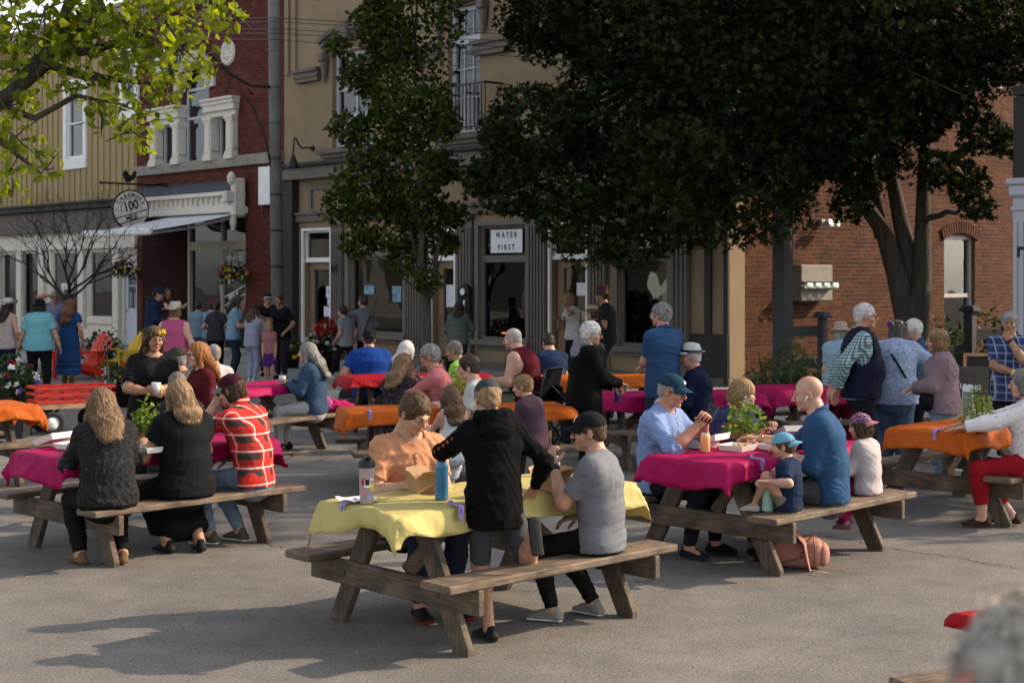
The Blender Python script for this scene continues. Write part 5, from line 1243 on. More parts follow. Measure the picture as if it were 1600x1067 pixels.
 info.update(root=root, HM=HM, k=k, hs=hs, neck=neck, chest=chest, waist=waist, hip=hip, rt=rt, fw=fwv, up=upv, sL=sL, sR=sR, eL=eL, eR=eR, wL=wL, wR=wR, aL=aL, aR=aR, kL=kL, kR=kR, H=H, pos=pos, face=face, ground=ground)
 return info
SHADES = mat('dark_lens', (.008, .008, .01), .12, .1, 5, 0, spec=.6)
def wpt(info, p):
 """a point of a person's own frame in the world"""
 a = R(info['face'] - 90); c, s = math.cos(a), math.sin(a); return Vector((info['pos'][0] + c * p[0] - s * p[1], info['pos'][1] + s * p[0] + c * p[1], info['ground'] + p[2]))
def make_hair(root, hair, hm, HM, hs, lod, seed, neck, chest, waist, fwv, rt, upv, hat, H):
 st = hair[0]; F_ = Field(.02); cap_ = hat; vol = hair[2] if len(hair) > 2 else 1.0; r = np.random.default_rng(seed + 40)
 inv = np.linalg.inv(HM); toh = lambda p: (inv @ np.append(p, 1))[:3]
 back = toh(chest - fwv * .095 * H * 1.0); wb = toh(waist - fwv * .10 * H); nb = toh(neck - fwv * .05 * H)
 cr = np.array([.080, .099, .092]) + (.012 * (vol - 1) if not hat else -.003)
 strands = 0
 if st in ('short', 'crop', 'bald', 'thin'):
  if st == 'crop': cr = np.array([.0785, .0975, .0915])
  if st == 'thin': cr = np.array([.0805, .099, .0915])
  if st == 'short': cr = cr + .004 * vol
  F_.ell((0, -.020, .030), cr); F_.ell((0, -.055, -.03), (.062, .055, .05))
  F_.cut_ell((0, .12, -.045), (.085, .085, .115 if st != 'bald' else .16)); F_.cut_plane((0, -.06, -.062), (0, .25, -1))
  if st == 'bald': F_.cut_ell((0, .02, .13), (.075, .13, .09))
  for s in (-1, 1): F_.cut_ell((s * .074, .075, .018), (.03, .035, .045)); F_.cut_ell((s * .09, .028, -.045), (.03, .05, .05)); F_.cut_ell((s * .088, -.012, -.015), (.016, .024, .036))
 elif st == 'bob':
  F_.ell((0, -.020, .030), cr + .004); F_.ell((0, -.035, -.035), (.092 * vol, .085 * vol, .10)); F_.cut_ell((0, .115, -.05), (.062, .075, .115)); F_.cut_ell((0, .09, -.09), (.058, .07, .06)); F_.cut_plane((0, 0, -.105), (0, .0, -1), .01); strands = 120
 elif st in ('long', 'wavy', 'half'):
  F_.ell((0, -.020, .030), cr + .003); w = .088 * vol
  F_.seg((0, -.045, .01), nb + V3(0, -.02, .0), w, .062, w * 1.0, .045, (1, 0, 0), (0, 1, 0), k=.04)
  ln = hair[3] if len(hair) > 3 else 1.0
  end = nb + (back - nb) * min(ln, 1.0) + V3(0, -.018, 0)
  F_.seg(nb + V3(0, -.02, 0), end, w, .042, w * .8, .022, (1, 0, 0), (0, 1, 0), k=.04)
  if ln > 1: F_.seg(end, back + (wb - back) * (ln - 1) + V3(0, -.014, 0), w * .8, .026, w * .5, .014, (1, 0, 0), (0, 1, 0), k=.03)
  for s in (-1, 1): F_.cone((s * .07, .005, .0), (s * .078 * vol, -.01, -.12), .025, .022, k=.03)
  F_.cut_ell((0, .118, -.045), (.066, .08, .115)); F_.cut_ell((0, .085, -.1), (.055, .07, .07)); strands = 200 if st != 'long' else 150
 elif st in ('pony', 'braid', 'bun'):
  F_.ell((0, -.020, .030), cr); F_.ell((0, -.045, -.02), (.07, .062, .06)); F_.cut_ell((0, .12, -.045), (.078, .085, .115)); F_.cut_plane((0, -.06, -.075), (0, .3, -1))
  for s in (-1, 1): F_.cut_ell((s * .088, -.008, -.02), (.014, .022, .036))
  if st == 'bun': F_.ball((0, -.12, .04), .042)
  else:
   p = V3(0, -.115, .03 if st == 'pony' else -.03); e1 = nb + V3(.02, -.05, 0); e2 = back + V3(.03, -.03, 0); F_.cone(p, e1, .03, .03); F_.cone(e1, e2, .03, .018)
   if st == 'braid':
    for i in range(11): t = i / 10; c = (p * (1 - t) + e1 * t) if t < .4 else e1 + (e2 - e1) * ((t - .4) / .6); F_.ball(c + V3((-1) ** i * .012, -.006, 0), .021 - .006 * t, k=.006)
 if hat: F_.cut_plane((0, 0, .046), (0, .12, 1))
 P, Q = F_.mesh({0: .0062, 1: .0085, 2: .012}[lod])
 N = vnormals(P, Q); az = np.arctan2(P[:, 0], -P[:, 1] - .02); w = np.sin(az * 15 + 3 * np.sin(P[:, 2] * 30 + seed) + P[:, 2] * 20 + seed) * .5 + np.sin(az * 31 + 4 * np.sin(P[:, 2] * 22) + seed * 2) * .3
 if st in ('short', 'thin'): w = .6 + .8 * np.sin(P[:, 0] * 95 + 2.5 * np.sin(P[:, 1] * 40 + seed) + P[:, 2] * 30) * np.sin(P[:, 1] * 55 + P[:, 2] * 70 + seed)
 P = P + N * (w * {'short': .0030, 'thin': .0018, 'crop': .0008, 'bald': .001}.get(st, .0038) * vol)[:, None]
 if st == 'wavy': P[:, 0] += .012 * np.sin(P[:, 2] * 48 + seed) * np.clip((-P[:, 2]) / .15, 0, 1)
 o = to_obj('hair', P, Q, hm, root, HM)
 # loose locks that lie on the mass and stray past its edge
 if st in ('short', 'thin') and not hat: strands = 240
 if strands:
  strands = int(strands * (1.9, 1.0, .35)[lod]); mb = MB(); top_ = P[P[:, 2] > .02]
  lo_z = P[:, 2].min()
  for i in range(strands):
   if st in ('short', 'thin'):
    p = V3(*P[r.integers(len(P))]); n_ = nrm(p - V3(0, -.02, .01)); d = V3(r.normal() * .5, -.6 + r.normal() * .3, -.5 + r.normal() * .4); d = nrm(d - n_ * (d @ n_)); pts = [p - n_ * .002, p + d * .014 + n_ * .0022, p + d * .030 - n_ * .0035 + n_ * max(0, r.normal()) * .005]; mb.tube([Vector(q) for q in pts], [.002, .0018, .0005], 3); continue
   b = V3(*top_[r.integers(len(top_))]); pts = [b]; ph = r.uniform(0, 6); zt = lo_z + r.uniform(-.02, .12); n_ = 9
   zz = np.linspace(b[2], zt, n_)
   tgt = P[np.abs(P[:, 2] - zt - .015) < .02]
   ax = math.atan2(b[0], -b[1] - .0)
   for j in range(1, n_):
    sl = P[np.abs(P[:, 2] - zz[j]) < .012]
    if len(sl) == 0: break
    c = sl.mean(0); a_ = np.arctan2(sl[:, 0] - 0, -(sl[:, 1] - c[1])); i_ = np.argmin(np.abs(a_ - ax * .9)); q = V3(*sl[i_])
    q = q + nrm(q - V3(c[0], c[1] + .02, q[2])) * r.uniform(.0, .006) + V3(math.sin(ph + zz[j] * (50 if st == 'wavy' else 20)) * (.012 if st == 'wavy' else .004), 0, 0); pts.append(q * .6 + pts[-1] * .4 if j < 3 else q * .75 + pts[-1] * .25)
   pts = [V3(p[0], p[1], zz[j] if j < len(zz) else p[2]) for j, p in enumerate(pts)]
   if len(pts) > 3: mb.tube([Vector(q) for q in pts], [.0023 * (1 - .8 * j / len(pts)) + .0005 for j in range(len(pts))], 3, cap=False)
  if mb.v:
   l_ = mb.build('lock', hm, root, True); l_.matrix_local = Matrix(HM.tolist()); l_['kind'] = 'stuff'
def make_hat(root, hat, HM, lod, seed):
 kd = hat['kind']; hm = hat['m']; M = Matrix(HM.tolist()); back = hat.get('back'); tl = R(hat.get('tilt', 0))
 X = M @ Matrix.Rotation(tl, 4, 'X') @ (Matrix.Rotation(math.pi, 4, 'Z') if back else Matrix.Identity(4)) @ Matrix.Translation((0, .024 if back else 0, 0))
 if kd == 'cap':
  F_ = Field(.01); F_.ell((0, -.012, .040), (.086, .105, .088)); F_.cut_plane((0, .05, .040), (0, .08, -1)); P, Q = F_.mesh(.0065 if lod == 0 else .009)
  N = vnormals(P, Q); az = np.arctan2(P[:, 0], P[:, 1]); P = P - N * (.0022 * np.exp(-((np.mod(az, math.pi / 3) - math.pi / 6) / .05) ** 2))[:, None]
  o = to_obj('cap', P, Q, hm, root); o.matrix_local = X
  mb = MB(); top_, bot = [], []
  for i in range(7):
   t = i / 6; a_ = []; b_ = []
   for j in range(13):
    a = R(-66 + 132 * j / 12); r0x, r0y = .0835, .100; ln = hat.get('brim', .07) * max(0, math.cos(a * 1.28)) ** .6
    x = math.sin(a) * r0x; y = -.012 + math.cos(a) * r0y + t * ln; z = .044 - .012 * (1 - math.cos(a)) * 1.2 - t * .018 - .9 * t * x * x * 4.5
    a_.append((x, y, z + .003)); b_.append((x, y, z - .002))
   top_.append(a_); bot.append(b_)
  mb.grid([list(reversed(q)) for q in top_]); mb.grid(bot); mb.grid([top_[-1], bot[-1]]); mb.build('brim', hat.get('m2', hm), o, True)
  mb = MB(); mb.lathe([(0, .134), (.007, .132), (.009, .127)], 8, M=Matrix.Translation((0, -.012, 0))); mb.build('button', hat.get('m2', hm), o)
  if hat.get('text'):
   t_ = text('lettering', hat['text'], hat.get('ts', .03), hat.get('tm', whitep), o, (0, .082, .082), (R(60), 0, R(180)), .002)
  if hat.get('logo'):
   mb = MB(); mb.lathe([(0, .004), (.018, .003), (.02, 0)], 12, M=Matrix.Translation((0, .084, .075)) @ Matrix.Rotation(R(-62), 4, 'X')); mb.build('emblem', hat['logo'], o)
  return o
 prof = {'straw': ([(.0, .155), (.05, .152), (.078, .135), (.086, .08), (.09, .045)], .155, 0.0), 'fedora': ([(.0, .145), (.04, .152), (.072, .142), (.085, .09), (.092, .045)], .135, .0), 'bucket': ([(0, .14), (.06, .138), (.082, .125), (.092, .045)], .135, -.045), 'tall': ([(0, .19), (.075, .186), (.085, .17), (.09, .045)], .13, -.03), 'cowboy': ([(0, .135), (.04, .15), (.07, .145), (.085, .09), (.09, .04)], .165, .0), 'sun': ([(0, .14), (.05, .137), (.08, .115), (.09, .045)], .14, -.02)}[kd]
 mb = MB(); n = 28; rows = []
 for r_, z in prof[0]: rows.append([(r_ * math.sin(2 * math.pi * j / n), -.012 + r_ * 1.18 * math.cos(2 * math.pi * j / n), z - (.018 * math.exp(-((r_ * math.sin(2 * math.pi * j / n)) / .02) ** 2) if kd in ('fedora', 'cowboy') and z > .12 else 0)) for j in range(n)])
 mb.grid(rows, close=True); o = mb.build('hat', hm, root, True); o.matrix_local = X
 mb = MB(); rows = []; low = []
 for i in range(6):
  t = i / 5; R_ = .089 + (prof[1] - .089) * t; ro = []; lo_ = []
  for j in range(n):
   a = 2 * math.pi * j / n; x = R_ * math.sin(a); y = -.012 + (R_ + .016) * math.cos(a); z = .045 + prof[2] * t
   if kd == 'cowboy': z += .075 * t * t * abs(math.sin(a)) ** 2.2 - .02 * t * abs(math.cos(a))
   if kd == 'fedora': z += .018 * t * (1 if math.cos(a) < .3 else -1)
   if kd == 'straw': z += -.012 * t + .006 * math.sin(3 * a + seed) * t
   ro.append((x, y, z + .003)); lo_.append((x, y, z - .003))
  rows.append(ro); low.append(lo_)
 mb.grid([list(reversed(q)) for q in rows], close=True); mb.grid(low, close=True); mb.build('brim', hat.get('m2', hm), o, True)
 if hat.get('band'): mb = MB(); rows = [[((.0905 + .0015) * math.sin(2 * math.pi * j / n), -.012 + .0925 * 1.17 * math.cos(2 * math.pi * j / n), z) for j in range(n)] for z in (.072, .047)]; mb.grid(rows, close=True); mb.build('hat_band', hat['band'], o, True)
 return o
# ---------------------------------------------------------------- leaves and plants
def rand_rot(n, rng, up=.6, spread=1.0):
 z = rng.normal(size=(n, 3)) * spread + np.array([0, 0, up * 2]); z /= np.linalg.norm(z, axis=1, keepdims=True)
 a = rng.normal(size=(n, 3)); x = a - z * (a * z).sum(1, keepdims=True); x /= np.linalg.norm(x, axis=1, keepdims=True); y = np.cross(z, x)
 return np.stack([x, y, z], 2)
LEAF = {'oval': (np.array([(0, 0, 0), (.32, .35, .06), (.22, .75, .04), (0, 1.05, -.06), (-.22, .75, .04), (-.32, .35, .06), (0, .5, -.03)]), np.array([(0, 1, 2, 6), (6, 2, 3, 4), (0, 6, 4, 5)])),
  'maple': (np.array([(0, 0, 0), (.22, .38, .03), (0, 1.0, -.1), (-.22, .38, .03), (.62, .55, -.08), (.3, .08, .02), (-.62, .55, -.08), (-.3, .08, .02), (.55, -.12, -.1), (.12, -.12, .0), (-.55, -.12, -.1), (-.12, -.12, 0)]), np.array([(0, 1, 2, 3), (0, 5, 4, 1), (0, 3, 6, 7), (0, 9, 8, 5), (0, 7, 10, 11)])),
  'quad': (np.array([(0, 0, 0), (.3, .5, .05), (0, 1, -.04), (-.3, .5, .05)]), np.array([(0, 1, 2, 3)])),
  'blade': (np.array([(-.04, 0, 0), (.04, 0, 0), (.05, .5, .0), (-.05, .5, 0), (.0, 1, -.12), (-.01, 1, -.12)]), np.array([(0, 1, 2, 3), (3, 2, 4, 5)])),
  'flower': (np.array([(0, 0, 0)] + [(r * math.cos(a), r * math.sin(a), h) for a0 in np.arange(5) * 2 * math.pi / 5 for r, a, h in ((.38, a0 - .5, .12), (.55, a0, .18), (.38, a0 + .5, .12))]), np.array([(0, 3*i+1, 3*i+2, 3*i+3) for i in range(5)]))}
def leaves(P, size, shape, rng, up=.6, spread=1.0, Rm=None):
 T, Q = LEAF[shape]; n = len(P); Rm = rand_rot(n, rng, up, spread) if Rm is None else Rm
 s = size * rng.uniform(.65, 1.3, n) if np.isscalar(size) else size
 V = np.einsum('nij,kj->nki', Rm, T) * s[:, None, None] + P[:, None, :]
 return V.reshape(-1, 3), (Q[None] + len(T) * np.arange(n)[:, None, None]).reshape(-1, Q.shape[1])
def leaf_obj(name, P, size, shape, m, parent, rng, up=.6, spread=1.0, kind=None, Rm=None):
 V, Q = leaves(np.asarray(P, float), size, shape, rng, up, spread, Rm); o = link(name, fast_mesh(name, V, Q, False), parent, m)
 if kind: o['kind'] = kind
 return o
def dome(n, r, rng, c=(0, 0, 0), inner=.45):
 d = rng.normal(size=(n, 3)); d[:, 2] = np.abs(d[:, 2]) * .9 - .15; d /= np.linalg.norm(d, axis=1, keepdims=True)
 return d * (inner + (1 - inner) * rng.random((n, 1)) ** .5) * np.array(r) + np.array(c)
G1 = leaf_mat('herb_leaf', (.05, .11, .015), (.19, .27, .05), .3); G2 = leaf_mat('bush_leaf', (.012, .026, .010), (.055, .085, .025), .25); G3 = leaf_mat('dark_plant_leaf', (.012, .028, .010), (.05, .085, .025), .2)
def petal(name, c): return mat('petal_' + name, c, .6, .25, 20, 0)
PR, PY, PW, PO, PV, PP, PK = petal('red', (.40, .012, .015)), petal('yellow', (.70, .46, .02)), petal('white', (.68, .66, .66)), petal('orange', (.75, .22, .01)), petal('violet', (.12, .05, .28)), petal('pink', (.6, .2, .25)), petal('crimson', (.12, .01, .02))

# ---------------------------------------------------------------- picnic tables
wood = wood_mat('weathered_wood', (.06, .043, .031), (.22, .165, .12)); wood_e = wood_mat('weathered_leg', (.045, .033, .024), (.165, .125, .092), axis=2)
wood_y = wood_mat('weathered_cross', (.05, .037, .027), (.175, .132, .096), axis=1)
def proto_meshes(L):
 d = {}
 b = MB(); b.box((0, 0, 0), (L, .136, .04), bev=.006); d['top'] = b.mesh('plank'); d['top'].materials.append(wood)
 b = MB(); b.box((0, 0, 0), (L, .245, .045), bev=.008); d['bench'] = b.mesh('bench_plank'); d['bench'].materials.append(wood)
 for s in (-1, 1):
  b = MB(); b.beam((0, s * .555, .0), (0, s * .19, .715), .05, .14, up=(0, 1, 0), bev=.006); me = b.mesh('leg')
  for v in me.vertices:
   if v.co.z < .03: v.co.z = 0.0
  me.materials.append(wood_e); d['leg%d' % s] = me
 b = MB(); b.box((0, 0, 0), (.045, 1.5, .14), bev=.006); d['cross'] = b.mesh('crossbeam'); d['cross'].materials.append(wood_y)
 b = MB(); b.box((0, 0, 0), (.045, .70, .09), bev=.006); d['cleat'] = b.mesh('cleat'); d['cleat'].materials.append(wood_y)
 for s in (-1, 1): b = MB(); b.beam((0, 0, .70), (s * (L * .36 - .22), 0, .36), .045, .09, bev=.005); d['brace%d' % s] = b.mesh('brace'); d['brace%d' % s].materials.append(wood)
 return d
PM = {1.83: proto_meshes(1.83), 2.2: proto_meshes(2.2)}
bolt = mat('rusty_bolt', (.08, .06, .05), .5, .3, 30, 0, metal=.6)
b = MB(); b.lathe([(0, -.008), (.014, -.006), (.014, 0)], 8, M=Matrix.Rotation(R(90), 4, 'Y')); bolt_me = b.mesh('bolt'); bolt_me.materials.append(bolt)
TABLES = {}
def table(key, c, ang, label, L=1.83, group='wooden picnic tables on the street'):
 root = empty('picnic_table', (c[0], c[1], 0), R(ang), label, 'picnic table', group); d = PM[L]; q = random.Random(hash(key) % 1000 if False else len(TABLES) * 7 + 3)
 def put(n, me, loc): o = link(n, me, root); o.location = loc; return o
 for i in range(5): put('plank', d['top'], (0, (i - 2) * .143, .74 + q.uniform(-.002, .002)))
 for s in (-1, 1): put('bench_plank', d['bench'], (q.uniform(-.01, .01), s * .62, .408))
 for sx in (-1, 1):
  x = sx * L * .36
  for s in (-1, 1): put('leg', d['leg%d' % s], (x, 0, 0))
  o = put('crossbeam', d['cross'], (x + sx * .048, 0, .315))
  for s in (-1, 1): bo = put('bolt', bolt_me, (sx * .023, s * .42, 0)); bo.parent = o; bo.rotation_euler = (0, 0, 0 if sx < 0 else math.pi)
  put('cleat', d['cleat'], (x + sx * .048, 0, .675)); put('brace', d['brace%d' % sx], (sx * .16, 0, 0))
 TABLES[key] = (Vector((c[0], c[1], 0)), R(ang), L); return root
def tp(key, x, y, z=0.0):
 c, a, L = TABLES[key]; return Vector((c.x + math.cos(a) * x - math.sin(a) * y, c.y + math.sin(a) * x + math.cos(a) * y, z))
TB = [('T1', (-.164, 8.91), 43.5, 'weathered wooden picnic table under the pale yellow cloth'), ('T2', (-2.755, 11.36), 46, 'weathered wooden picnic table with three people on its near bench, pink cloth'),
      ('T3', (1.865, 11.05), 45.3, 'weathered wooden picnic table beside the pink backpack'), ('T4', (4.085, 13.01), 45, 'weathered wooden picnic table under the wide orange cloth by the standing group'),
      ('T6', (-1.25, 19.2), 20, 'picnic table with red cloth behind the man in royal blue'), ('T7', (1.05, 19.0), 6, 'far picnic table with orange cloth before the tan shop door'),
      ('T8', (1.75, 16.3), 12, 'picnic table with magenta cloth and a purple bottle'), ('T9', (3.75, 17.3), 15, 'far picnic table with magenta cloth beyond the bald man'),
      ('T10', (-5.65, 14.5), 40, 'picnic table with orange cloth cut by the left edge'), ('T11', (-3.05, 17.3), 60, 'picnic table where the grey haired woman in denim sits'),
      ('T12', (2.66, 5.74), 25, 'nearest picnic table at the bottom right corner, red cloth')]
for k_, c_, a_, l_ in TB: table(k_, c_, a_, l_)
table('T5', (-.55, 14.55), 14, 'long picnic table with orange cloth and green can', 2.2)
def sheet_mat(name, col):
 m, N, L, B = new_mat('sheet_' + name)
 tc = N.new('ShaderNodeTexCoord'); n = N.new('ShaderNodeTexNoise'); n.inputs['Scale'].default_value = 7; n.inputs['Detail'].default_value = 5; n.inputs['Distortion'].default_value = 1.6; L.new(tc.outputs['Object'], n.inputs['Vector'])
 b = N.new('ShaderNodeBump'); b.inputs['Strength'].default_value = .5; b.inputs['Distance'].default_value = .035; L.new(n.outputs['Fac'], b.inputs['Height']); L.new(b.outputs[0], B.inputs['Normal'])
 B.inputs['Base Color'].default_value = rgb(col); B.inputs['Roughness'].default_value = .6; B.inputs['Specular IOR Level'].default_value = .15
 t = N.new('ShaderNodeBsdfTranslucent'); t.inputs[0].default_value = rgb(col); mx = N.new('ShaderNodeMixShader'); mx.inputs[0].default_value = .25
 L.new(B.outputs[0], mx.inputs[1]); L.new(t.outputs[0], mx.inputs[2]); L.new(mx.outputs[0], N['Material Output'].inputs[0]); return m
YEL, MAG, ORG, RED = sheet_mat('yellow', (.54, .455, .17)), sheet_mat('magenta', (.38, .004, .085)), sheet_mat('orange', (.50, .105, .008)), sheet_mat('red', (.36, .006, .012))
def drape(key, m, label, over=.2, endo=.2, seed=1, flare=None, Wd=.72):
 c, a, L = TABLES[key]; q = np.random.default_rng(seed); nx, ny = 74, 40
 hl, hw = L / 2 + .004, Wd / 2 + .004; U_ = np.linspace(-hl - endo, hl + endo, nx); V_ = np.linspace(-hw - over, hw + over, ny); rows = []
 ph = q.uniform(0, 6, 8)
 for u in U_:
  row = []
  for v in V_:
   eu = max(abs(u) - hl, 0); ev = max(abs(v) - hw, 0); su, sv = math.copysign(1, u), math.copysign(1, v)
   x = max(-hl, min(hl, u)); y = max(-hw, min(hw, v)); z = .7645 + .0025 * math.sin(7 * u + ph[0]) * math.sin(9 * v + ph[1]) + .003
   fold = .5 + .5 * math.sin(8 * v * (1 + .2 * math.sin(5 * v + ph[2])) + ph[3]) if eu > ev else .5 + .5 * math.sin(7 * u + 1.2 * math.sin(3 * u + ph[5]) + ph[4])
   cs = min(eu, ev) * 1.0
   if eu > 0: x += su * (.012 + eu * (.12 + .30 * fold))
   if ev > 0: y += sv * (.012 + ev * (.10 + .32 * fold))
   dr = max(eu, ev) + .35 * min(eu, ev)
   z -= dr * (.93 - .22 * fold) * (1 + .18 * math.sin(2.3 * u + ph[6]))
   if dr > 0: z -= .004
   if flare:
    fx, fy, amt, rad = flare; w = math.exp(-(((u - fx) ** 2 + (v - fy) ** 2) / rad ** 2)); z += amt * w * (1 if dr > .0 else 0) * min(1, dr / .1); x += math.copysign(1, fx) * .10 * w * min(1, dr / .1)
   if dr > 0: w_ = math.sin(23 * u + 5 * math.sin(11 * v) + ph[7]) * min(1, dr / .06) * .009; y += w_ if ev > eu else 0; x += w_ if eu >= ev else 0
   else: z += .004 * max(0, math.sin(9 * u + 13 * v + 3 * math.sin(6 * v + ph[2])) ** 7) + .003 * max(0, math.sin(14 * u - 8 * v + ph[5]) ** 9)
   row.append((x, y, z))
  rows.append(row)
 mb = MB(); mb.grid(rows); o = mb.build('tablecloth', m, None, True); o.location = (c.x, c.y, 0); o.rotation_euler = (0, 0, a)
 tag(o, label, 'tablecloth');
 md = o.modifiers.new('thick', 'SOLIDIFY'); md.thickness = .003; md.offset = 1
 return o
drape('T1', YEL, 'pale yellow tablecloth lifting at its left corner', .17, .22, 1, (-1.1, -.2, .16, .28)); drape('T2', MAG, 'hot pink tablecloth behind the three seated backs', .15, .2, 4)
drape('T3', MAG, 'hot pink tablecloth under white food trays and an orange can', .15, .2, 9); drape('T4', ORG, 'wide orange tablecloth under the marigold box', .15, .2, 5)
drape('T5', ORG, 'orange tablecloth behind the man in the peach shirt', .14, .2, 6); drape('T6', RED, 'red tablecloth behind the man in royal blue', .16, .18, 7)
drape('T7', ORG, 'far orange tablecloth in front of the tan shop', .18, .2, 8); drape('T8', MAG, 'magenta tablecloth under the purple bottle', .18, .2, 12)
drape('T9', MAG, 'magenta tablecloth seen past the bald man', .2, .2, 13); drape('T10', ORG, 'orange tablecloth corner at the left edge by the black tub', .18, .22, 14)
drape('T11', MAG, 'pink tablecloth hidden behind the woman in denim', .12, .12, 15); drape('T12', RED, 'red tablecloth corner poking out at the bottom right', .03, .05, 16)
clip_m = mat('purple_clip', (.28, .22, .5), .35, .1, 9, 0)
def clip(p, rz, lab, m=clip_m):
 mb = MB(); mb.box((0, 0, .004), (.03, .09, .006)); mb.box((0, -.047, -.035), (.03, .006, .08)); mb.box((0, .045, .012), (.03, .006, .02)); mb.tube([(0, -.05, .0), (0, -.06, -.02), (0, -.05, -.045)], .006, 6); o = mb.build('cloth_clip', m); o.location = p; o.rotation_euler = (0, 0, rz); tag(o, lab, 'clip', 'clips holding the tablecloths'); return o
for k_, x, y, r_, lab, m_ in (('T1', -.92, .12, 90, 'purple clip on the left end of the yellow cloth', clip_m), ('T1', -.55, -.365, 0, 'purple clip on the near edge of the yellow cloth', clip_m), ('T3', -.6, -.365, 0, 'small purple clip on the near edge of the pink cloth with trays', clip_m),
                              ('T4', -.92, -.1, 90, 'purple clip on the left end of the wide orange cloth', clip_m), ('T4', -.1, -.365, 0, 'yellow clip on the near edge of the wide orange cloth', mat('yellow_clip', (.6, .55, .05), .4)), ('T5', -.9, -.365, 0, 'purple clip on the orange cloth behind the peach shirt', clip_m), ('T6', -.4, -.365, 0, 'purple clip on the red cloth', clip_m), ('T7', .15, -.365, 0, 'dark clip on the far orange cloth', clip_m)):
 c, a, L = TABLES[k_]; clip(tp(k_, x, y, .775), a + R(r_) * (-1 if r_ == 90 else 1), lab, m_)

# ---------------------------------------------------------------- things on the tables
foam = mat('foam_tray', (.74, .73, .70), .6, .06, 12, .1, 60); kraft = mat('kraft_card', (.36, .22, .115), .8, .12, 10, .1); food = mat('fried_food', (.45, .2, .06), .6, .4, 40, .6, 30); salad = mat('salad', (.2, .26, .06), .6, .5, 50, .5, 30)
def tray(p, rz, label, lid=True, fill=food, n=7, sz=(.22, .22)):
 e = empty('food_tray', p, rz, label, 'tray', 'foam food trays'); x, y = sz[0] / 2, sz[1] / 2; h = .042
 def pan(z0=0):
  mb = MB(); o_ = [(-x, -y), (x, -y), (x, y), (-x, y)]; i = .022
  A = [(a, b, h) for a, b in o_]; Bt = [(a * .84, b * .84, 0) for a, b in o_]; A2 = [(a * .95, b * .95, h) for a, b in o_]; B2 = [(a * .80, b * .80, .005) for a, b in o_]
  mb.add(A + Bt + A2 + B2, [(4, 7, 6, 5)] + [(j, 4 + j, 4 + (j + 1) % 4, (j + 1) % 4) for j in range(4)] + [(8 + j, 8 + (j + 1) % 4, 12 + (j + 1) % 4, 12 + j) for j in range(4)] + [(j, (j + 1) % 4, 8 + (j + 1) % 4, 8 + j) for j in range(4)] + [(12, 13, 14, 15)]); return mb
 pan().build('tray_base', foam, e)
 if lid: o = pan().build('tray_lid', foam, e); o.location = (0, sz[1] * .98, .04); o.rotation_euler = (R(-18), 0, 0)
 q = np.random.default_rng(int(abs(p[0] * 997)) + 3)
 for i in range(n):
  F_ = Field(.01); r_ = q.uniform(.015, .028); a = q.uniform(-1, 1, 2); F_.ell((a[0] * x * .6, a[1] * y * .6, .02 + q.uniform(0, .012)), (r_ * 1.4, r_, r_ * .7)); P, Q = F_.mesh(.009); to_obj('food_piece', P, Q, fill if i % 3 else salad, e)
 return e
def can(p, m, label, h=.122, r=.033):
 e = empty('drink_can', p, 0, label, 'can', 'drink cans'); mb = MB(); mb.lathe([(r * .75, 0), (r, .008), (r, h - .014), (r * .82, h - .002), (r * .78, h - .002)], 18); mb.build('can_body', m, e, True); mb = MB(); mb.lathe([(0, h - .006), (r * .76, h - .006), (r * .80, h), (r * .83, h - .003)], 18); mb.build('can_lid', mat('steel', (.4, .4, .42), .3, .1, 5, 0, metal=1), e); return e
def bottle(p, m, label, h=.24, r=.036, lid=blk, tint=None, taper=.6, name='water_bottle'):
 e = empty(name, p, 0, label, 'bottle'); mb = MB(); mb.lathe([(0, 0), (r * .95, 0), (r, .01), (r, h * .74), (r * .98, h * .78), (r * taper, h * .88), (r * taper, h * .9)], 20); mb.build('bottle_body', m, e, True); mb = MB(); mb.lathe([(r * taper * 1.1, h * .875), (r * taper * 1.1, h * .985), (0, h)], 16); mb.tube([(r * .4, 0, h * .95), (r * .3, 0, h * 1.03), (-r * .3, 0, h * 1.03), (-r * .4, 0, h * .95)], .006, 6); mb.build('bottle_cap', lid, e, True); return e
def wood_box_plant(p, label, seed, hgt=.2, rad=.15, flowers=(), leaf=G1, n=190, shape='oval', ls=.045, rz=.7, box=True):
 e = empty('potted_plant', p, rz, label, 'plant', 'herb boxes on the tables'); q = np.random.default_rng(seed)
 if box:
  bw = wood_mat('thin_ply', (.30, .16, .07), (.52, .31, .16)); mb = MB(); a, b, h = .085, .065, .085
  for i, (x, y, dx, dy) in enumerate(((0, -a, 2 * a, .006), (0, a, 2 * a, .006), (-a, 0, .006, 2 * a - .012), (a, 0, .006, 2 * a - .012))): mm = MB(); mm.box((x, y, h / 2), (dx, dy, h)); mm.build('box_side', bw, e)
  mm = MB(); mm.box((0, 0, h * .42), (2 * a - .012, 2 * a - .012, h * .82)); mm.build('soil', mat('soil', (.035, .026, .018)), e)
 P = dome(n, (rad, rad, hgt), q, (0, 0, .09), .2); leaf_obj('foliage', P, ls, shape, leaf, e, q, .4)
 mb = MB()
 for i in range(14): d = P[q.integers(len(P))]; mb.tube([(0, 0, .07), (d[0] * .4, d[1] * .4, .09 + (d[2] - .09) * .6), tuple(d)], [.004, .003, .002], 4)
 mb.build('stem', leaf, e)
 for m_, k, s in flowers:
  Pf = dome(k, (rad * 1.02, rad * 1.02, hgt * 1.1), q, (0, 0, .1), .85);
  for pf in Pf: leaf_obj('flower', np.repeat(pf[None], 2, 0), s, 'flower', m_, e, q, .9)
 return e
ZT_ = .772
def ot(px, py, z=ZT_): return at(px, py, z)
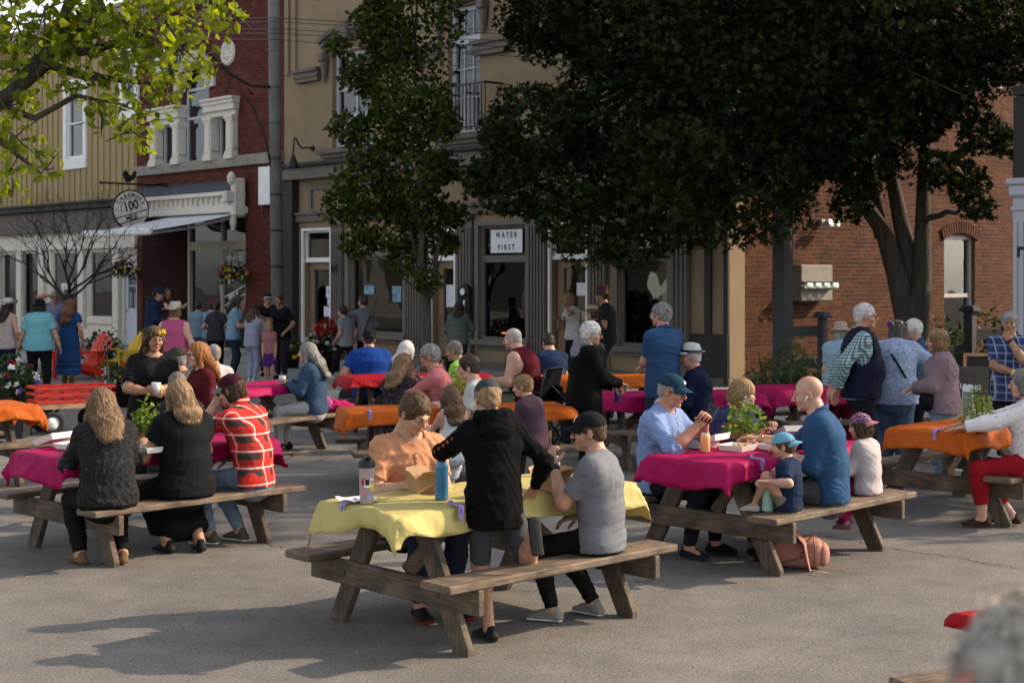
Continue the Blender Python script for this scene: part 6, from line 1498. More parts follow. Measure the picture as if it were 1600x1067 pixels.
wood_box_plant(ot(233, 692), 'green herb plant in a small wooden box between the two women', 21, .24, .14, (), G1, 230, 'oval', .05)
wood_box_plant(ot(1165, 692), 'leafy yellow flowering plant in a small wooden box beside the trays', 22, .23, .17, ((PY, 9, .03), (PW, 6, .02)), G1, 260, 'oval', .045)
wood_box_plant(ot(1526, 672), 'marigold plant with one orange flower in a small wooden box', 23, .27, .16, ((PO, 1, .055),), leaf_mat('marigold_leaf', (.05, .10, .015), (.17, .23, .05)), 420, 'quad', .03)
wood_box_plant(ot(722, 630), 'reddish flowering plant in a box by the man in pink', 24, .24, .15, ((PK, 14, .04), (PY, 6, .02)), leaf_mat('dry_leaf', (.14, .13, .03), (.36, .28, .09)), 200, 'oval', .04)
wood_box_plant(ot(1095, 668) + Vector((.1, 3.2, 0)), 'small pink flower pot on the magenta table', 25, .1, .09, ((PP, 10, .03),), G1, 90, 'oval', .03)
def R2(a): return R(a)
tray(ot(118, 700), R(60), 'open white foam tray at the left end of the pink cloth with three diners', True, food, 5, (.24, .22)); tray(ot(385, 690), R(35), 'white foam tray of fried food by the plaid shirt man', False, food, 8); tray(ot(240, 705), R(40), 'flat white tray between the two women in black', False, salad, 4)
tray(ot(1092, 698), R(40), 'open foam tray nearest the man in the light blue shirt', True); tray(ot(1152, 703), R(50), 'white foam tray under the bald mans hand', True); tray(ot(1215, 702), R(30), 'foam tray in front of the toddler', False); tray(ot(1255, 690), R(10), 'foam tray of food by the blue denim sleeve', True)
orangecan = mat('orange_can', (.62, .27, .05), .35, .5, 14, 0, col2=(.75, .55, .3)); bluecan = mat('blue_can', (.05, .08, .4), .35, .4, 20, 0, col2=(.5, .52, .6)); greencan = mat('green_can', (.02, .28, .07), .35, .3, 18, 0, col2=(.10, .42, .12))
can(ot(1102, 706), orangecan, 'orange drink can standing at the trays', .135, .035); can(ot(867, 742), bluecan, 'blue drink can behind the boy in grey'); can(ot(640, 660), greencan, 'green drink can on the orange cloth')
e = empty('paper_bowl', ot(1125, 692), 0, 'small red paper bowl beside the herb box', 'bowl'); mb = MB(); mb.lathe([(0, 0), (.04, 0), (.065, .035), (.062, .035), (.038, .006), (0, .006)], 16); mb.build('bowl_body', RED, e, True)
# tumbler with stickers on the yellow cloth
pt_ = ot(573, 787); e = empty('tumbler', pt_, R(20), 'tall clear tumbler covered with stickers on a white napkin', 'tumbler')
tum = mat('tumbler_plastic', (.34, .26, .25), .2, .15, 6, 0, spec=.6); mb = MB(); mb.lathe([(0, 0), (.036, 0), (.040, .015), (.044, .20), (.045, .215)], 22); mb.build('tumbler_body', tum, e, True); mb = MB(); mb.lathe([(.048, .205), (.048, .235), (.036, .25), (0, .25)], 22); mb.box((0, -.02, .262), (.03, .06, .02), bev=.006); mb.build('tumbler_lid', blk, e, True)
for k, (a, z, w, h, m_) in enumerate(((-100, .12, .035, .045, paper), (-100, .125, .024, .032, blk), (-55, .10, .03, .04, mat('yellow_sticker', (.6, .5, .05))), (-130, .07, .03, .03, PP), (-60, .15, .028, .028, paper), (-135, .13, .02, .04, PR), (-85, .05, .03, .025, bluecan))):
 mb = MB(); rr_ = .0425 + (.0008 if k == 1 else 0) + .00002 * k; mb.grid([[(rr_ * math.cos(R(a) + t * w / .042), rr_ * math.sin(R(a) + t * w / .042), z + s_ * h) for t in (-.5, -.25, 0, .25, .5)] for s_ in (-.5, .5)]); mb.build('sticker', m_, e)
mb = MB(); q = np.random.default_rng(4); mb.grid([[(x, y, .006 + .022 * abs(math.sin(x * 31 + y * 17)) * (abs(x) + abs(y)) * 5) for x in np.linspace(-.11, .11, 10)] for y in np.linspace(-.08, .08, 8)]); o = mb.build('napkin', paper, None, False); o.location = ot(560, 783) + Vector((0, 0, .002)); o.rotation_euler = (0, 0, .5); tag(o, 'crumpled white napkin under the sticker tumbler', 'napkin')
blueb = mat('blue_bottle', (.03, .14, .27), .15, .2, 6, 0, spec=.6); bottle(ot(690, 780), blueb, 'translucent blue water bottle beside the black hoodie', .25, .038, blk);
bottle(ot(965, 628), mat('purple_bottle', (.06, .02, .14), .3, .2, 6, 0), 'dark purple bottle on the magenta cloth', .23, .036, mat('purple_bottle', (.06, .02, .14)))
def card_box(p, rz, label):
 e = empty('takeout_box', p, rz, label, 'takeout box', 'open cardboard boxes'); a, b, h = .075, .06, .085; T1_, B1 = [(-a * 1.25, -b * 1.25, h), (a * 1.25, -b * 1.25, h), (a * 1.25, b * 1.25, h), (-a * 1.25, b * 1.25, h)], [(-a, -b, 0), (a, -b, 0), (a, b, 0), (-a, b, 0)]
 mb = MB(); mb.add(T1_ + B1, [(4, 7, 6, 5)] + [(j, 4 + j, 4 + (j + 1) % 4, (j + 1) % 4) for j in range(4)]); o = mb.build('box_body', kraft, e); o.modifiers.new('t', 'SOLIDIFY').thickness = .003
 for k, (i, j, dx, dy) in enumerate(((0, 1, 0, -1), (1, 2, 1, 0), (2, 3, 0, 1), (3, 0, -1, 0))):
  A, B_ = Vector(T1_[i]), Vector(T1_[j]); d = Vector((dx, dy, 1.4 if k % 2 else .9)).normalized() * (.07 if k % 2 == 0 else .055); mb = MB(); mid = (A + B_) / 2 + d * 1.15; mb.add([A, B_, B_.lerp(A, .15) + d, mid, A.lerp(B_, .15) + d], [(0, 1, 2, 3, 4)]); f = mb.build('flap', kraft, e); f.modifiers.new('t', 'SOLIDIFY').thickness = .003
 for i in range(4): F_ = Field(.01); F_.ell(((i - 1.5) * .025, .01 * (-1) ** i, .05), (.02, .03, .02)); P, Q = F_.mesh(.008); to_obj('food_piece', P, Q, food, e)
 return e
card_box(ot(664, 768), .5, 'open kraft box in front of the man in the peach shirt'); card_box(ot(862, 766), .9, 'open kraft box between the standing boy and the boy in grey')
# mint bottle on the bench
bottle(at(1200, 798, .432), mat('mint_bottle', (.30, .50, .42), .4, .12, 6, 0), 'mint green patterned bottle standing on the bench by the toddler', .205, .04, mat('mint_bottle', (.3, .5, .42)), taper=.8, name='mint_bottle')
# pink backpack
bp_m = cloth('backpack_pink', (.46, .21, .16), .1, .6, 200, .2); bpx = at(1250, 893); e = empty('backpack', (bpx.x, bpx.y + .14, 0), R(-12), 'dusty pink backpack lying on the asphalt by a table leg', 'backpack')
mb = MB(); mb.box((0, 0, .118), (.40, .29, .23), bev=.055); o = mb.build('bag_body', bp_m, e, True); o.modifiers.new('round', 'SUBSURF').levels = 2; o.modifiers['round'].render_levels = 2
mb = MB(); mb.box((.185, 0, .105), (.10, .235, .17), bev=.04); o = mb.build('front_pocket', bp_m, e, True); o.modifiers.new('round', 'SUBSURF').levels = 2; o.modifiers['round'].render_levels = 2
mb = MB(); mb.tube([(x, y, z) for x, y, z in ((.13, -.146, .05), (.13, -.147, .17), (.12, -.10, .236), (.12, .10, .236), (.13, .147, .17))], .005, 5); mb.tube([(-.10, -.147, .06), (.05, -.149, .10), (.10, -.147, .12)], .004, 5); mb.build('seam', mat('brown_buckle', (.15, .06, .05), .4), e, True)
for s, lab in ((-.05, 0), (.06, 1)): mb = MB(); mb.tube([(-.19, s, .17), (-.12, s - .05, .262), (.0, s - .09, .262), (.06, s * .4 - .15, .20), (.08, s * .5 - .17, .10), (.10, s * .5 - .19, .02), (.16 + lab * .05, s - .23, .008)], [.022, .028, .028, .024, .016, .008, .006], 8, sq=.3); mb.build('strap', bp_m, e, True)
mb = MB(); mb.box((.05, -.15, .12), (.035, .012, .03), bev=.004); mb.build('buckle', mat('brown_buckle', (.15, .06, .05), .4), e); mb = MB(); mb.tube([(.19, -.03, .02), (.27, -.05, .006), (.34, -.06, .005)], .006, 5, sq=.4); mb.build('cord', bp_m, e)

# ---------------------------------------------------------------- red wagon, chairs, planters
redp = mat('red_paint', (.42, .022, .014), .5, .15, 4, .1); yelp = mat('yellow_paint', (.62, .40, .02), .5, .1, 4, .1); redc = mat('red_chair_paint', (.55, .03, .015), .5, .12, 4, .1)
wg = at(105, 676); wg_a = math.atan2(.35, .94)
wagon = empty('garden_wagon', (wg.x + .02, wg.y + .1, 0), R(32), 'red slatted garden wagon with black tyres', 'wagon')
L_, W_ = .98, .52; bw_ = wood_mat('wagon_bed_wood', (.25, .14, .07), (.5, .34, .2))
for k in range(4): mb = MB(); mb.box((0, (k - 1.5) * .128, .375), (L_, .122, .02)); mb.build('bed_board', bw_, wagon)
mb = MB(); mb.box((0, -W_ / 2, .36), (L_, .025, .06)); mb.box((0, W_ / 2, .36), (L_, .025, .06)); mb.build('bed_frame', bw_, wagon)
for s in (-1, 1):
 for z in (.415, .505, .595): mb = MB(); mb.box((0, s * (W_ / 2 + .01), z), (L_ + .04, .018, .036), bev=.004); mb.build('side_slat', redp, wagon)
 for x in (-.38, .0, .38): mb = MB(); mb.box((x, s * (W_ / 2 - .008), .48), (.05, .02, .24)); mb.build('side_stake', redp, wagon)
 for z in (.415, .505, .595): mb = MB(); mb.box((s * (L_ / 2 + .005), 0, z), (.018, W_ - .02, .036), bev=.004); mb.build('end_slat', redp, wagon)
tyre = mat('tyre', (.018, .018, .019), .85, .2, 20, .2);
for sx in (-1, 1):
 mb = MB(); mb.box((sx * .31, 0, .2), (.05, W_ - .05, .04)); mb.beam((sx * .31, -.12, .2), (sx * .16, -.12, .35), .03, .03); mb.beam((sx * .31, .12, .2), (sx * .16, .12, .35), .03, .03); mb.box((sx * .31, 0, .28), (.06, .3, .14)); mb.build('axle', blk, wagon)
 for sy in (-1, 1):
  M_ = Matrix.Translation((sx * .31, sy * (W_ / 2 + .0), .152)) @ Matrix.Rotation(R(90) * -sy * -1, 4, 'X')
  mb = MB(); mb.lathe([(.085, -.035), (.12, -.045), (.145, -.035), (.152, 0), (.145, .035), (.12, .045), (.085, .035)], 26, M=M_); w_ = mb.build('wheel', tyre, wagon, True)
  mb = MB(); mb.lathe([(.0, .02), (.03, .035), (.03, .01), (.07, .012), (.086, .035), (.088, -.03), (.02, -.02), (0, -.03)], 20, M=M_); mb.build('rim', whitep, w_, True); mb = MB(); mb.lathe([(0, .045), (.02, .042), (.024, .03)], 10, M=M_); mb.build('hub', blk, w_, True)
mb = MB(); mb.tube([(.49, 0, .2), (.50, .0, .5), (.47, 0, 1.0)], .014, 8); mb.tube([(.47, -.0, 1.0), (.47, -.07, 1.06), (.47, -.06, 1.12), (.47, .06, 1.12), (.47, .07, 1.06), (.47, 0, 1.0)], .014, 8); mb.build('handle', blk, wagon, True)
def adirondack(p, rz, m, label):
 e = empty('garden_chair', p, rz, label, 'chair', 'slatted garden chairs');
 for i in range(6): mb = MB(); f = (i - 2.5); h = .92 - .022 * f * f * 2; mb.beam((f * .098, .30, .24), (f * .112, .30 + .34, .24 + h * .72), .085, .018, up=(0, -1, .4), bev=.004); mb.build('back_slat', m, e)
 for i in range(5): mb = MB(); mb.box((0, -.26 + i * .115, .36 - i * .032), (.56, .1, .02), bev=.004); mb.build('seat_slat', m, e)
 for s in (-1, 1):
  mb = MB(); mb.box((s * .36, -.02, .55), (.13, .72, .022), bev=.006); mb.build('armrest', m, e); mb = MB(); mb.box((s * .30, -.30, .27), (.03, .10, .54), bev=.004); mb.build('leg', m, e); mb = MB(); mb.beam((s * .29, -.3, .32), (s * .29, .62, .04), .03, .12, bev=.004); mb.build('side_rail', m, e); mb = MB(); mb.box((s * .33, .27, .4), (.03, .07, .3)); mb.build('arm_post', m, e)
 mb = MB(); mb.box((0, .335, .5), (.7, .03, .07)); mb.build('back_rail', m, e)
 return e
c1 = at(120, 592); adirondack((c1.x, c1.y, 0), R(-40), redc, 'red slatted garden chair behind the woman in the blue dress')
c2 = at(188, 590); adirondack((c2.x, c2.y, 0), R(-30), yelp, 'yellow slatted garden chair beside the red one')
def planter(p, label, r=.26, h=.36, seed=1, fl=(), n=330, hang=.0, spread=.36, tall=.34, pot=None, leaf=G3, blades=0, square=False):
 e = empty('flower_planter', p, 0, label, 'planter', 'black tubs of flowers'); q = np.random.default_rng(seed); mb = MB()
 if square: mb.lathe([(0, 0), (r * 1.15, 0), (r * 1.4, h), (r * 1.3, h), (r * 1.2, h * .9), (0, h * .9)], 4, M=Matrix.Rotation(R(45), 4, 'Z'))
 else: mb.lathe([(0, 0), (r * .76, 0), (r * .95, h * .93), (r * 1.03, h * .93), (r * 1.03, h), (r * .94, h), (r * .9, h * .88), (0, h * .88)], 22)
 mb.build('pot', pot or blk, e, not square)
 P = dome(n, (spread, spread, tall), q, (0, 0, h * .9), .3); P[:, 2] -= hang * (np.hypot(P[:, 0], P[:, 1]) / spread) ** 2 * q.random(len(P)); leaf_obj('foliage', P, .085, 'oval', leaf, e, q, .35)
 for m_, k, s, top_ in fl:
  Pf = dome(k, (spread * (1.02 if not top_ else .6), spread * (1.02 if not top_ else .6), tall * (1.0 if not top_ else 1.6)), q, (0, 0, h * .9), .85);
  if not top_: Pf[:, 2] -= hang * .8 * q.random(len(Pf))
  for pf in Pf[:60]: leaf_obj('flower', np.repeat(pf[None], 3, 0), s, 'flower', m_, e, q, .5)
 if blades:
  mb = MB()
  for i in range(blades): a = q.uniform(0, 6.28); l_ = q.uniform(.5, .95); mb.grid([[(math.cos(a) * t * l_ * .55 - math.sin(a) * w * (1 - t) * .03, math.sin(a) * t * l_ * .55 + math.cos(a) * w * (1 - t) * .03, h + l_ * (t - .35 * t * t)) for w in (-1, 1)] for t in np.linspace(0, 1, 5)])
  mb.build('spike_leaf', leaf, e)
 return e
p_ = at(20, 668); planter((p_.x - .12, p_.y + .1, 0), 'big black tub of red, white and violet flowers by the wagon', .3, .62, 31, ((PR, 26, .08, 0), (PW, 24, .09, 0), (PV, 10, .07, 0), (PK, 10, .08, 0)), 480, .35, .46, .46, square=True)
p_ = at(182, 640); planter((p_.x, p_.y + .6, 0), 'red and white flower tub behind the wagon handle', .26, .42, 32, ((PR, 22, .08, 0), (PW, 12, .1, 0), (PK, 8, .08, 0)), 330, .2, .42, .34)
p_ = at(510, 580, .12); planter((p_.x, p_.y, .12), 'tall black pot of red geraniums over white petunias', .34, .62, 33, ((PR, 34, .13, 1), (PW, 55, .075, 0), (PV, 14, .07, 0)), 420, .3, .46, .3, blades=6)
p_ = at(712, 586, .12); planter((p_.x, p_.y, .12), 'spiky yucca pot beside the tree trunk', .24, .35, 34, ((PY, 8, .06, 0),), 120, .1, .3, .2, blades=34)
p_ = at(455, 575, .12); planter((p_.x, p_.y, .12), 'pot of yellow flowers at the foot of the pole', .2, .35, 35, ((PY, 18, .08, 0),), 160, .1, .3, .35)
p_ = at(160, 575, .12); planter((p_.x, p_.y, .12), 'dark fern pot before the pale blue door', .24, .4, 36, (), 300, .2, .5, .5)
mb = MB(); mb.lathe([(0, 0), (.25, 0), (.31, .3), (.33, .3), (.33, .33), (.29, .33), (.24, .02), (0, .02)], 4, M=Matrix.Rotation(R(45), 4, 'Z')); o = mb.build('plastic_tub', mat('black_plastic', (.022, .023, .026), .5, .1, 5, .05)); p_ = at(20, 683); o.location = (p_.x, p_.y, 0); tag(o, 'black plastic tub behind the orange cloth corner', 'tub')
def basket(p, label, seed, cols):
 e = empty('hanging_basket', p, 0, label, 'flower basket', 'hanging flower baskets'); q = np.random.default_rng(seed); mb = MB(); mb.lathe([(0, -.2), (.12, -.18), (.21, -.06), (.23, 0), (.2, -.02)], 14); mb.build('bowl', mat('coir', (.09, .055, .03), .95), e, True)
 P = dome(330, (.40, .40, .24), q, (0, 0, -.08), .35); P[:, 2] -= .22 * q.random(len(P)) * (np.hypot(P[:, 0], P[:, 1]) > .25); leaf_obj('foliage', P, .075, 'oval', G3, e, q, .3)
 for m_, k in cols:
  for pf in dome(k, (.42, .42, .28), q, (0, 0, -.08), .9): leaf_obj('flower', np.repeat(pf[None] + [0, 0, -.12 * q.random() if m_ is PY else 0], 3, 0), .09, 'flower', m_, e, q, .4)
 mb = MB();
 for k in range(3): mb.tube([(.2 * math.cos(k * 2.1), .2 * math.sin(k * 2.1), 0), (0, 0, .42)], .006, 4)
 mb.build('hanger', blk, e); return e
t_, z_ = F(193, 418, -.45); q_ = fw(t_, -.45, z_); basket(q_, 'hanging basket of crimson and yellow flowers beside the pale blue door', 41, ((PK, 16), (PY, 22)))
t_, z_ = F(364, 424, -.45); q2_ = fw(t_, -.45, z_); basket(q2_, 'hanging basket of red and yellow flowers before the shop lettering', 42, ((PR, 10), (PK, 8), (PY, 20)))
for q3, d_, lab in ((q_, .45, 'curled iron basket bracket on the cream shop front'), (q2_, .45, 'iron basket hook before the brick shop window')): mb = MB(); a = q3 + NV * d_ + Vector((0, 0, .55)); mb.tube([a, q3 + Vector((0, 0, .5)), q3 - NV * .06 + Vector((0, 0, .44)), q3 + Vector((0, 0, .40))], .013, 6); mb.tube([a + Vector((0, 0, -.3)), q3 + NV * .2 + Vector((0, 0, .22)), q3 + NV * .1 + Vector((0, 0, .45))], .011, 6); o = mb.build('basket_bracket', blk, None, True); tag(o, lab, 'bracket')
# chalk board and bottle sign at the right
cb = at(1538, 665); e = empty('chalk_board', (cb.x, 18.2, 0), R(-8), 'dark chalk board in a pale wood frame behind the plaid man', 'board');
X_ = (1537 - CX) / FPX * 18.2; e.location = (X_, 18.2, 0)
mb = MB(); mb.box((0, 0, .82), (.42, .02, .5)); mb.build('board_face', blk, e); lw = wood_mat('thin_ply', (.3, .16, .07), (.52, .31, .16))
f = frame_mb(-.24, .24, .54, 1.1, -.005, .035, .04).build('board_frame', lw, e); mb = MB(); mb.beam((-.2, 0, .55), (-.24, .1, 0), .03, .03); mb.beam((.2, 0, .55), (.24, .1, 0), .03, .03); mb.beam((0, .05, .9), (0, .4, 0), .03, .03); mb.build('easel_leg', lw, e)
e = empty('sign_board', ((1508 - CX) / FPX * 16.8, 16.8, 0), R(-12), 'brown panel lettered LIVING behind the mauve sweater', 'sign'); mb = MB(); mb.box((0, 0, .52), (.5, .03, 1.0), bev=.005); mb.build('panel', mat('brown_panel', (.085, .07, .055), .8, .2, 3, .1), e); text('lettering', 'ING LIVING', .075, whitep, e, (-.02, -.019, .80), (R(90), R(4), 0), .002)
e = empty('bottle_sign', ((1512 - CX) / FPX * 15.6, 15.6, 0), R(-25), 'bottle shaped grey and white sign board', 'sign')
oc = [(-.16, 0), (.16, 0), (.16, .45), (.06, .68), (.05, .9), (-.05, .9), (-.06, .68), (-.16, .45)]; n = len(oc)
for k, (y, s, m_) in enumerate(((0, 1, whitep), (-.012, .85, mat('slate_print', (.2, .22, .24), .6)))):
 mb = MB(); v = [(x * s, y, (z - .45) * s + .45) for x, z in oc]; mb.add(v + [(x, y + .014, z) for x, _, z in v], [tuple(range(n)), tuple(reversed(range(n, 2 * n)))] + [(i, n + i, n + (i + 1) % n, (i + 1) % n) for i in range(n)]); mb.build('bottle_panel' if k == 0 else 'bottle_print', m_, e)
mb = MB(); mb.box((0, -.025, .25), (.14, .004, .14)); mb.build('label_panel', whitep, e); mb = MB(); mb.beam((0, .02, .7), (0, .3, 0), .04, .02); mb.build('prop', lw, e)
# stroller wheel and frame behind the orange cloth
sp_ = at(867, 706); e = empty('stroller', (sp_.x + .15, sp_.y + .4, 0), R(20), 'black stroller half hidden behind the orange cloth', 'stroller')
for x, r_ in ((-.15, .13), (.38, .10)):
 for s in (-1, 1):
  M_ = Matrix.Translation((x, s * .2, r_)) @ Matrix.Rotation(R(90), 4, 'X'); mb = MB(); mb.lathe([(r_ - .02, -.014), (r_, 0), (r_ - .02, .014), (r_ - .025, 0)], 22, M=M_); w_ = mb.build('wheel', tyre, e, True); mb = MB()
  for k in range(6): a = k * math.pi / 3; mb.beam((x, s * .2, r_), (x + (r_ - .02) * math.cos(a), s * .2, r_ + (r_ - .02) * math.sin(a)), .012, .014)
  mb.build('spokes', blk, w_)
mb = MB()
for s in (-1, 1): mb.tube([(-.15, s * .18, .13), (.1, s * .18, .4), (.38, s * .18, .1)], .012, 6); mb.tube([(.1, s * .18, .4), (-.35, s * .18, .85)], .012, 6)
mb.tube([(-.35, -.18, .85), (-.35, .18, .85)], .014, 6); mb.build('frame', blk, e, True); mb = MB(); mb.box((.08, 0, .38), (.34, .32, .05), bev=.02); mb.box((-.12, 0, .55), (.05, .32, .4), bev=.02); mb.build('seat', cloth('black', (.012, .012, .014)), e)
# pink bag and jacket heap on the far bench end
bg = at(470, 612, .45); F_ = Field(.05); F_.ell((0, 0, .07), (.22, .14, .09)); F_.ell((.16, .02, .05), (.14, .1, .06)); P, Q = F_.mesh(.014); P = wrinkle(P, Q, .02, 3, .12); o = to_obj('jacket_heap', P, Q, cloth('hot_pink', (.5, .02, .14)), None); o.location = tp('T11', .78, -.62, .43); tag(o, 'hot pink jacket heaped on the bench end', 'jacket')
F_ = Field(.04); F_.ell((0, 0, .1), (.12, .08, .11)); P, Q = F_.mesh(.014); o = to_obj('hand_bag', P, Q, cloth('orchid', (.45, .1, .3)), None); o.location = tp('T11', .6, -.60, .43) + Vector((0, .05, 0)); tag(o, 'orchid pink bag behind the denim jacket', 'bag')
# ---------------------------------------------------------------- people
def X_(px, Y): return (px - CX) / FPX * Y
def P_(px, Y): return (X_(px, Y), Y)
def seat(key, s, side, d=.60): v = tp(key, s, side * d); return (v.x, v.y)
DEG = {k_: a_ for k_, c_, a_, l_ in TB}; DEG['T5'] = 14
C = cloth
black, navy, white_c = C('black', (.006, .006, .007)), C('navy', (.018, .024, .055)), C('white_cotton', (.58, .57, .56))
jeans = C('jeans', (.10, .15, .24), .3, .9, 320, .3); jeans_l = C('light_jeans', (.20, .27, .37), .25, .9, 320, .3); jeans_d = C('dark_jeans', (.03, .04, .065), .25, .9, 320, .3)
grey_tee = C('grey_tee', (.20, .21, .23), .03); char = C('charcoal', (.05, .05, .055)); grey_pants = C('grey_trousers', (.11, .10, .10)); khaki = C('khaki', (.27, .23, .16)); dgrey = C('dark_grey', (.03, .03, .034))
sh_b, sh_w, sh_br = C('shoe_black', (.018, .018, .02), .2, .6), C('shoe_white', (.58, .58, .57), .1, .6), C('shoe_brown', (.16, .075, .035), .2, .6); sole_w, sole_b = mat('sole_white', (.6, .59, .55), .7), mat('sole_black', (.02, .02, .02), .8)
SHB, SHW, SHBR = dict(m=sh_b, sole=sole_b), dict(m=sh_w, sole=sole_w), dict(m=sh_br, sole=sole_b)
def J(m=jeans, **k): return dict(m=m, **k)
def band(i, which, m, w=.022, name='wristband'):
 E, W_ = (i['eL'], i['wL']) if which == 'l' else (i['eR'], i['wR']); d = nrm(W_ - E); c = W_ - d * .012; r = .0168 * i['H'] + .005
 mb = MB(); mb.tube([Vector(c - d * w / 2), Vector(c - d * w / 4), Vector(c + d * w / 4), Vector(c + d * w / 2)], [r * .97, r * 1.04, r * 1.04, r * .97], 16); mb.build(name, m, i['root'], True)
def strap(i, pts, m, w=.02, name='bag_strap'):
 mb = MB(); mb.tube([Vector(p) for p in pts], w, 6, sq=.3); mb.build(name, m, i['root'], True)
def front(i, u, v, off=.004, back=False):
 """point on the shirt: u to the person's right, v up from the waist, in metres"""
 from mathutils.bvhtree import BVHTree
 if 'bvh' not in i: P, Q, _ = i['shirt']; i['bvh'] = BVHTree.FromPolygons([Vector(p) for p in P], [tuple(int(x) for x in q) for q in Q])
 ax = i['up']; o = i['waist'] + i['rt'] * u + ax * v; f = i['fw'] * (-1 if back else 1); loc, n, _, _ = i['bvh'].ray_cast(Vector(o + f * .8), Vector(-f))
 if loc is None: return Vector(o + f * .15), Vector(f)
 return loc + n * off, n
def placket(i, m, n=6, v0=-.1, v1=.27, mb_=None):
 pts = [front(i, 0, v0 + (v1 - v0) * t / 9, .001) for t in range(10)]; mb = MB(); rows = [[p + Vector(i['rt']) * s * .016 + n_ * (.004 if abs(s) < .9 else -.002) for s in (-1, -.85, .85, 1)] for p, n_ in pts]; mb.grid(rows); mb.build('placket', m, i['root'], True)
 for t in range(n): p, n_ = front(i, 0, v0 + .03 + (v1 - v0 - .04) * t / (n - 1), .007); bt = MB(); bt.lathe([(0, .002), (.005, .002), (.0055, 0)], 8, M=Matrix.Translation(p) @ n_.to_track_quat('Z', 'Y').to_matrix().to_4x4()); bt.build('button', mb_ or paper, i['root'])
def pocket(i, u, v, m, w=.10, h=.11):
 mb = MB(); rows = []
 for a in np.linspace(-.5, .5, 7): rows.append([front(i, u + b * w, v + a * h, .007)[0] for b in np.linspace(-.5, .5, 7)])
 mb.grid(rows); mb.build('pocket', m, i['root'], True); mb = MB(); rows = []
 for a, e in ((.5, .008), (.33, .012), (.2, .010)): rows.append([front(i, u + b * w * 1.05, v + (a + (.08 if abs(b) > .3 and a < .3 else 0)) * h, e)[0] for b in np.linspace(-.5, .5, 7)])
 mb.grid(rows); mb.build('pocket_flap', m, i['root'], True)
# ---- yellow table
peach = C('peach_linen', (.66, .31, .17), .12, .9, 120, .3)
a = person('man in a peach button shirt looking down at the yellow table', seat('T1', -.13, 1), -58, 1.80, 'm', True, lean=10, twist=-6, head=(12, 30, 0), lod=0, skin='light', hl=(-.02, .46, .80), hr=(.16, .36, .80), hpr='fist', hpl='relax', pl=(0, 0, -1), pr=(-.7, 0, -.5),
           top=dict(m=peach, collar=True, sl=.72, wr=.007, vee=1.25, fit=.02), bot=J(jeans_d), shoes=dict(m=sh_b, sole=C('shoe_red', (.3, .02, .02))), hair=('short', 'brown', 1.15), build=1.0)
pe2 = C('peach_seam', (.56, .24, .13)); placket(a, pe2); pocket(a, .085, .13, pe2); pocket(a, -.085, .13, pe2)
bp = (-.10, 8.36)
hoodm = C('black_hoodie', (.005, .005, .0055), .2, .95, 150, .2)
a = person('standing boy in a black hoodie and grey cap with one knee on the bench', bp, 112, 1.50, 'm', lean=7, head=(-6, 12, 0), lod=0, hl=(-.03, .30, 1.10), el=(-1, -.2, -.35), hr=(.30, .13, .83), er=(.6, -.7, -.2), pr=(0, .2, -1), hpr='flat', skin='light',
           feet=((-.02, .02, .068), (.13, -.26, .66)), knees=((-.1, 1, .3), (.2, 1, -.7)),
           top=dict(m=hoodm, sleeve='long', hoodcol=hoodm, fit=.016, so=.014, drop=.09, wr=.007, name='hoodie'), bot=dict(m=C('grey_shorts', (.075, .078, .082)), type='shorts', len=.96, fit=(.006, .012)), shoes=dict(m=sh_b, sole=C('sole_dark', (.05, .05, .05)), dirs={1: (.02, -.22, -1)}), hair=('short', 'dirty', 1.25), hat=dict(kind='cap', m=C('grey_cap', (.055, .06, .066)), m2=C('grey_cap', (.055, .06, .066))))
for k in range(9):   # little orange prints on both sleeves
 s_ = (a['sR'], a['eR']) if k % 2 else (a['sL'], a['eL']); c = s_[0] + (s_[1] - s_[0]) * (.3 + .08 * k); o_ = (a['rt'] * (1 if k % 2 else -1) * .052 - a['fw'] * .01); mb = MB(); mb.box(tuple(c + o_), (.006, .014, .016), rz=.3 * k); mb.build('sleeve_print', C('ember', (.5, .12, .03)), a['root'])
a = person('boy in a grey tee and black cap raising a fork at the yellow table', seat('T1', .37, -1, .61), 150, 1.60, 'm', True, lean=4, twist=12, head=(22, 4, 0), lod=0, skin='light', hl=Vector((.245, 8.74, .93)), el=(-.3, .1, -1), pl=(1, 0, .2), hpl='pinch', hr=(.10, .20, .62), hpr='relax',
           top=dict(m=grey_tee, fit=.024, sl=.75, wr=.004), bot=J(C('camo_black', (.014, .015, .014), .5, scale=25)), shoes=dict(m=C('shoe_grey', (.3, .28, .25)), sole=sole_w), feet=((-.05, .30, .075), (.22, .16, .075)), hair=('crop', 'brown'), hat=dict(kind='cap', m=C('black_cap', (.014, .014, .016)), text='Jiffy', ts=.04))
band(a, 'l', blk, .035, 'watch');
mb = MB(); h_ = wpt(a, a['hl']); mb.tube([h_ + Vector((.0, 0, -.02)), h_ + Vector((-.01, -.0, .06)), h_ + Vector((-.015, 0, .10))], [.003, .003, .003], 5); mb.box(tuple(h_ + Vector((-.017, 0, .115))), (.022, .004, .04), bev=.001); tag(mb.build('wooden_fork', lw), 'wooden fork held up by the boy in the grey tee', 'fork')
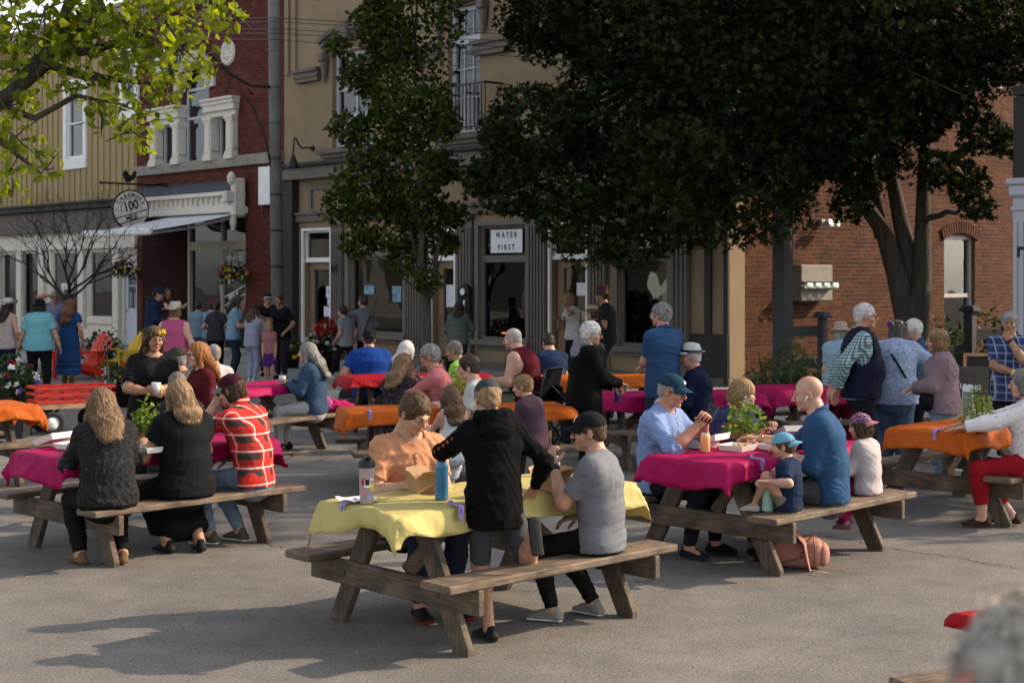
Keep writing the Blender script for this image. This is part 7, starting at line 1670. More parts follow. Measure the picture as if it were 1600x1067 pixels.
# ---- pink table, left
marl = spots('marl', (.014, .0145, .0155), [(.009, .009, .01), (.038, .038, .041), (.022, .022, .024)], 90, .5)
person('woman with wavy blond hair in a marled charcoal cardigan seen from behind', seat('T2', -.72, -1), 122, 1.66, 'f', True, lean=14, head=(-10, 14, 4), lod=0, build=1.12, hl=(-.12, .40, .80), hr=(.14, .40, .80), top=dict(m=marl, sleeve='long', fit=.024, so=.018, lap=.05, wr=.006, name='cardigan'), bot=J(black), shoes=dict(m=C('tan_sandal', (.2, .12, .06))), feet=((-.12, .26, .075), (.14, .12, .075)), hair=('wavy', 'dirty', 1.12, .95))
person('woman with straight light brown hair in a black dress seen from behind', seat('T2', -.08, -1), 128, 1.70, 'f', True, lean=9, head=(0, 6, -3), lod=0, build=1.08, hl=(-.16, .36, .80), hr=(.16, .40, .82), top=dict(m=black, sleeve='short', sl=.5, fit=.03, so=.03, lap=.2, name='dress_top'), bot=dict(m=black, type='dress', len=1.72, name='dress_skirt'), shoes=dict(m=sh_b), feet=((-.05, .20, .075), (.16, .10, .075)), hair=('long', 'dirty', 1.05, .42))
redplaid = plaid('red', [(0, (.66, .03, .02)), (.36, (.03, .026, .026)), (.74, (.66, .03, .02)), (.83, (.85, .8, .75)), (.90, (.66, .03, .02))], [(0, (.66, .03, .02)), (.34, (.045, .04, .038)), (.72, (.66, .03, .02)), (.80, (.9, .85, .8)), (.88, (.66, .03, .02))], 7.5, 8.0, 'MIX', .5)
a = person('man in a red plaid shirt and maroon cap lifting food to his mouth', seat('T2', .53, -1), 158, 1.76, 'm', True, lean=16, twist=-4, head=(6, 14, 0), lod=0, skin='fair', hl=(-.04, .33, 1.06), el=(-.6, .2, -.8), hpl='pinch', pl=(.8, 0, -.4), hr=(.08, .28, .64), top=dict(m=redplaid, sleeve='roll', collar=True, fit=.02, so=.016, lap=.06), bot=J(jeans_l, len=1.95), shoes=dict(m=C('suede', (.12, .10, .075)), sole=sole_w), feet=((-.08, .34, .08), (.12, .20, .08)), hair=('bob', 'brown', .93), hat=dict(kind='cap', m=C('maroon_cap', (.055, .012, .022)), m2=C('grey_brim', (.2, .2, .2))), glasses=SHADES)
mb = MB(); mb.grid([[(x, y, -.085 * 1.0) for x in (-.2, .2)] for y in (-.1, .1)])
a = person('woman with a long grey braid sitting on the far bench', seat('T2', .70, 1, .64), 118, 1.62, 'f', True, lean=8, head=(-14, 6, 0), lod=1, hl=(-.1, .3, .7), hr=(.1, .3, .7), top=dict(m=dgrey, sleeve='long', fit=.018), bot=J(dgrey), shoes=SHB, hair=('braid', 'ash', 1.0))
a = person('woman in black with a yellow flower crown holding a cup', P_(238, 13.3), -62, 1.64, 'f', lean=2, head=(4, 6, 0), lod=0, build=1.14, skin='tan', hl=(.02, .30, 1.06), hr=(.08, .30, 1.03), hpl='grip', hpr='grip', pl=(.9, 0, -.2), pr=(-.9, 0, -.2), el=(-1, -.3, -.6), er=(1, -.3, -.6), top=dict(m=black, sleeve='short', sl=.8, neck=.06, fit=.02, so=.02, drop=.12), bot=J(black), shoes=SHB, hair=('long', 'brown', 1.02, .8))
band(a, 'r', mat('yellow_band', (.72, .6, .08), .5)); band(a, 'l', mat('yellow_band', (.72, .6, .08), .5))
def crown(i, cols, lab, green=True):
 T_ = Matrix(i['HM'].tolist()); q = np.random.default_rng(5); mb = MB(); mb.tube([T_ @ Vector((.086 * math.cos(t), -.012 + .106 * math.sin(t), .062 - .012 * math.sin(t))) for t in np.linspace(0, 6.283, 22)], .006, 5); o = mb.build('flower_crown', G3, i['root'])
 for m_, k, s, th0, th1 in cols:
  for t in q.uniform(th0, th1, k):
   p = T_ @ Vector((.092 * math.cos(t), -.012 + .112 * math.sin(t), .068 - .012 * math.sin(t) + q.uniform(-.012, .022))); f = leaf_obj('flower', np.repeat(np.array(p)[None], 3, 0), s, 'flower', m_, o, q, .5)
crown(a, ((PY, 16, .03, 1.6, 3.0), (PW, 14, .014, 1.3, 3.2), (G2, 14, .035, 0, 6.2)), '')
def cup(p, lab, m_=None): mb = MB(); mb.lathe([(0, 0), (.03, 0), (.042, .10), (.039, .10), (.028, .006), (0, .006)], 16); o = mb.build('plastic_cup', m_ or glass_mat('cup_plastic', ior=1.35), None, True); o.location = p; tag(o, lab, 'cup'); return o
h_ = wpt(a, (a['hl'] + a['hr']) / 2); cup(h_ + Vector((0, 0, -.02)), 'clear plastic cup held by the woman with the flower crown', mat('frosted_cup', (.5, .52, .54), .25, .1, 8, 0, spec=.5))
strap(a, [a['neck'] + a['fw'] * .05 + a['rt'] * .05, a['chest'] + a['fw'] * .155 + a['rt'] * .03, a['waist'] + a['fw'] * .17], navy, .012, 'lanyard'); strap(a, [a['neck'] + a['fw'] * .05 - a['rt'] * .05, a['chest'] + a['fw'] * .155 - a['rt'] * .03, a['waist'] + a['fw'] * .17], navy, .012, 'lanyard')
person('red haired girl with glasses in a maroon top', P_(318, 13.3), 212, 1.48, 'f', lean=2, head=(0, 2, 0), lod=1, skin='pale', top=dict(m=C('maroon_top', (.10, .012, .02)), sleeve='long', fit=.014), bot=J(jeans_d), shoes=SHW, hair=('long', 'red', 1.06, 1.0), glasses=blk)
person('man in a camouflage cap seated beyond the flower crown woman', P_(294, 15.3), 178, 1.74, 'm', True, lean=8, head=(0, 4, 0), lod=1, skin='ruddy', hl=(-.1, .35, .8), hr=(.1, .35, .8), top=dict(m=C('olive_print', (.08, .08, .055), .6, scale=30), sleeve='short'), bot=J(jeans_d), shoes=SHB, hair=('crop', 'grey'), hat=dict(kind='cap', m=C('camo_cap', (.05, .045, .028), .7, scale=40), m2=C('dark_brim', (.015, .015, .014))), glasses=SHADES)
person('grey haired person in a white top behind the red haired girl', P_(338, 16.8), 120, 1.66, 'f', True, lean=6, lod=2, hl=(-.1, .3, .7), hr=(.1, .3, .7), top=dict(m=white_c, sleeve='short'), bot=J(jeans), shoes=SHW, hair=('thin', 'silver', 1.1))
a = person('woman with long silver streaked hair in a denim jacket', seat('T11', .42, -1, .64), 172, 1.66, 'f', True, lean=6, head=(0, 4, 0), lod=1, skin='fair', hl=(-.08, .32, .8), hr=(.1, .34, .8), top=dict(m=C('denim_jacket', (.045, .085, .15), .25, .9, 300, .3), sleeve='long', fit=.026, so=.02, lap=.02, name='denim_jacket'), bot=J(white_c), shoes=SHB, hair=('long', 'silver', 1.1, 1.15))
cup(tp('T11', .3, -.25, .775), 'stemmed glass on the pink table by the denim jacket', mat('frosted_cup', (.5, .52, .54)))
# ---- people standing at the left
aq = C('aqua_tee', (.20, .50, .56), .1)
person('woman in an aqua tee and black trousers seen from behind', P_(60, 26.0), 95, 1.67, 'f', lod=1, build=1.28, hl=(-.34, .02, .80), hr=(.36, .02, .80), top=dict(m=aq, sleeve='short', sl=.82, fit=.028, so=.03, drop=.07), bot=J(black), shoes=SHB, feet=((-.14, .1, .07), (.16, -.06, .07)), hair=('bob', 'dark', 1.25), hat=dict(kind='sun', m=black))
person('woman with long auburn curls in a dotted blue sundress', P_(107, 26.8), 82, 1.67, 'f', lod=1, build=1.02, hr=(.26, .04, .82), hl=(-.24, .04, .84), top=dict(m=spots('blue_dot', (.015, .05, .14), [(.25, .35, .45), (.3, .4, .5)], 40, .12), sleeve='short', sl=.45, so=.03, name='dress_top'), bot=dict(m=MATS['spots_blue_dot'], type='dress', len=.72, name='dress_skirt'), shoes=dict(m=sh_br, boot=True, sole=sole_b), hair=('wavy', 'auburn', 1.25, 1.35))
person('woman in a white hat at the far left edge', P_(8, 26.0), 78, 1.68, 'f', lod=1, hr=(.22, .1, .85), top=dict(m=spots('pale_print', (.35, .28, .26), [(.1, .05, .06), (.5, .3, .25)], 30, .3), sleeve='none'), bot=J(navy), shoes=SHB, hair=('long', 'dark', 1.0, .9), hat=dict(kind='cowboy', m=white_c, m2=white_c))
person('grey haired man in a lavender shirt raising a hand to his glasses', P_(84, 32.0), -70, 1.76, 'm', lod=2, skin='ruddy', ground=.0, hr=(.06, .14, 1.62), er=(1, .1, -.2), hl=(-.2, .2, 1.0), top=dict(m=C('lavender', (.25, .28, .42)), sleeve='short', collar=True), bot=J(jeans_d), shoes=SHB, hair=('short', 'grey', 1.0), glasses=SHADES)
pinkt = C('pink_tank', (.48, .10, .22), .1)
person('woman in a pink tank top and cream cowboy hat seen from behind', P_(271, 21.4), 85, 1.70, 'f', lod=1, build=1.24, skin='fair', hr=(.28, .1, .86), hl=(-.26, .18, .9), top=dict(m=pinkt, sleeve='none', neck=.062, fit=.012), bot=J(C('white_trousers', (.48, .47, .50))), shoes=SHW, hair=('bob', 'dirty', .92), hat=dict(kind='cowboy', m=C('cream_straw', (.58, .52, .40), .15, .9, 90, .4), m2=C('cream_straw', (.58, .52, .40))))
person('man in a navy cap and hooded jacket facing the shop door', P_(238, 28.4), 12, 1.74, 'm', lod=1, hl=(-.1, .3, 1.1), hr=(.12, .3, 1.05), top=dict(m=C('navy_hoodie', (.02, .035, .075)), sleeve='long', fit=.03, so=.02, hoodcol=C('navy_hoodie', (.02, .035, .075))), bot=J(dgrey), shoes=SHB, hair=('crop', 'dark'), hat=dict(kind='cap', m=navy), ground=.12)
person('dim woman standing inside the recessed shop doorway', P_(264, 36.0), -80, 1.66, 'f', lod=2, skin='tan', hl=(-.1, .25, 1.2), hr=(.12, .25, 1.1), top=dict(m=C('wine', (.07, .015, .02)), sleeve='short'), bot=J(black), shoes=SHB, hair=('long', 'dark', 1.0, .8), ground=.14)
def sw(px, Y, *a_, **k): return person(a_[0], P_(px, Y), a_[1], *a_[2:], ground=.12, lod=2, **k)
sw(309, 30.6, 'boy in a pale denim shirt before the brick shop window', 95, 1.42, 'm', top=dict(m=C('pale_denim', (.22, .32, .42)), sleeve='long'), bot=J(jeans), shoes=SHW, hair=('short', 'dark', 1.0))
sw(326, 29.9, 'child in a red cap turning sideways among the group', 40, 1.44, 'm', head=(30, 0, 0), top=dict(m=C('pale_denim', (.22, .32, .42)), sleeve='long'), bot=J(jeans_l), shoes=SHW, hair=('short', 'dark', 1.0), hat=dict(kind='cap', m=C('red_cap', (.22, .015, .02)), logo=paper))
sw(337, 28.6, 'girl with a dark ponytail in a grey tee seen from behind', 90, 1.46, 'f', hr=(.2, .2, .9), hl=(-.2, .2, .9), top=dict(m=char, sleeve='short'), bot=J(black), shoes=SHB, hair=('pony', 'dark', 1.0))
sw(364, 27.6, 'woman in a light blue tee and jeans facing right by the shop', 8, 1.60, 'f', hl=(-.02, .36, 1.0), hr=(.1, .34, .98), er=(.3, -.8, -.6), top=dict(m=C('sky_tee', (.24, .38, .52)), sleeve='short', sl=.7), bot=J(jeans_d), shoes=SHB, hair=('long', 'dark', 1.05, .7))
sw(394, 26.9, 'child in a lavender hooded suit and dark cap', 60, 1.40, 'f', hl=(-.05, .3, 1.0), hr=(.05, .3, 1.0), top=dict(m=C('lilac', (.36, .37, .50)), sleeve='long', fit=.028, so=.02, hoodcol=C('lilac', (.36, .37, .5)), name='hoodie'), bot=J(C('lilac', (.36, .37, .5))), shoes=SHW, hair=('long', 'brown', 1.0, .5), hat=dict(kind='cap', m=dgrey))
sw(418, 28.6, 'teenager in a white cap and black tee with folded arms', -80, 1.64, 'm', hl=(.08, .25, 1.12), hr=(-.08, .27, 1.12), top=dict(m=black, sleeve='short'), bot=J(black), shoes=SHB, hair=('short', 'dark', .95), hat=dict(kind='cap', m=black, m2=C('white_cap', (.5, .5, .53))))
a = sw(440, 27.8, 'dark haired woman in a black tee leaning by the pole', -110, 1.62, 'f', hr=(.08, .3, 1.1), hl=(-.2, .2, .9), skin='tan', top=dict(m=black, sleeve='short', sl=.75), bot=J(dgrey), shoes=SHB, hair=('bun', 'dark', 1.0))
sw(421, 26.6, 'small child in purple with flowers before the black tees', -90, 1.12, 'f', top=dict(m=spots('child_print', (.3, .12, .12), [(.45, .2, .15), (.1, .04, .15)], 30, .4), sleeve='short'), bot=dict(m=C('purple', (.09, .03, .18)), type='skirt', len=.5), shoes=SHB, hair=('bob', 'dirty', 1.0))
sw(541, 27.0, 'boy in a pale grey tee walking past the dark window', 150, 1.40, 'm', hl=(-.12, .15, .75), hr=(.12, .0, .72), feet=((-.08, .30, .06), (.08, -.16, .07)), top=dict(m=C('pale_grey_tee', (.26, .26, .29)), sleeve='short', sl=.75, fit=.024), bot=J(black), shoes=SHW, hair=('short', 'dark', .95))
a = sw(572, 27.3, 'woman in a grey sweater with a hand on the boys shoulder', 135, 1.60, 'f', hl=(-.16, .34, 1.22), el=(-1, 0, -.3), hr=(.1, .1, .85), top=dict(m=C('heather', (.19, .19, .21)), sleeve='long', fit=.024), bot=J(black), shoes=SHB, hair=('bun', 'dark', 1.05))
strap(a, [a['sR'] + a['up'] * .05, a['chest'] - a['fw'] * .14, a['hip'] - a['rt'] * .16 - a['fw'] * .1], C('wine', (.07, .015, .02)), .014)
sw(716, 27.0, 'dark haired woman in a grey green blouse seen from behind by the telephone', 80, 1.50, 'f', hr=(.14, .28, 1.05), hl=(-.12, .2, .9), top=dict(m=C('sage_blouse', (.13, .16, .15), .3, scale=20), sleeve='long', fit=.03, so=.03), bot=J(dgrey), shoes=SHB, hair=('long', 'dark', 1.1, .45))
a = sw(896, 26.6, 'blonde woman in a white tee lifting a cup by the tan door', 205, 1.67, 'f', skin='tan', hl=(-.10, .22, 1.36), el=(-1, .2, -.5), hr=(.1, .28, 1.15), top=dict(m=white_c, sleeve='short', sl=.55), bot=J(black), shoes=SHB, hair=('bob', 'dirty', 1.15))
strap(a, [a['sL'] + a['up'] * .05, a['chest'] + a['fw'] * .17, a['hip'] + a['rt'] * .17], black, .014)
sw(950, 24.9, 'man in a tall bucket hat and charcoal tee in profile', 178, 1.76, 'm', hl=(-.1, .3, 1.1), hr=(.1, .32, 1.05), skin='tan', top=dict(m=C('ink_tee', (.025, .03, .034)), sleeve='short', sl=.7, fit=.022), bot=J(dgrey), shoes=SHB, hair=('crop', 'dark'), hat=dict(kind='tall', m=C('patchwork', (.12, .06, .06), .5, scale=20), m2=C('grey_brim2', (.07, .075, .085))), build=1.1)
sw(934, 24.2, 'woman in a straw hat and black top before the tall hat', 185, 1.45, 'f', hl=(-.1, .28, 1.0), hr=(.1, .28, 1.0), top=dict(m=black, sleeve='long'), bot=J(black), shoes=SHB, hair=('bob', 'dark', 1.0), hat=dict(kind='straw', m=C('straw', (.50, .38, .20), .2, .9, 90, .5), band=black))
# ---- middle tables
roy = C('royal_blue', (.012, .055, .27), .1)
person('big man in a royal blue tee and black cap worn backwards', P_(578, 19.6), 102, 1.78, 'm', True, lean=8, lod=1, build=1.28, skin='tan', head=(0, 6, 0), hl=(-.30, .22, .72), hr=(.25, .3, .78), top=dict(m=roy, sleeve='short', sl=.68, fit=.02, lap=.04), bot=J(dgrey), shoes=SHB, feet=((-.42, .30, .08), (-.18, .4, .08)), hair=('crop', 'dark'), hat=dict(kind='cap', m=black, back=True))
person('woman with silver hair in navy across from the royal blue shirt', P_(628, 18.4), 50, 1.60, 'f', True, lean=6, lod=1, hl=(-.1, .3, .75), hr=(.1, .3, .75), top=dict(m=navy, sleeve='long'), bot=J(navy), shoes=SHB, hair=('wavy', 'white', 1.05, .5), glasses=blk)
person('woman with copper blond hair in a speckled floral blouse', (-1.17, 15.1), 58, 1.64, 'f', True, lean=10, head=(-8, 8, 0), lod=1, hl=(-.12, .36, .8), hr=(.12, .36, .8), top=dict(m=spots('floral_black', (.02, .017, .022), [(.32, .25, .27), (.22, .14, .17), (.4, .35, .36)], 55, .22), sleeve='long', fit=.02, so=.016), bot=J(jeans_d), shoes=SHB, hair=('wavy', 'dirty', 1.12, .75))
pinks = C('salmon_shirt', (.56, .19, .20), .1)
a = person('grey bearded man in a salmon pink shirt eating a burger', (-.72, 15.25), 172, 1.82, 'm', True, lean=8, twist=6, head=(4, 4, 0), lod=1, build=1.08, skin='ruddy', hl=(-.05, .30, 1.02), hr=(.10, .32, 1.0), el=(-.8, .3, -.8), hpl='grip', hpr='grip', pl=(1, 0, 0), pr=(-1, 0, 0), top=dict(m=pinks, sleeve='roll', collar=True, fit=.022), bot=J(jeans), shoes=SHB, hair=('short', 'grey', 1.05), beard='grey', glasses=blk)
h_ = wpt(a, (a['hl'] + a['hr']) / 2); F_ = Field(.01); F_.ell((0, 0, -.012), (.05, .05, .02)); F_.ell((0, 0, .02), (.05, .05, .028)); P, Q = F_.mesh(.009); o = to_obj('burger', P, Q, mat('bun', (.4, .2, .07), .6), None); o.location = h_ + Vector((-.02, 0, .03)); tag(o, 'burger in the hands of the man in salmon pink', 'burger')
person('man in a lime green tee with short grey hair', P_(727, 17.5), 162, 1.70, 'm', True, lean=10, head=(4, 12, 0), lod=1, skin='tan', hl=(-.1, .35, .8), hr=(.1, .35, .8), top=dict(m=C('lime', (.32, .62, .08), .08), sleeve='short', sl=.7), bot=J(jeans_d), shoes=SHB, hair=('crop', 'ash'))
person('dark haired young man in a white tee looking left', P_(752, 14.15), 176, 1.72, 'm', True, lean=8, head=(0, 6, 0), lod=1, skin='fair', hl=(-.1, .35, .80), hr=(.12, .35, .80), top=dict(m=white_c, sleeve='short', sl=.68), bot=J(jeans_d), shoes=SHW, hair=('short', 'dark', 1.15))
person('girl with long brown hair in a pale blue floral dress', P_(708, 13.25), 112, 1.22, 'f', True, lean=6, head=(-8, 4, 0), lod=1, hl=(-.14, .26, .68), hr=(.1, .26, .7), top=dict(m=spots('floral_blue', (.48, .52, .56), [(.12, .2, .35), (.2, .28, .4)], 45, .16), sleeve='none', name='dress_top'), bot=dict(m=MATS['spots_floral_blue'], type='dress', len=1.1, name='dress_skirt'), shoes=SHW, hair=('long', 'brown', 1.12, 1.2))
person('boy in a plum tee on the bench behind the black hoodie', P_(836, 13.9), 150, 1.36, 'm', True, lean=12, head=(16, 8, 0), lod=1, skin='fair', hl=(-.1, .3, .74), hr=(.1, .3, .74), top=dict(m=C('plum_tee', (.085, .05, .07), .1), sleeve='short', sl=.78, fit=.024), bot=J(black), shoes=SHB, hair=('short', 'dirty', 1.1))
a = person('heavy man in a maroon sleeveless top with orange sunglasses on his head', P_(822, 17.8), 158, 1.84, 'm', True, seat=.50, lean=12, head=(8, 10, 0), lod=1, build=1.38, skin='fair', hl=(-.16, .36, .80), hr=(.1, .36, .78), top=dict(m=C('maroon_tank', (.10, .008, .018), .1), sleeve='none', fit=.014, lap=.04), bot=J(khaki), shoes=SHB, hair=('crop', 'grey'), beard='grey')
T_ = Matrix(a['HM'].tolist()); mb = MB(); mb.tube([T_ @ Vector(v) for v in ((-.082, -.02, .05), (-.075, .06, .075), (-.035, .098, .085), (0, .103, .088), (.035, .098, .085), (.075, .06, .075), (.082, -.02, .05))], [.004, .008, .014, .009, .014, .008, .004], 6); mb.build('sunglasses', mat('orange_frame', (.7, .18, .03), .4), a['root'], True)
# lawn chair under him
lc = empty('folding_chair', (a['pos'][0], a['pos'][1], 0), R(158 - 90), 'folding lawn chair under the heavy man in maroon', 'chair'); mb = MB()
for s in (-.3, .3): mb.tube([(s, -.28, 0), (s, .2, .48)], .013, 6); mb.tube([(s, .28, 0), (s, -.26, .5), (s, -.36, .95)], .013, 6); mb.tube([(s, -.3, .68), (s, .22, .66)], .016, 6)
mb.tube([(-.3, -.36, .95), (.3, -.36, .95)], .013, 6); mb.build('frame', blk, lc, True); mb = MB(); mb.grid([[(x, y, .475) for x in (-.29, .29)] for y in (-.24, .22)]); mb.grid([[(x, -.25 - .1 * z, .52 + .42 * z) for x in (-.29, .29)] for z in (0, 1)]); mb.build('seat', black, lc)
person('man with black hair in a navy tee sitting beyond the maroon top', P_(866, 19.9), 112, 1.70, 'm', True, lean=16, head=(0, 22, 0), lod=1, hl=(-.1, .35, .8), hr=(.1, .35, .8), skin='fair', top=dict(m=C('navy_tee', (.016, .035, .09)), sleeve='short', sl=.7), bot=J(jeans_d), shoes=SHB, hair=('short', 'dark', 1.0))
person('person in a dark floral top with a lit arm behind the black jacket', P_(940, 17.2), 150, 1.68, 'f', True, lean=4, lod=1, hr=(.20, .22, .62), hl=(-.1, .3, .8), skin='tan', top=dict(m=spots('floral_dark', (.02, .02, .018), [(.12, .1, .04), (.06, .05, .03)], 30, .3), sleeve='short'), bot=J(dgrey), shoes=SHB, hair=('bob', 'dark', 1.0))
a = person('woman with short white hair and glasses in a black hooded jacket', P_(912, 14.7), 12, 1.63, 'f', lean=4, head=(-8, 6, 0), lod=0, build=1.15, skin='fair', hr=(.05, .36, .98), hl=(-.1, .34, .94), er=(.6, -.6, -.6), hpr='grip', hpl='grip', top=dict(m=C('black_jacket', (.005, .005, .0055), .2), sleeve='long', fit=.032, so=.024, drop=.11, hoodcol=C('grey_hood', (.22, .22, .25)), name='jacket'), bot=J(black), shoes=SHB, hair=('short', 'white', 1.35), glasses=blk)
polo = C('blue_polo', (.035, .085, .19), .12)
person('tall grey haired man in a blue polo standing with folded arms', P_(1036, 15.7), 128, 1.80, 'm', lean=-1, head=(18, 0, 0), lod=0, build=1.06, skin='ruddy', hl=(.10, .17, 1.16), hr=(-.02, .19, 1.10), el=(-1, .1, -.8), er=(1, .1, -.8), top=dict(m=polo, sleeve='short', sl=.72, collar=True, drop=.09, fit=.022), bot=J(C('slate_jeans', (.03, .05, .085))), shoes=SHB, hair=('short', 'grey', 1.25), glasses=mat('pale_frame', (.55, .5, .42), .4))
person('man in a white fedora and navy jacket sitting in profile', P_(1092, 15.7), 172, 1.74, 'm', True, lean=4, head=(8, 2, 0), lod=0, build=1.08, skin='ruddy', hl=(-.1, .34, .8), hr=(.12, .34, .8), top=dict(m=C('navy_jacket', (.012, .018, .05)), sleeve='long', fit=.026, so=.02, collar=True, name='jacket'), bot=J(black), shoes=SHB, hair=('short', 'white', .95), hat=dict(kind='fedora', m=C('white_felt', (.62, .63, .62), .05), band=black, tilt=4))
# ---- pink table, right
pale_blue = C('pale_blue_shirt', (.24, .34, .60), .1)
a = person('man in a pale blue shirt and teal cap holding a phone', seat('T3', -.50, 1), -34, 1.76, 'm', True, lean=7, head=(8, 12, 0), lod=0, build=1.06, skin='ruddy', hl=(.02, .40, .98), hr=(.10, .38, .96), hpl='pinch', hpr='grip', pl=(.9, 0, -.3), pr=(-.9, 0, -.2), el=(-.6, .0, -1), er=(.6, .0, -1), top=dict(m=pale_blue, sleeve='roll', collar=True, vee=1.2, fit=.024, so=.02, wr=.007), bot=J(C('ink_trousers', (.018, .02, .03))), shoes=SHB, feet=((-.10, .42, .085), (.16, .34, .085)), hair=('crop', 'grey'), hat=dict(kind='cap', m=C('teal_cap', (.016, .055, .085)), text='bb', ts=.035), glasses=blk)
placket(a, pale_blue); pocket(a, -.085, .14, C('pocket_blue', (.34, .44, .68)), .11, .12)
h_ = wpt(a, (a['hl'] + a['hr']) / 2); mb = MB(); mb.box((0, 0, 0), (.075, .009, .15), bev=.004); o = mb.build('phone', SHADES); o.location = h_ + Vector((.03, 0, .03)); o.rotation_euler = (R(-35), R(20), R(-30)); tag(o, 'black phone in the hands of the man in pale blue', 'phone')
heath = spots('heather_navy', (.028, .032, .075), [(.05, .05, .11), (.02, .022, .05), (.07, .07, .13)], 95, .5)
a = person('blonde woman in glasses and a navy cardigan looking down at her food', seat('T3', .33, 1), -46, 1.64, 'f', True, lean=14, head=(14, 28, 0), lod=0, skin='fair', build=1.08, hl=(-.02, .42, .88), hr=(.12, .40, .85), hpl='pinch', hpr='relax', top=dict(m=heath, sleeve='long', fit=.024, so=.02, collar=C('white_cotton', (.58, .57, .56)), vee=1.4, name='cardigan'), bot=J(black), shoes=SHB, hair=('bob', 'blond', 1.05), glasses=mat('pale_frame', (.55, .5, .42), .4))
denim_s = C('blue_denim_shirt', (.030, .085, .185), .15, .85, 300, .25)
a = person('bald man in a blue denim shirt reaching across the pink cloth', seat('T3', -.05, -1), 160, 1.80, 'm', True, lean=10, twist=8, head=(6, 10, 0), lod=0, build=1.04, skin='fair', hr=Vector((1.84, 11.05, .84)), er=(.4, -.3, -.5), hpr='relax', hl=(-.04, .30, .78), el=(-.5, -.5, -.8), top=dict(m=denim_s, sleeve='roll', collar=True, fit=.022, so=.016, lap=.05, wr=.0045), bot=J(grey_pants), shoes=SHB, feet=((-.04, .36, .085), (.14, .45, .085)), hair=None)
band(a, 'l', blk, .03, 'watch'); band(a, 'r', brass, .014, 'bracelet')
T_ = Matrix(a['HM'].tolist()); mb = MB(); mb.tube([T_ @ Vector((-.084, .004, -.012)), T_ @ Vector((-.088, .006, -.02))], .008, 8); mb.tube([T_ @ Vector((-.088, .006, -.016)), T_ @ Vector((-.088, .016, -.045))], .004, 6); mb.build('earbud', paper, a['root'], True)
a = person('toddler in a navy tee and light blue cap worn backwards', seat('T3', -.575, -1, .62), 150, 1.0, 'm', True, seat=.43, lean=3, head=(14, 6, 0), lod=0, skin='fair', hl=Vector((1.72, 10.05, .66)), el=(-.8, 0, -.5), hpl='grip', pl=(0, 0, -1), hr=(.06, .2, .62), top=dict(m=C('toddler_navy', (.014, .026, .065)), sleeve='short', sl=.85, fit=.016), bot=dict(m=khaki, type='shorts', len=.95), shoes=SHW, feet=((-.05, .24, .47), (.06, .23, .47)), hair=('short', 'brown', .95), hat=dict(kind='cap', m=C('light_blue_cap', (.16, .40, .58), .1), back=True))
a = person('little girl in a floral cap, white tee and pink leggings', seat('T3', .52, -1, .56), 138, 1.12, 'f', True, seat=.43, lean=4, head=(10, 8, 0), lod=0, skin='fair', hl=(-.08, .22, .66), hr=(.08, .22, .66), top=dict(m=C('cream_tee', (.56, .50, .50), .06), sleeve='long', fit=.018, so=.014), bot=J(C('pink_leggings', (.42, .02, .12))), shoes=dict(m=C('mauve_shoe', (.34, .18, .20)), sole=C('pink_sole', (.5, .3, .3))), feet=((-.02, .16, .20), (.07, .20, .22)), hair=('bob', 'brown', 1.0), hat=dict(kind='cap', m=spots('floral_cap', (.05, .04, .08), [(.5, .12, .05), (.55, .45, .4), (.1, .15, .4), (.45, .1, .2), (.05, .04, .08)], 75, .55), m2=C('pink_brim', (.62, .25, .27)), back=True))
# ---- standing group at the right
ging = plaid('gingham', [(0, (.13, .22, .24)), (.5, (.48, .52, .50))], [(0, (.28, .42, .44)), (.5, (.85, .9, .88))], 33, 33, 'MULTIPLY', 1)
person('white haired man in a navy vest over a checked shirt', P_(1345, 14.7), -8, 1.82, 'm', lean=0, head=(-4, 2, 0), lod=0, build=1.14, belly=.5, skin='ruddy', hl=(-.18, -.26, .95), hr=(.16, -.24, .95), el=(-1, -.8, 0), er=(1, -.8, 0), top=dict(m=ging, sleeve='long', collar=True, fit=.016, so=.022, vest=C('navy_vest', (.010, .013, .032), .15, .7, 90, .1)), bot=J(C('ink_trousers', (.018, .02, .03))), shoes=SHB, hair=('short', 'white', .9), glasses=mat('brown_frame', (.12, .05, .03), .4))
bou = spots('boucle', (.24, .30, .42), [(.14, .18, .30), (.38, .43, .52), (.2, .26, .38)], 60, .5)
a = person('woman in a light blue bouclé sweater bending away with a purple flower crown', P_(1396, 14.9), 66, 1.70, 'f', lean=24, head=(14, 14, 0), lod=0, build=1.24, hr=(.24, .30, 1.02), er=(1, -.4, -.1), hl=(-.1, .34, 1.0), top=dict(m=bou, sleeve='long', fit=.03, so=.03, drop=.06, name='sweater'), bot=J(jeans), shoes=SHW, hair=('bob', 'ash', 1.1))
crown(a, ((PW, 12, .02, 0, 6.28), (PV, 10, .045, 2.4, 3.6), (G2, 10, .03, 0, 6.2)), '')
strap(a, [a['sL'] + a['up'] * .06 - a['fw'] * .02, a['chest'] - a['fw'] * .17 - a['rt'] * .03, a['waist'] - a['fw'] * .19 + a['rt'] * .08, a['hip'] - a['fw'] * .10 + a['rt'] * .2], black, .013)
person('white haired person in a steel blue collared shirt behind the sweaters', P_(1440, 16.6), 176, 1.60, 'm', lod=1, head=(0, 8, 0), build=1.05, hl=(-.1, .3, 1.0), hr=(.1, .3, 1.0), top=dict(m=C('steel_shirt', (.05, .09, .17)), sleeve='long', collar=True), bot=J(black), shoes=SHB, hair=('short', 'white', 1.3))
mauve = C('mauve_wool', (.27, .19, .21), .12, .95, 120, .4)
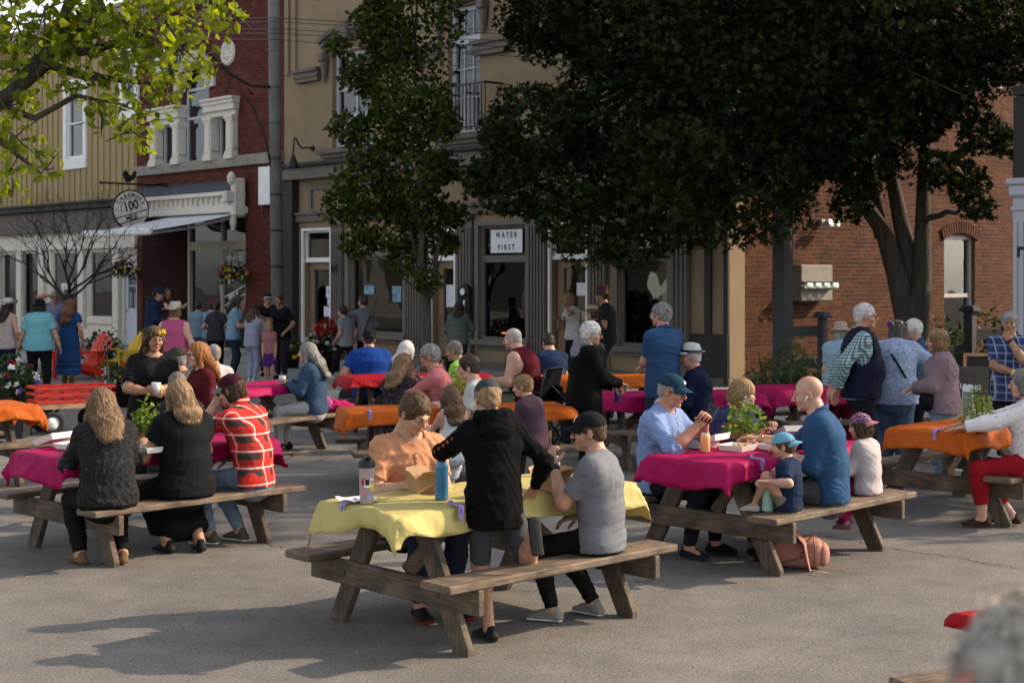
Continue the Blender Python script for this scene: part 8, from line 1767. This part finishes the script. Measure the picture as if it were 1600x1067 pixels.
a = person('woman with a brown bob in a mauve wool sweater', P_(1474, 14.3), 166, 1.57, 'f', lean=2, head=(0, 4, 0), lod=0, build=1.12, hl=(.0, .26, .97), hr=(.04, .28, .95), el=(-1, -.1, -.9), hpl='relax', top=dict(m=mauve, sleeve='long', fit=.03, so=.034, drop=.05, name='sweater', wr=.007), bot=J(jeans_l, len=1.9), shoes=SHW, hair=('bob', 'dirty', 1.15))
band(a, 'l', mat('yellow_band', (.72, .6, .08), .5)); F_ = Field(.03); F_.ell(tuple(a['hip'] + a['rt'] * -.12 + a['fw'] * .16 + V3(0, 0, .05)), (.13, .07, .10)); P, Q = F_.mesh(.014); o = to_obj('cross_body_bag', P, Q, black, a['root'])
a = person('person in a tan sun hat and light blue top behind the navy vest', P_(1314, 17.4), 80, 1.54, 'f', lod=1, build=1.12, top=dict(m=C('ice_blue', (.28, .42, .52)), sleeve='short', sl=.7, fit=.024), bot=J(C('wine2', (.2, .02, .03))), shoes=SHB, hair=('bob', 'grey', .95), hat=dict(kind='sun', m=C('tan_hat', (.44, .34, .25), .12), m2=C('tan_hat', (.44, .34, .25))))
bplaid = plaid('navy', [(0, (.02, .03, .09)), (.5, (.05, .07, .13)), (.66, (.26, .28, .33)), (.78, (.012, .018, .05))], [(0, (.012, .018, .05)), (.5, (.05, .07, .13)), (.66, (.26, .28, .33)), (.78, (.012, .018, .05))], 12, 12, 'SCREEN', .7)
a = person('smiling grey haired man in a navy plaid shirt with a hand at his chin', P_(1578, 15.9), -116, 1.70, 'm', lean=0, head=(6, 2, 0), lod=0, build=1.04, skin='tan', hl=(-.02, .17, 1.36), el=(-.5, .6, -1), hpl='fist', pl=(.2, -1, .2), hr=(-.08, .24, 1.02), er=(1, .1, -.6), top=dict(m=bplaid, sleeve='short', sl=.8, collar=True, drop=.1, fit=.024), bot=J(black), shoes=SHB, hair=('short', 'grey', 1.3))
band(a, 'l', blk, .035, 'watch'); band(a, 'r', mat('yellow_band', (.72, .6, .08), .5))
flo = spots('floral_white', (.62, .60, .60), [(.45, .05, .06), (.03, .03, .05), (.05, .08, .25), (.4, .3, .06), (.62, .6, .6)], 26, .2)
a = person('woman in a white floral blouse and red trousers at the right edge', seat('T4', -.53, -1, .72), 164, 1.68, 'f', True, lean=2, head=(0, 4, 0), lod=0, build=1.1, skin='fair', hl=(-.14, .54, .81), hr=(.12, .55, .81), pl=(0, 0, -1), pr=(0, 0, -1), hpl='flat', hpr='flat', top=dict(m=flo, sleeve='long', fit=.026, so=.024, lap=.05, name='blouse'), bot=J(C('red_trousers', (.36, .012, .022), .1), len=1.72), shoes=dict(m=C('brown_sandal', (.06, .025, .02))), feet=((-.12, .38, .08), (.06, .14, .08)), hair=('bob', 'silver', 1.05))
# ---- nearest head, out of focus at the bottom right
person('blurred grey haired man close to the lens at the bottom right corner', (.615, 1.42), 186, 1.81, 'm', lod=0, skin='ruddy', head=(0, 0, 0), build=1.1, top=dict(m=grey_tee), bot=J(jeans), shoes=SHB, hair=('thin', 'warm', 1.1))
# ---------------------------------------------------------------- trees and shrubs
def bark_mat(name, c1, c2): return mat(name, c1, .9, .3, 3, .9, 14, col2=c2, stretch=(5, 5, .9), bdist=.03)
bark, bark_p, bark_d = bark_mat('maple_bark', (.030, .024, .019), (.085, .07, .055)), bark_mat('pear_bark', (.035, .03, .025), (.09, .078, .065)), bark_mat('bare_bark', (.018, .014, .012), (.05, .042, .036))
def limb(mb, a, b, r0, r1, rng, bend=.12, n=6, sides=7):
 a, b = Vector(a), Vector(b); L = (b - a).length; o = Vector(rng.normal(size=3)) * bend * L * .35; P = []; Rr = []
 for i in range(n + 1): t = i / n; P.append(a.lerp(b, t) + o * math.sin(math.pi * t) * (1 - .3 * t) + Vector(rng.normal(size=3)) * .02 * L * (0 < i < n)); Rr.append(r0 + (r1 - r0) * t ** .8)
 mb.tube(P, Rr, sides); return P
def clump_pts(c, r, n, rng, flat=.75):
 d = rng.normal(size=(n, 3)); d /= np.linalg.norm(d, axis=1, keepdims=True); k = rng.normal(size=(6, 3)) * 2.2; ph = rng.uniform(0, 6, 6)
 bump = 1 + .16 * np.sin(d @ k.T + ph).sum(1) / 1.6
 return d * (rng.uniform(.35, 1.0, (n, 1)) ** .5) * bump[:, None] * np.array([r, r, r * flat]) + np.array(c)
def big_leaf_parts(root, name, P, size, shape, m, rng, k=300, up=.3):
 """the largest leaves in view, each an object of its own"""
 V, Q = leaves(np.zeros((1, 3)), 1.0, shape, rng, 0, 1, np.eye(3)[None]); me = fast_mesh(name, V, Q, False); me.materials.append(m); Rm = rand_rot(len(P), rng, up)
 for i in range(min(k, len(P))):
  o = link(name, me, root); M = Matrix(Rm[i].tolist()).to_4x4() @ Matrix.Scale(size * rng.uniform(.75, 1.3), 4); M.translation = P[i]; o.matrix_local = M
rng = np.random.default_rng(21)
mt = empty('maple_tree', (6.84, 25.5, 0), 0, 'great dark maple with three trunks before the orange brick wall', 'tree'); mo = np.array([6.84, 25.5, 0])
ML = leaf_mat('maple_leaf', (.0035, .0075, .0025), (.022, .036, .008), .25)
cl = [(850, 40, 24.6, .75), (900, 30, 25, 1.2), (820, -30, 24.6, .6), (785, 215, 24.2, .42), (860, 200, 24, 1.15), (800, 285, 23.7, .8), (870, 300, 23.6, .85), (765, 275, 23.8, .45), (930, 345, 23.2, .85), (985, 385, 22.8, .5), (1000, 200, 24, 1.5), (1000, 40, 24, 1.9), (1080, 320, 23, 1.05), (1040, 260, 23, 1.1), (1130, 150, 24, 1.8),
      (1180, 290, 23.6, 1.05), (1260, 40, 24, 1.8), (1280, 190, 24, 1.3), (1230, 250, 24, 1.0), (1340, 255, 24.4, .75), (1390, 90, 24, 1.5), (1370, 190, 24.5, .9), (1440, 170, 24.6, .75), (1480, 120, 24.6, 1.0), (1535, 205, 24.8, .55), (1520, 40, 24.6, 1.2), (1590, 90, 24.6, .9), (1505, 285, 24.4, .42), (1525, 325, 24.3, .3), (1470, 265, 24.4, .5), (1330, 320, 24.6, .38), (1585, 225, 24.6, .45), (1090, 60, 24.2, 1.5), (1210, 160, 24, 1.4), (1330, 20, 24.2, 1.5), (1300, 120, 24.6, 1.3), (1180, 40, 24.2, 1.5), (1450, 40, 24.5, 1.3), (1420, 180, 25, .9),
      (900, -130, 25, 2.0), (1080, -150, 25, 2.4), (1290, -150, 25, 2.4), (1480, -130, 25, 2.2), (1640, -60, 25, 1.8), (1180, -330, 26, 2.8), (1400, -340, 26, 2.6), (1560, -320, 26, 2.2)]
trunk = MB(); base = Vector((0, 0, -.1))
A = atY(1400, 470, 25.5) - Vector(mo); Bc = atY(1445, 440, 25.5) - Vector(mo)
tq = lambda px, py, Y=25.5: tuple(atY(px, py, Y) - Vector(mo))
stems = [[(-.02, 0, -.1), (-.02, 0, 1.0), tq(1402, 430), tq(1380, 360), tq(1325, 285, 25.3), tq(1245, 150, 24.6), tq(1130, 20, 24.4)],
         [(.05, 0, .2), tq(1426, 430, 25.6), tq(1408, 350, 25.6), tq(1392, 270, 25.6), tq(1375, 100, 25.4), tq(1340, -60, 25.2)],
         [(.08, 0, -.1), (.08, 0, 1.0), tq(1440, 430, 25.4), tq(1442, 350, 25.4), tq(1443, 270, 25.4), tq(1458, 120, 25.3), tq(1500, -60, 25.2)],
         [tq(1378, 370), tq(1362, 300, 25.7), tq(1352, 180, 25.8), tq(1290, -40, 25.8)]]
for k, st in enumerate(stems): trunk = MB(); r0 = (.25, .19, .23, .13)[k]; trunk.tube(st, [r0 * (1 - .14 * i) for i in range(len(st))], 14); trunk.build('trunk', bark, mt, True)
br = MB(); Pl = []
for px, py, Y, r in cl:
 c = atY(px, py, Y) - Vector(mo); n = int(1300 * r ** 1.9); Pl.append(clump_pts(tuple(c), r, n, rng))
 q = min((Vector(p) for st in stems for p in st[3:]), key=lambda v: (v - c).length); limb(br, q, c, .075, .02, rng)
 for _ in range(2): limb(br, c, c + Vector(rng.normal(size=3)) * r * .6, .02, .006, rng, n=3, sides=5)
br.build('branch', bark, mt, True)
Pl = np.concatenate(Pl); dist = np.linalg.norm(Pl + mo - np.array([0, 0, 2.05]), axis=1); vis = (Pl[:, 2] < 6.6) & (np.abs(Pl[:, 0] + mo[0] - 3.4) < 5); order = np.argsort(np.where(vis, dist, 99)); big = order[:300]; rest = order[300:]
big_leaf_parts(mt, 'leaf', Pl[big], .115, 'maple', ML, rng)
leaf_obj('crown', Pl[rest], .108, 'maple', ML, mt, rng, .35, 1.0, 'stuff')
# a street tree just out of the frame at the right; its dappled shade lies over the middle tables
sh_ = empty('street_maple', (11.2, 18.2, 0), 0, 'street maple at the right whose dappled shade lies over the middle tables', 'tree'); m = MB(); m.tube([(0, 0, -.05), (.05, 0, 1.8), (.0, .1, 4.5)], [.26, .2, .13], 12); m.build('trunk', bark, sh_, True); Pl = []; br = MB()
for x, y, z, r in ((0, 0, 6.4, 1.9), (-1.7, -1.2, 5.4, 1.3), (-1.6, 1.4, 5.8, 1.5), (1.5, -1.3, 6, 1.6), (1.6, 1.3, 6.2, 1.6), (.2, -2.3, 5.6, 1.2), (0, 2.4, 6, 1.4), (-.6, .2, 8.2, 1.6), (1.0, 0, 8.8, 1.4), (-1.8, 0, 4.4, 1.0), (.4, 1.4, 4.4, 1.1), (.2, -1.5, 4.3, .9), (.5, -3.4, 5.2, 1.2), (.8, -3.2, 7, 1.2), (1.0, -2.6, 8.6, 1.3)): Pl.append(clump_pts((x, y, z), r, int(330 * r ** 1.9), rng)); limb(br, Vector((0, .05, 3.6)), Vector((x, y, z)), .07, .015, rng)
br.build('branch', bark, sh_, True); leaf_obj('crown', np.concatenate(Pl), .16, 'maple', ML, sh_, rng, .35, 1.0, 'stuff')
# street pear tree before the stucco front
pt2 = empty('pear_tree', (-1.42, 24.6, .1), 0, 'slim street tree with a tall green crown before the stucco front', 'tree'); po = np.array([-1.42, 24.6, .1]); PL = leaf_mat('pear_leaf', (.010, .022, .004), (.055, .080, .012), .3)
m = MB(); fk = atY(665, 462, 24.6) - Vector(po); m.tube([(0, 0, -.05), (.0, 0, .6), tuple(fk)], [.11, .095, .085], 12); m.build('trunk', bark_p, pt2, True)
cl = [(640, 10, .85), (600, 60, .5), (620, 120, .75), (560, 120, .32), (655, 180, .7), (585, 210, .55), (690, 190, .3), (545, 200, .3), (570, 290, .55), (640, 280, .75), (695, 265, .34), (535, 320, .34), (600, 350, .55), (670, 340, .55), (712, 335, .24), (560, 380, .3), (640, 400, .4), (695, 380, .24), (665, 440, .22), (640, -70, .9), (640, -150, .7), (585, 30, .4), (530, 70, .2)]
Pl = []; br = MB(); top_ = atY(648, 60, 24.6) - Vector(po)
limb(br, fk, top_, .07, .02, rng, .05, 8);
for dx in (-35, 28): limb(br, fk, atY(665 + dx, 300, 24.6) - Vector(po), .05, .02, rng, .1)
for px, py, r in cl:
 c = atY(px, py, 24.6 + rng.uniform(-.5, .5)) - Vector(po); Pl.append(clump_pts(tuple(c), r, int(1900 * r ** 1.7), rng, .85)); t = max(0, min(1, (c.z - fk.z) / (top_.z - fk.z) - .25)); limb(br, fk.lerp(top_, t), c, .022, .007, rng, n=4, sides=5)
br.build('branch', bark_p, pt2, True); leaf_obj('crown', np.concatenate(Pl), .104, 'oval', PL, pt2, rng, .2, 1.0, 'stuff')
# leafless tree before the cream shop front
bt_ = empty('bare_tree', (-9.42, 31.6, .1), 0, 'leafless vase shaped small tree before the cream shop front', 'tree'); tw = [MB(), MB()]
def grow(p, d, L, r, lev):
 q = p + d * L; pts = limb(tw[lev > 1], p, q, r, r * .62, rng, .14, 4, 6 if lev < 2 else 4)
 if lev >= 6: return
 for _ in range(3 if lev in (0, 2) else 2):
  dd = (d + Vector(rng.normal(size=3)) * (.36 if lev < 2 else .55) + Vector((0, 0, .10))).normalized(); grow(pts[-1] if rng.random() < .7 else pts[3], dd, L * rng.uniform(.62, .86), r * .58, lev + 1)
m = MB(); m.tube([(0, 0, -.05), (.0, 0, .7), (.03, 0, 1.55)], [.12, .095, .085], 10); m.build('trunk', bark_d, bt_, True)
for k, (a, e) in enumerate(((200, 60), (160, 42), (20, 45), (-20, 62), (80, 70), (270, 55), (350, 35))): grow(Vector((.03, 0, 1.3 + .05 * k)), Vector((math.cos(R(a)) * math.cos(R(e)), math.sin(R(a)) * math.cos(R(e)), math.sin(R(e)))), .78, .034, 0)
tw[0].build('branch', bark_d, bt_, True); tw[1].build('twig', bark_d, bt_)
# near tree whose boughs hang in at the top left
nt = empty('overhanging_tree', (-4.1, 7.4, 0), 0, 'near tree with sunlit yellow green leaves hanging in at the top left', 'tree'); no = Vector((-4.1, 7.4, 0)); NL = leaf_mat('lit_leaf', (.05, .075, .010), (.20, .245, .026), .5)
m = MB(); m.tube([(0, 0, -.05), (.05, 0, 1.2), (.2, 0, 2.3)], [.17, .14, .12], 12); m.build('trunk', bark, nt, True); br = MB(); fk = Vector((.2, 0, 2.3))
def npx(px, py, Y=7.4): return atY(px, py, Y) - no
b1 = [fk, npx(0, 150), npx(70, 105), npx(130, 30), npx(165, -40)]; b2 = [fk, npx(5, 150), npx(80, 100), npx(110, 70), npx(150, -5)]
br.tube([fk, npx(-60, 200), npx(20, 145), npx(60, 95), npx(100, 30), npx(125, -40)], [.08, .05, .04, .034, .03, .026], 9); br.tube([npx(20, 145), npx(90, 85), npx(120, 60), npx(150, 10), npx(175, -40)], [.036, .03, .025, .022, .02], 9); br.tube([npx(90, 88), npx(160, 75), npx(240, 45), npx(330, 30)], [.03, .022, .014, .006], 7); br.tube([npx(-20, 160), npx(55, 185), npx(120, 150), npx(200, 165)], [.03, .018, .013, .006], 6); br.tube([npx(60, 95), npx(130, 120), npx(230, 130), npx(300, 110)], [.03, .02, .012, .005], 6); br.tube([npx(-30, 200), npx(20, 235), npx(50, 260), npx(75, 280)], [.025, .016, .01, .004], 6)
cl = [(20, 20, .26), (70, 15, .22), (60, 65, .2), (15, 75, .2), (120, 30, .2), (170, 25, .2), (215, 45, .2), (260, 30, .18), (300, 35, .15), (345, 30, .1), (370, 28, .06), (320, 12, .13), (180, 70, .18), (235, 85, .17), (285, 75, .13), (150, 115, .16), (215, 125, .17), (262, 130, .12), (190, 165, .15), (235, 170, .11), (160, 185, .09), (205, 205, .08), (110, 140, .10), (305, 105, .09), (325, 110, .05), (30, 110, .15), (15, 165, .14), (45, 160, .08), (25, 215, .15), (55, 235, .1), (15, 270, .12), (70, 265, .07), (20, 300, .07), (120, -25, .3), (230, -30, .25), (20, -40, .3), (330, -20, .18), (230, 232, .03)]
Pl = []
for px, py, r in cl:
 c = npx(px, py, 7.4 + rng.uniform(-.25, .25)); Pl.append(clump_pts(tuple(c), r * 1.05, max(5, int(1450 * r ** 1.75)), rng, .9))
 for _ in range(3): limb(br, c, c + Vector(rng.normal(size=3)) * r * .7, .006, .002, rng, n=3, sides=4)
br.build('branch', bark, nt, True); Pl = np.concatenate(Pl); rng.shuffle(Pl)
inn = Pl[(Pl[:, 2] + 0 < 3.42)]; out = Pl[Pl[:, 2] >= 3.42]; big_leaf_parts(nt, 'leaf', inn[:300], .062, 'oval', NL, rng, 300, -.12)
leaf_obj('crown', np.concatenate([inn[300:], out]), .057, 'oval', NL, nt, rng, -.12, 1.0, 'stuff')
# shrubs
def shrub(px, py, Y, r, hgt, lab, n, shape='blade', s=.26, m_=None, up=.2):
 e = empty('garden_shrub', (X_(px, Y), Y, .15), 0, lab, 'shrub', 'garden plants before the brick wall'); P = dome(n, (r, r * .7, hgt), rng, (0, 0, .05), .15); leaf_obj('foliage', P, s, shape, m_ or G2, e, rng, up); mb = MB()
 for i in range(12): d = P[rng.integers(len(P))]; mb.tube([(d[0] * .2, d[1] * .2, 0), (d[0] * .6, d[1] * .6, d[2] * .6), tuple(d)], [.012, .008, .004], 4)
 mb.build('stem', bark_d, e)
HOS = leaf_mat('hosta_leaf', (.016, .032, .012), (.09, .12, .045), .2)
shrub(1205, 600, 22.6, .55, .55, 'low dark clump of strap leaves at the corner of the stucco front', 330, m_=HOS); shrub(1262, 600, 22.4, .62, .62, 'broad clump of strap leaves under the pergola rails', 420, m_=HOS); shrub(1238, 560, 24.2, .35, .9, 'small leafy shrub between the pergola posts', 220, 'oval', .09); shrub(1300, 600, 22.8, .4, .5, 'strap leaved clump behind the bald man', 220, m_=HOS)
shrub(1470, 540, 26.8, .8, 1.15, 'dark leafy hedge plant left of the capped post', 700, 'oval', .10); shrub(1545, 540, 27.4, .9, 1.3, 'tall dark creeper mound below the brick window', 800, 'oval', .10); shrub(1590, 560, 25.5, .5, 1.3, 'dark shrub by the porch column', 400, 'oval', .10); shrub(1420, 560, 26.4, .6, .7, 'dark ground plant around the maple trunks', 380, 'oval', .10)

# bits of dry leaf and grit blown over the asphalt
P = np.column_stack([rng.uniform(-4, 5, 260), rng.uniform(6, 17, 260), np.full(260, .006)]); leaf_obj('leaf_litter', P, .022, 'quad', mat('dry_litter', (.06, .045, .025), .9, .5, 30, 0), None, rng, 3.0, .5, 'stuff')
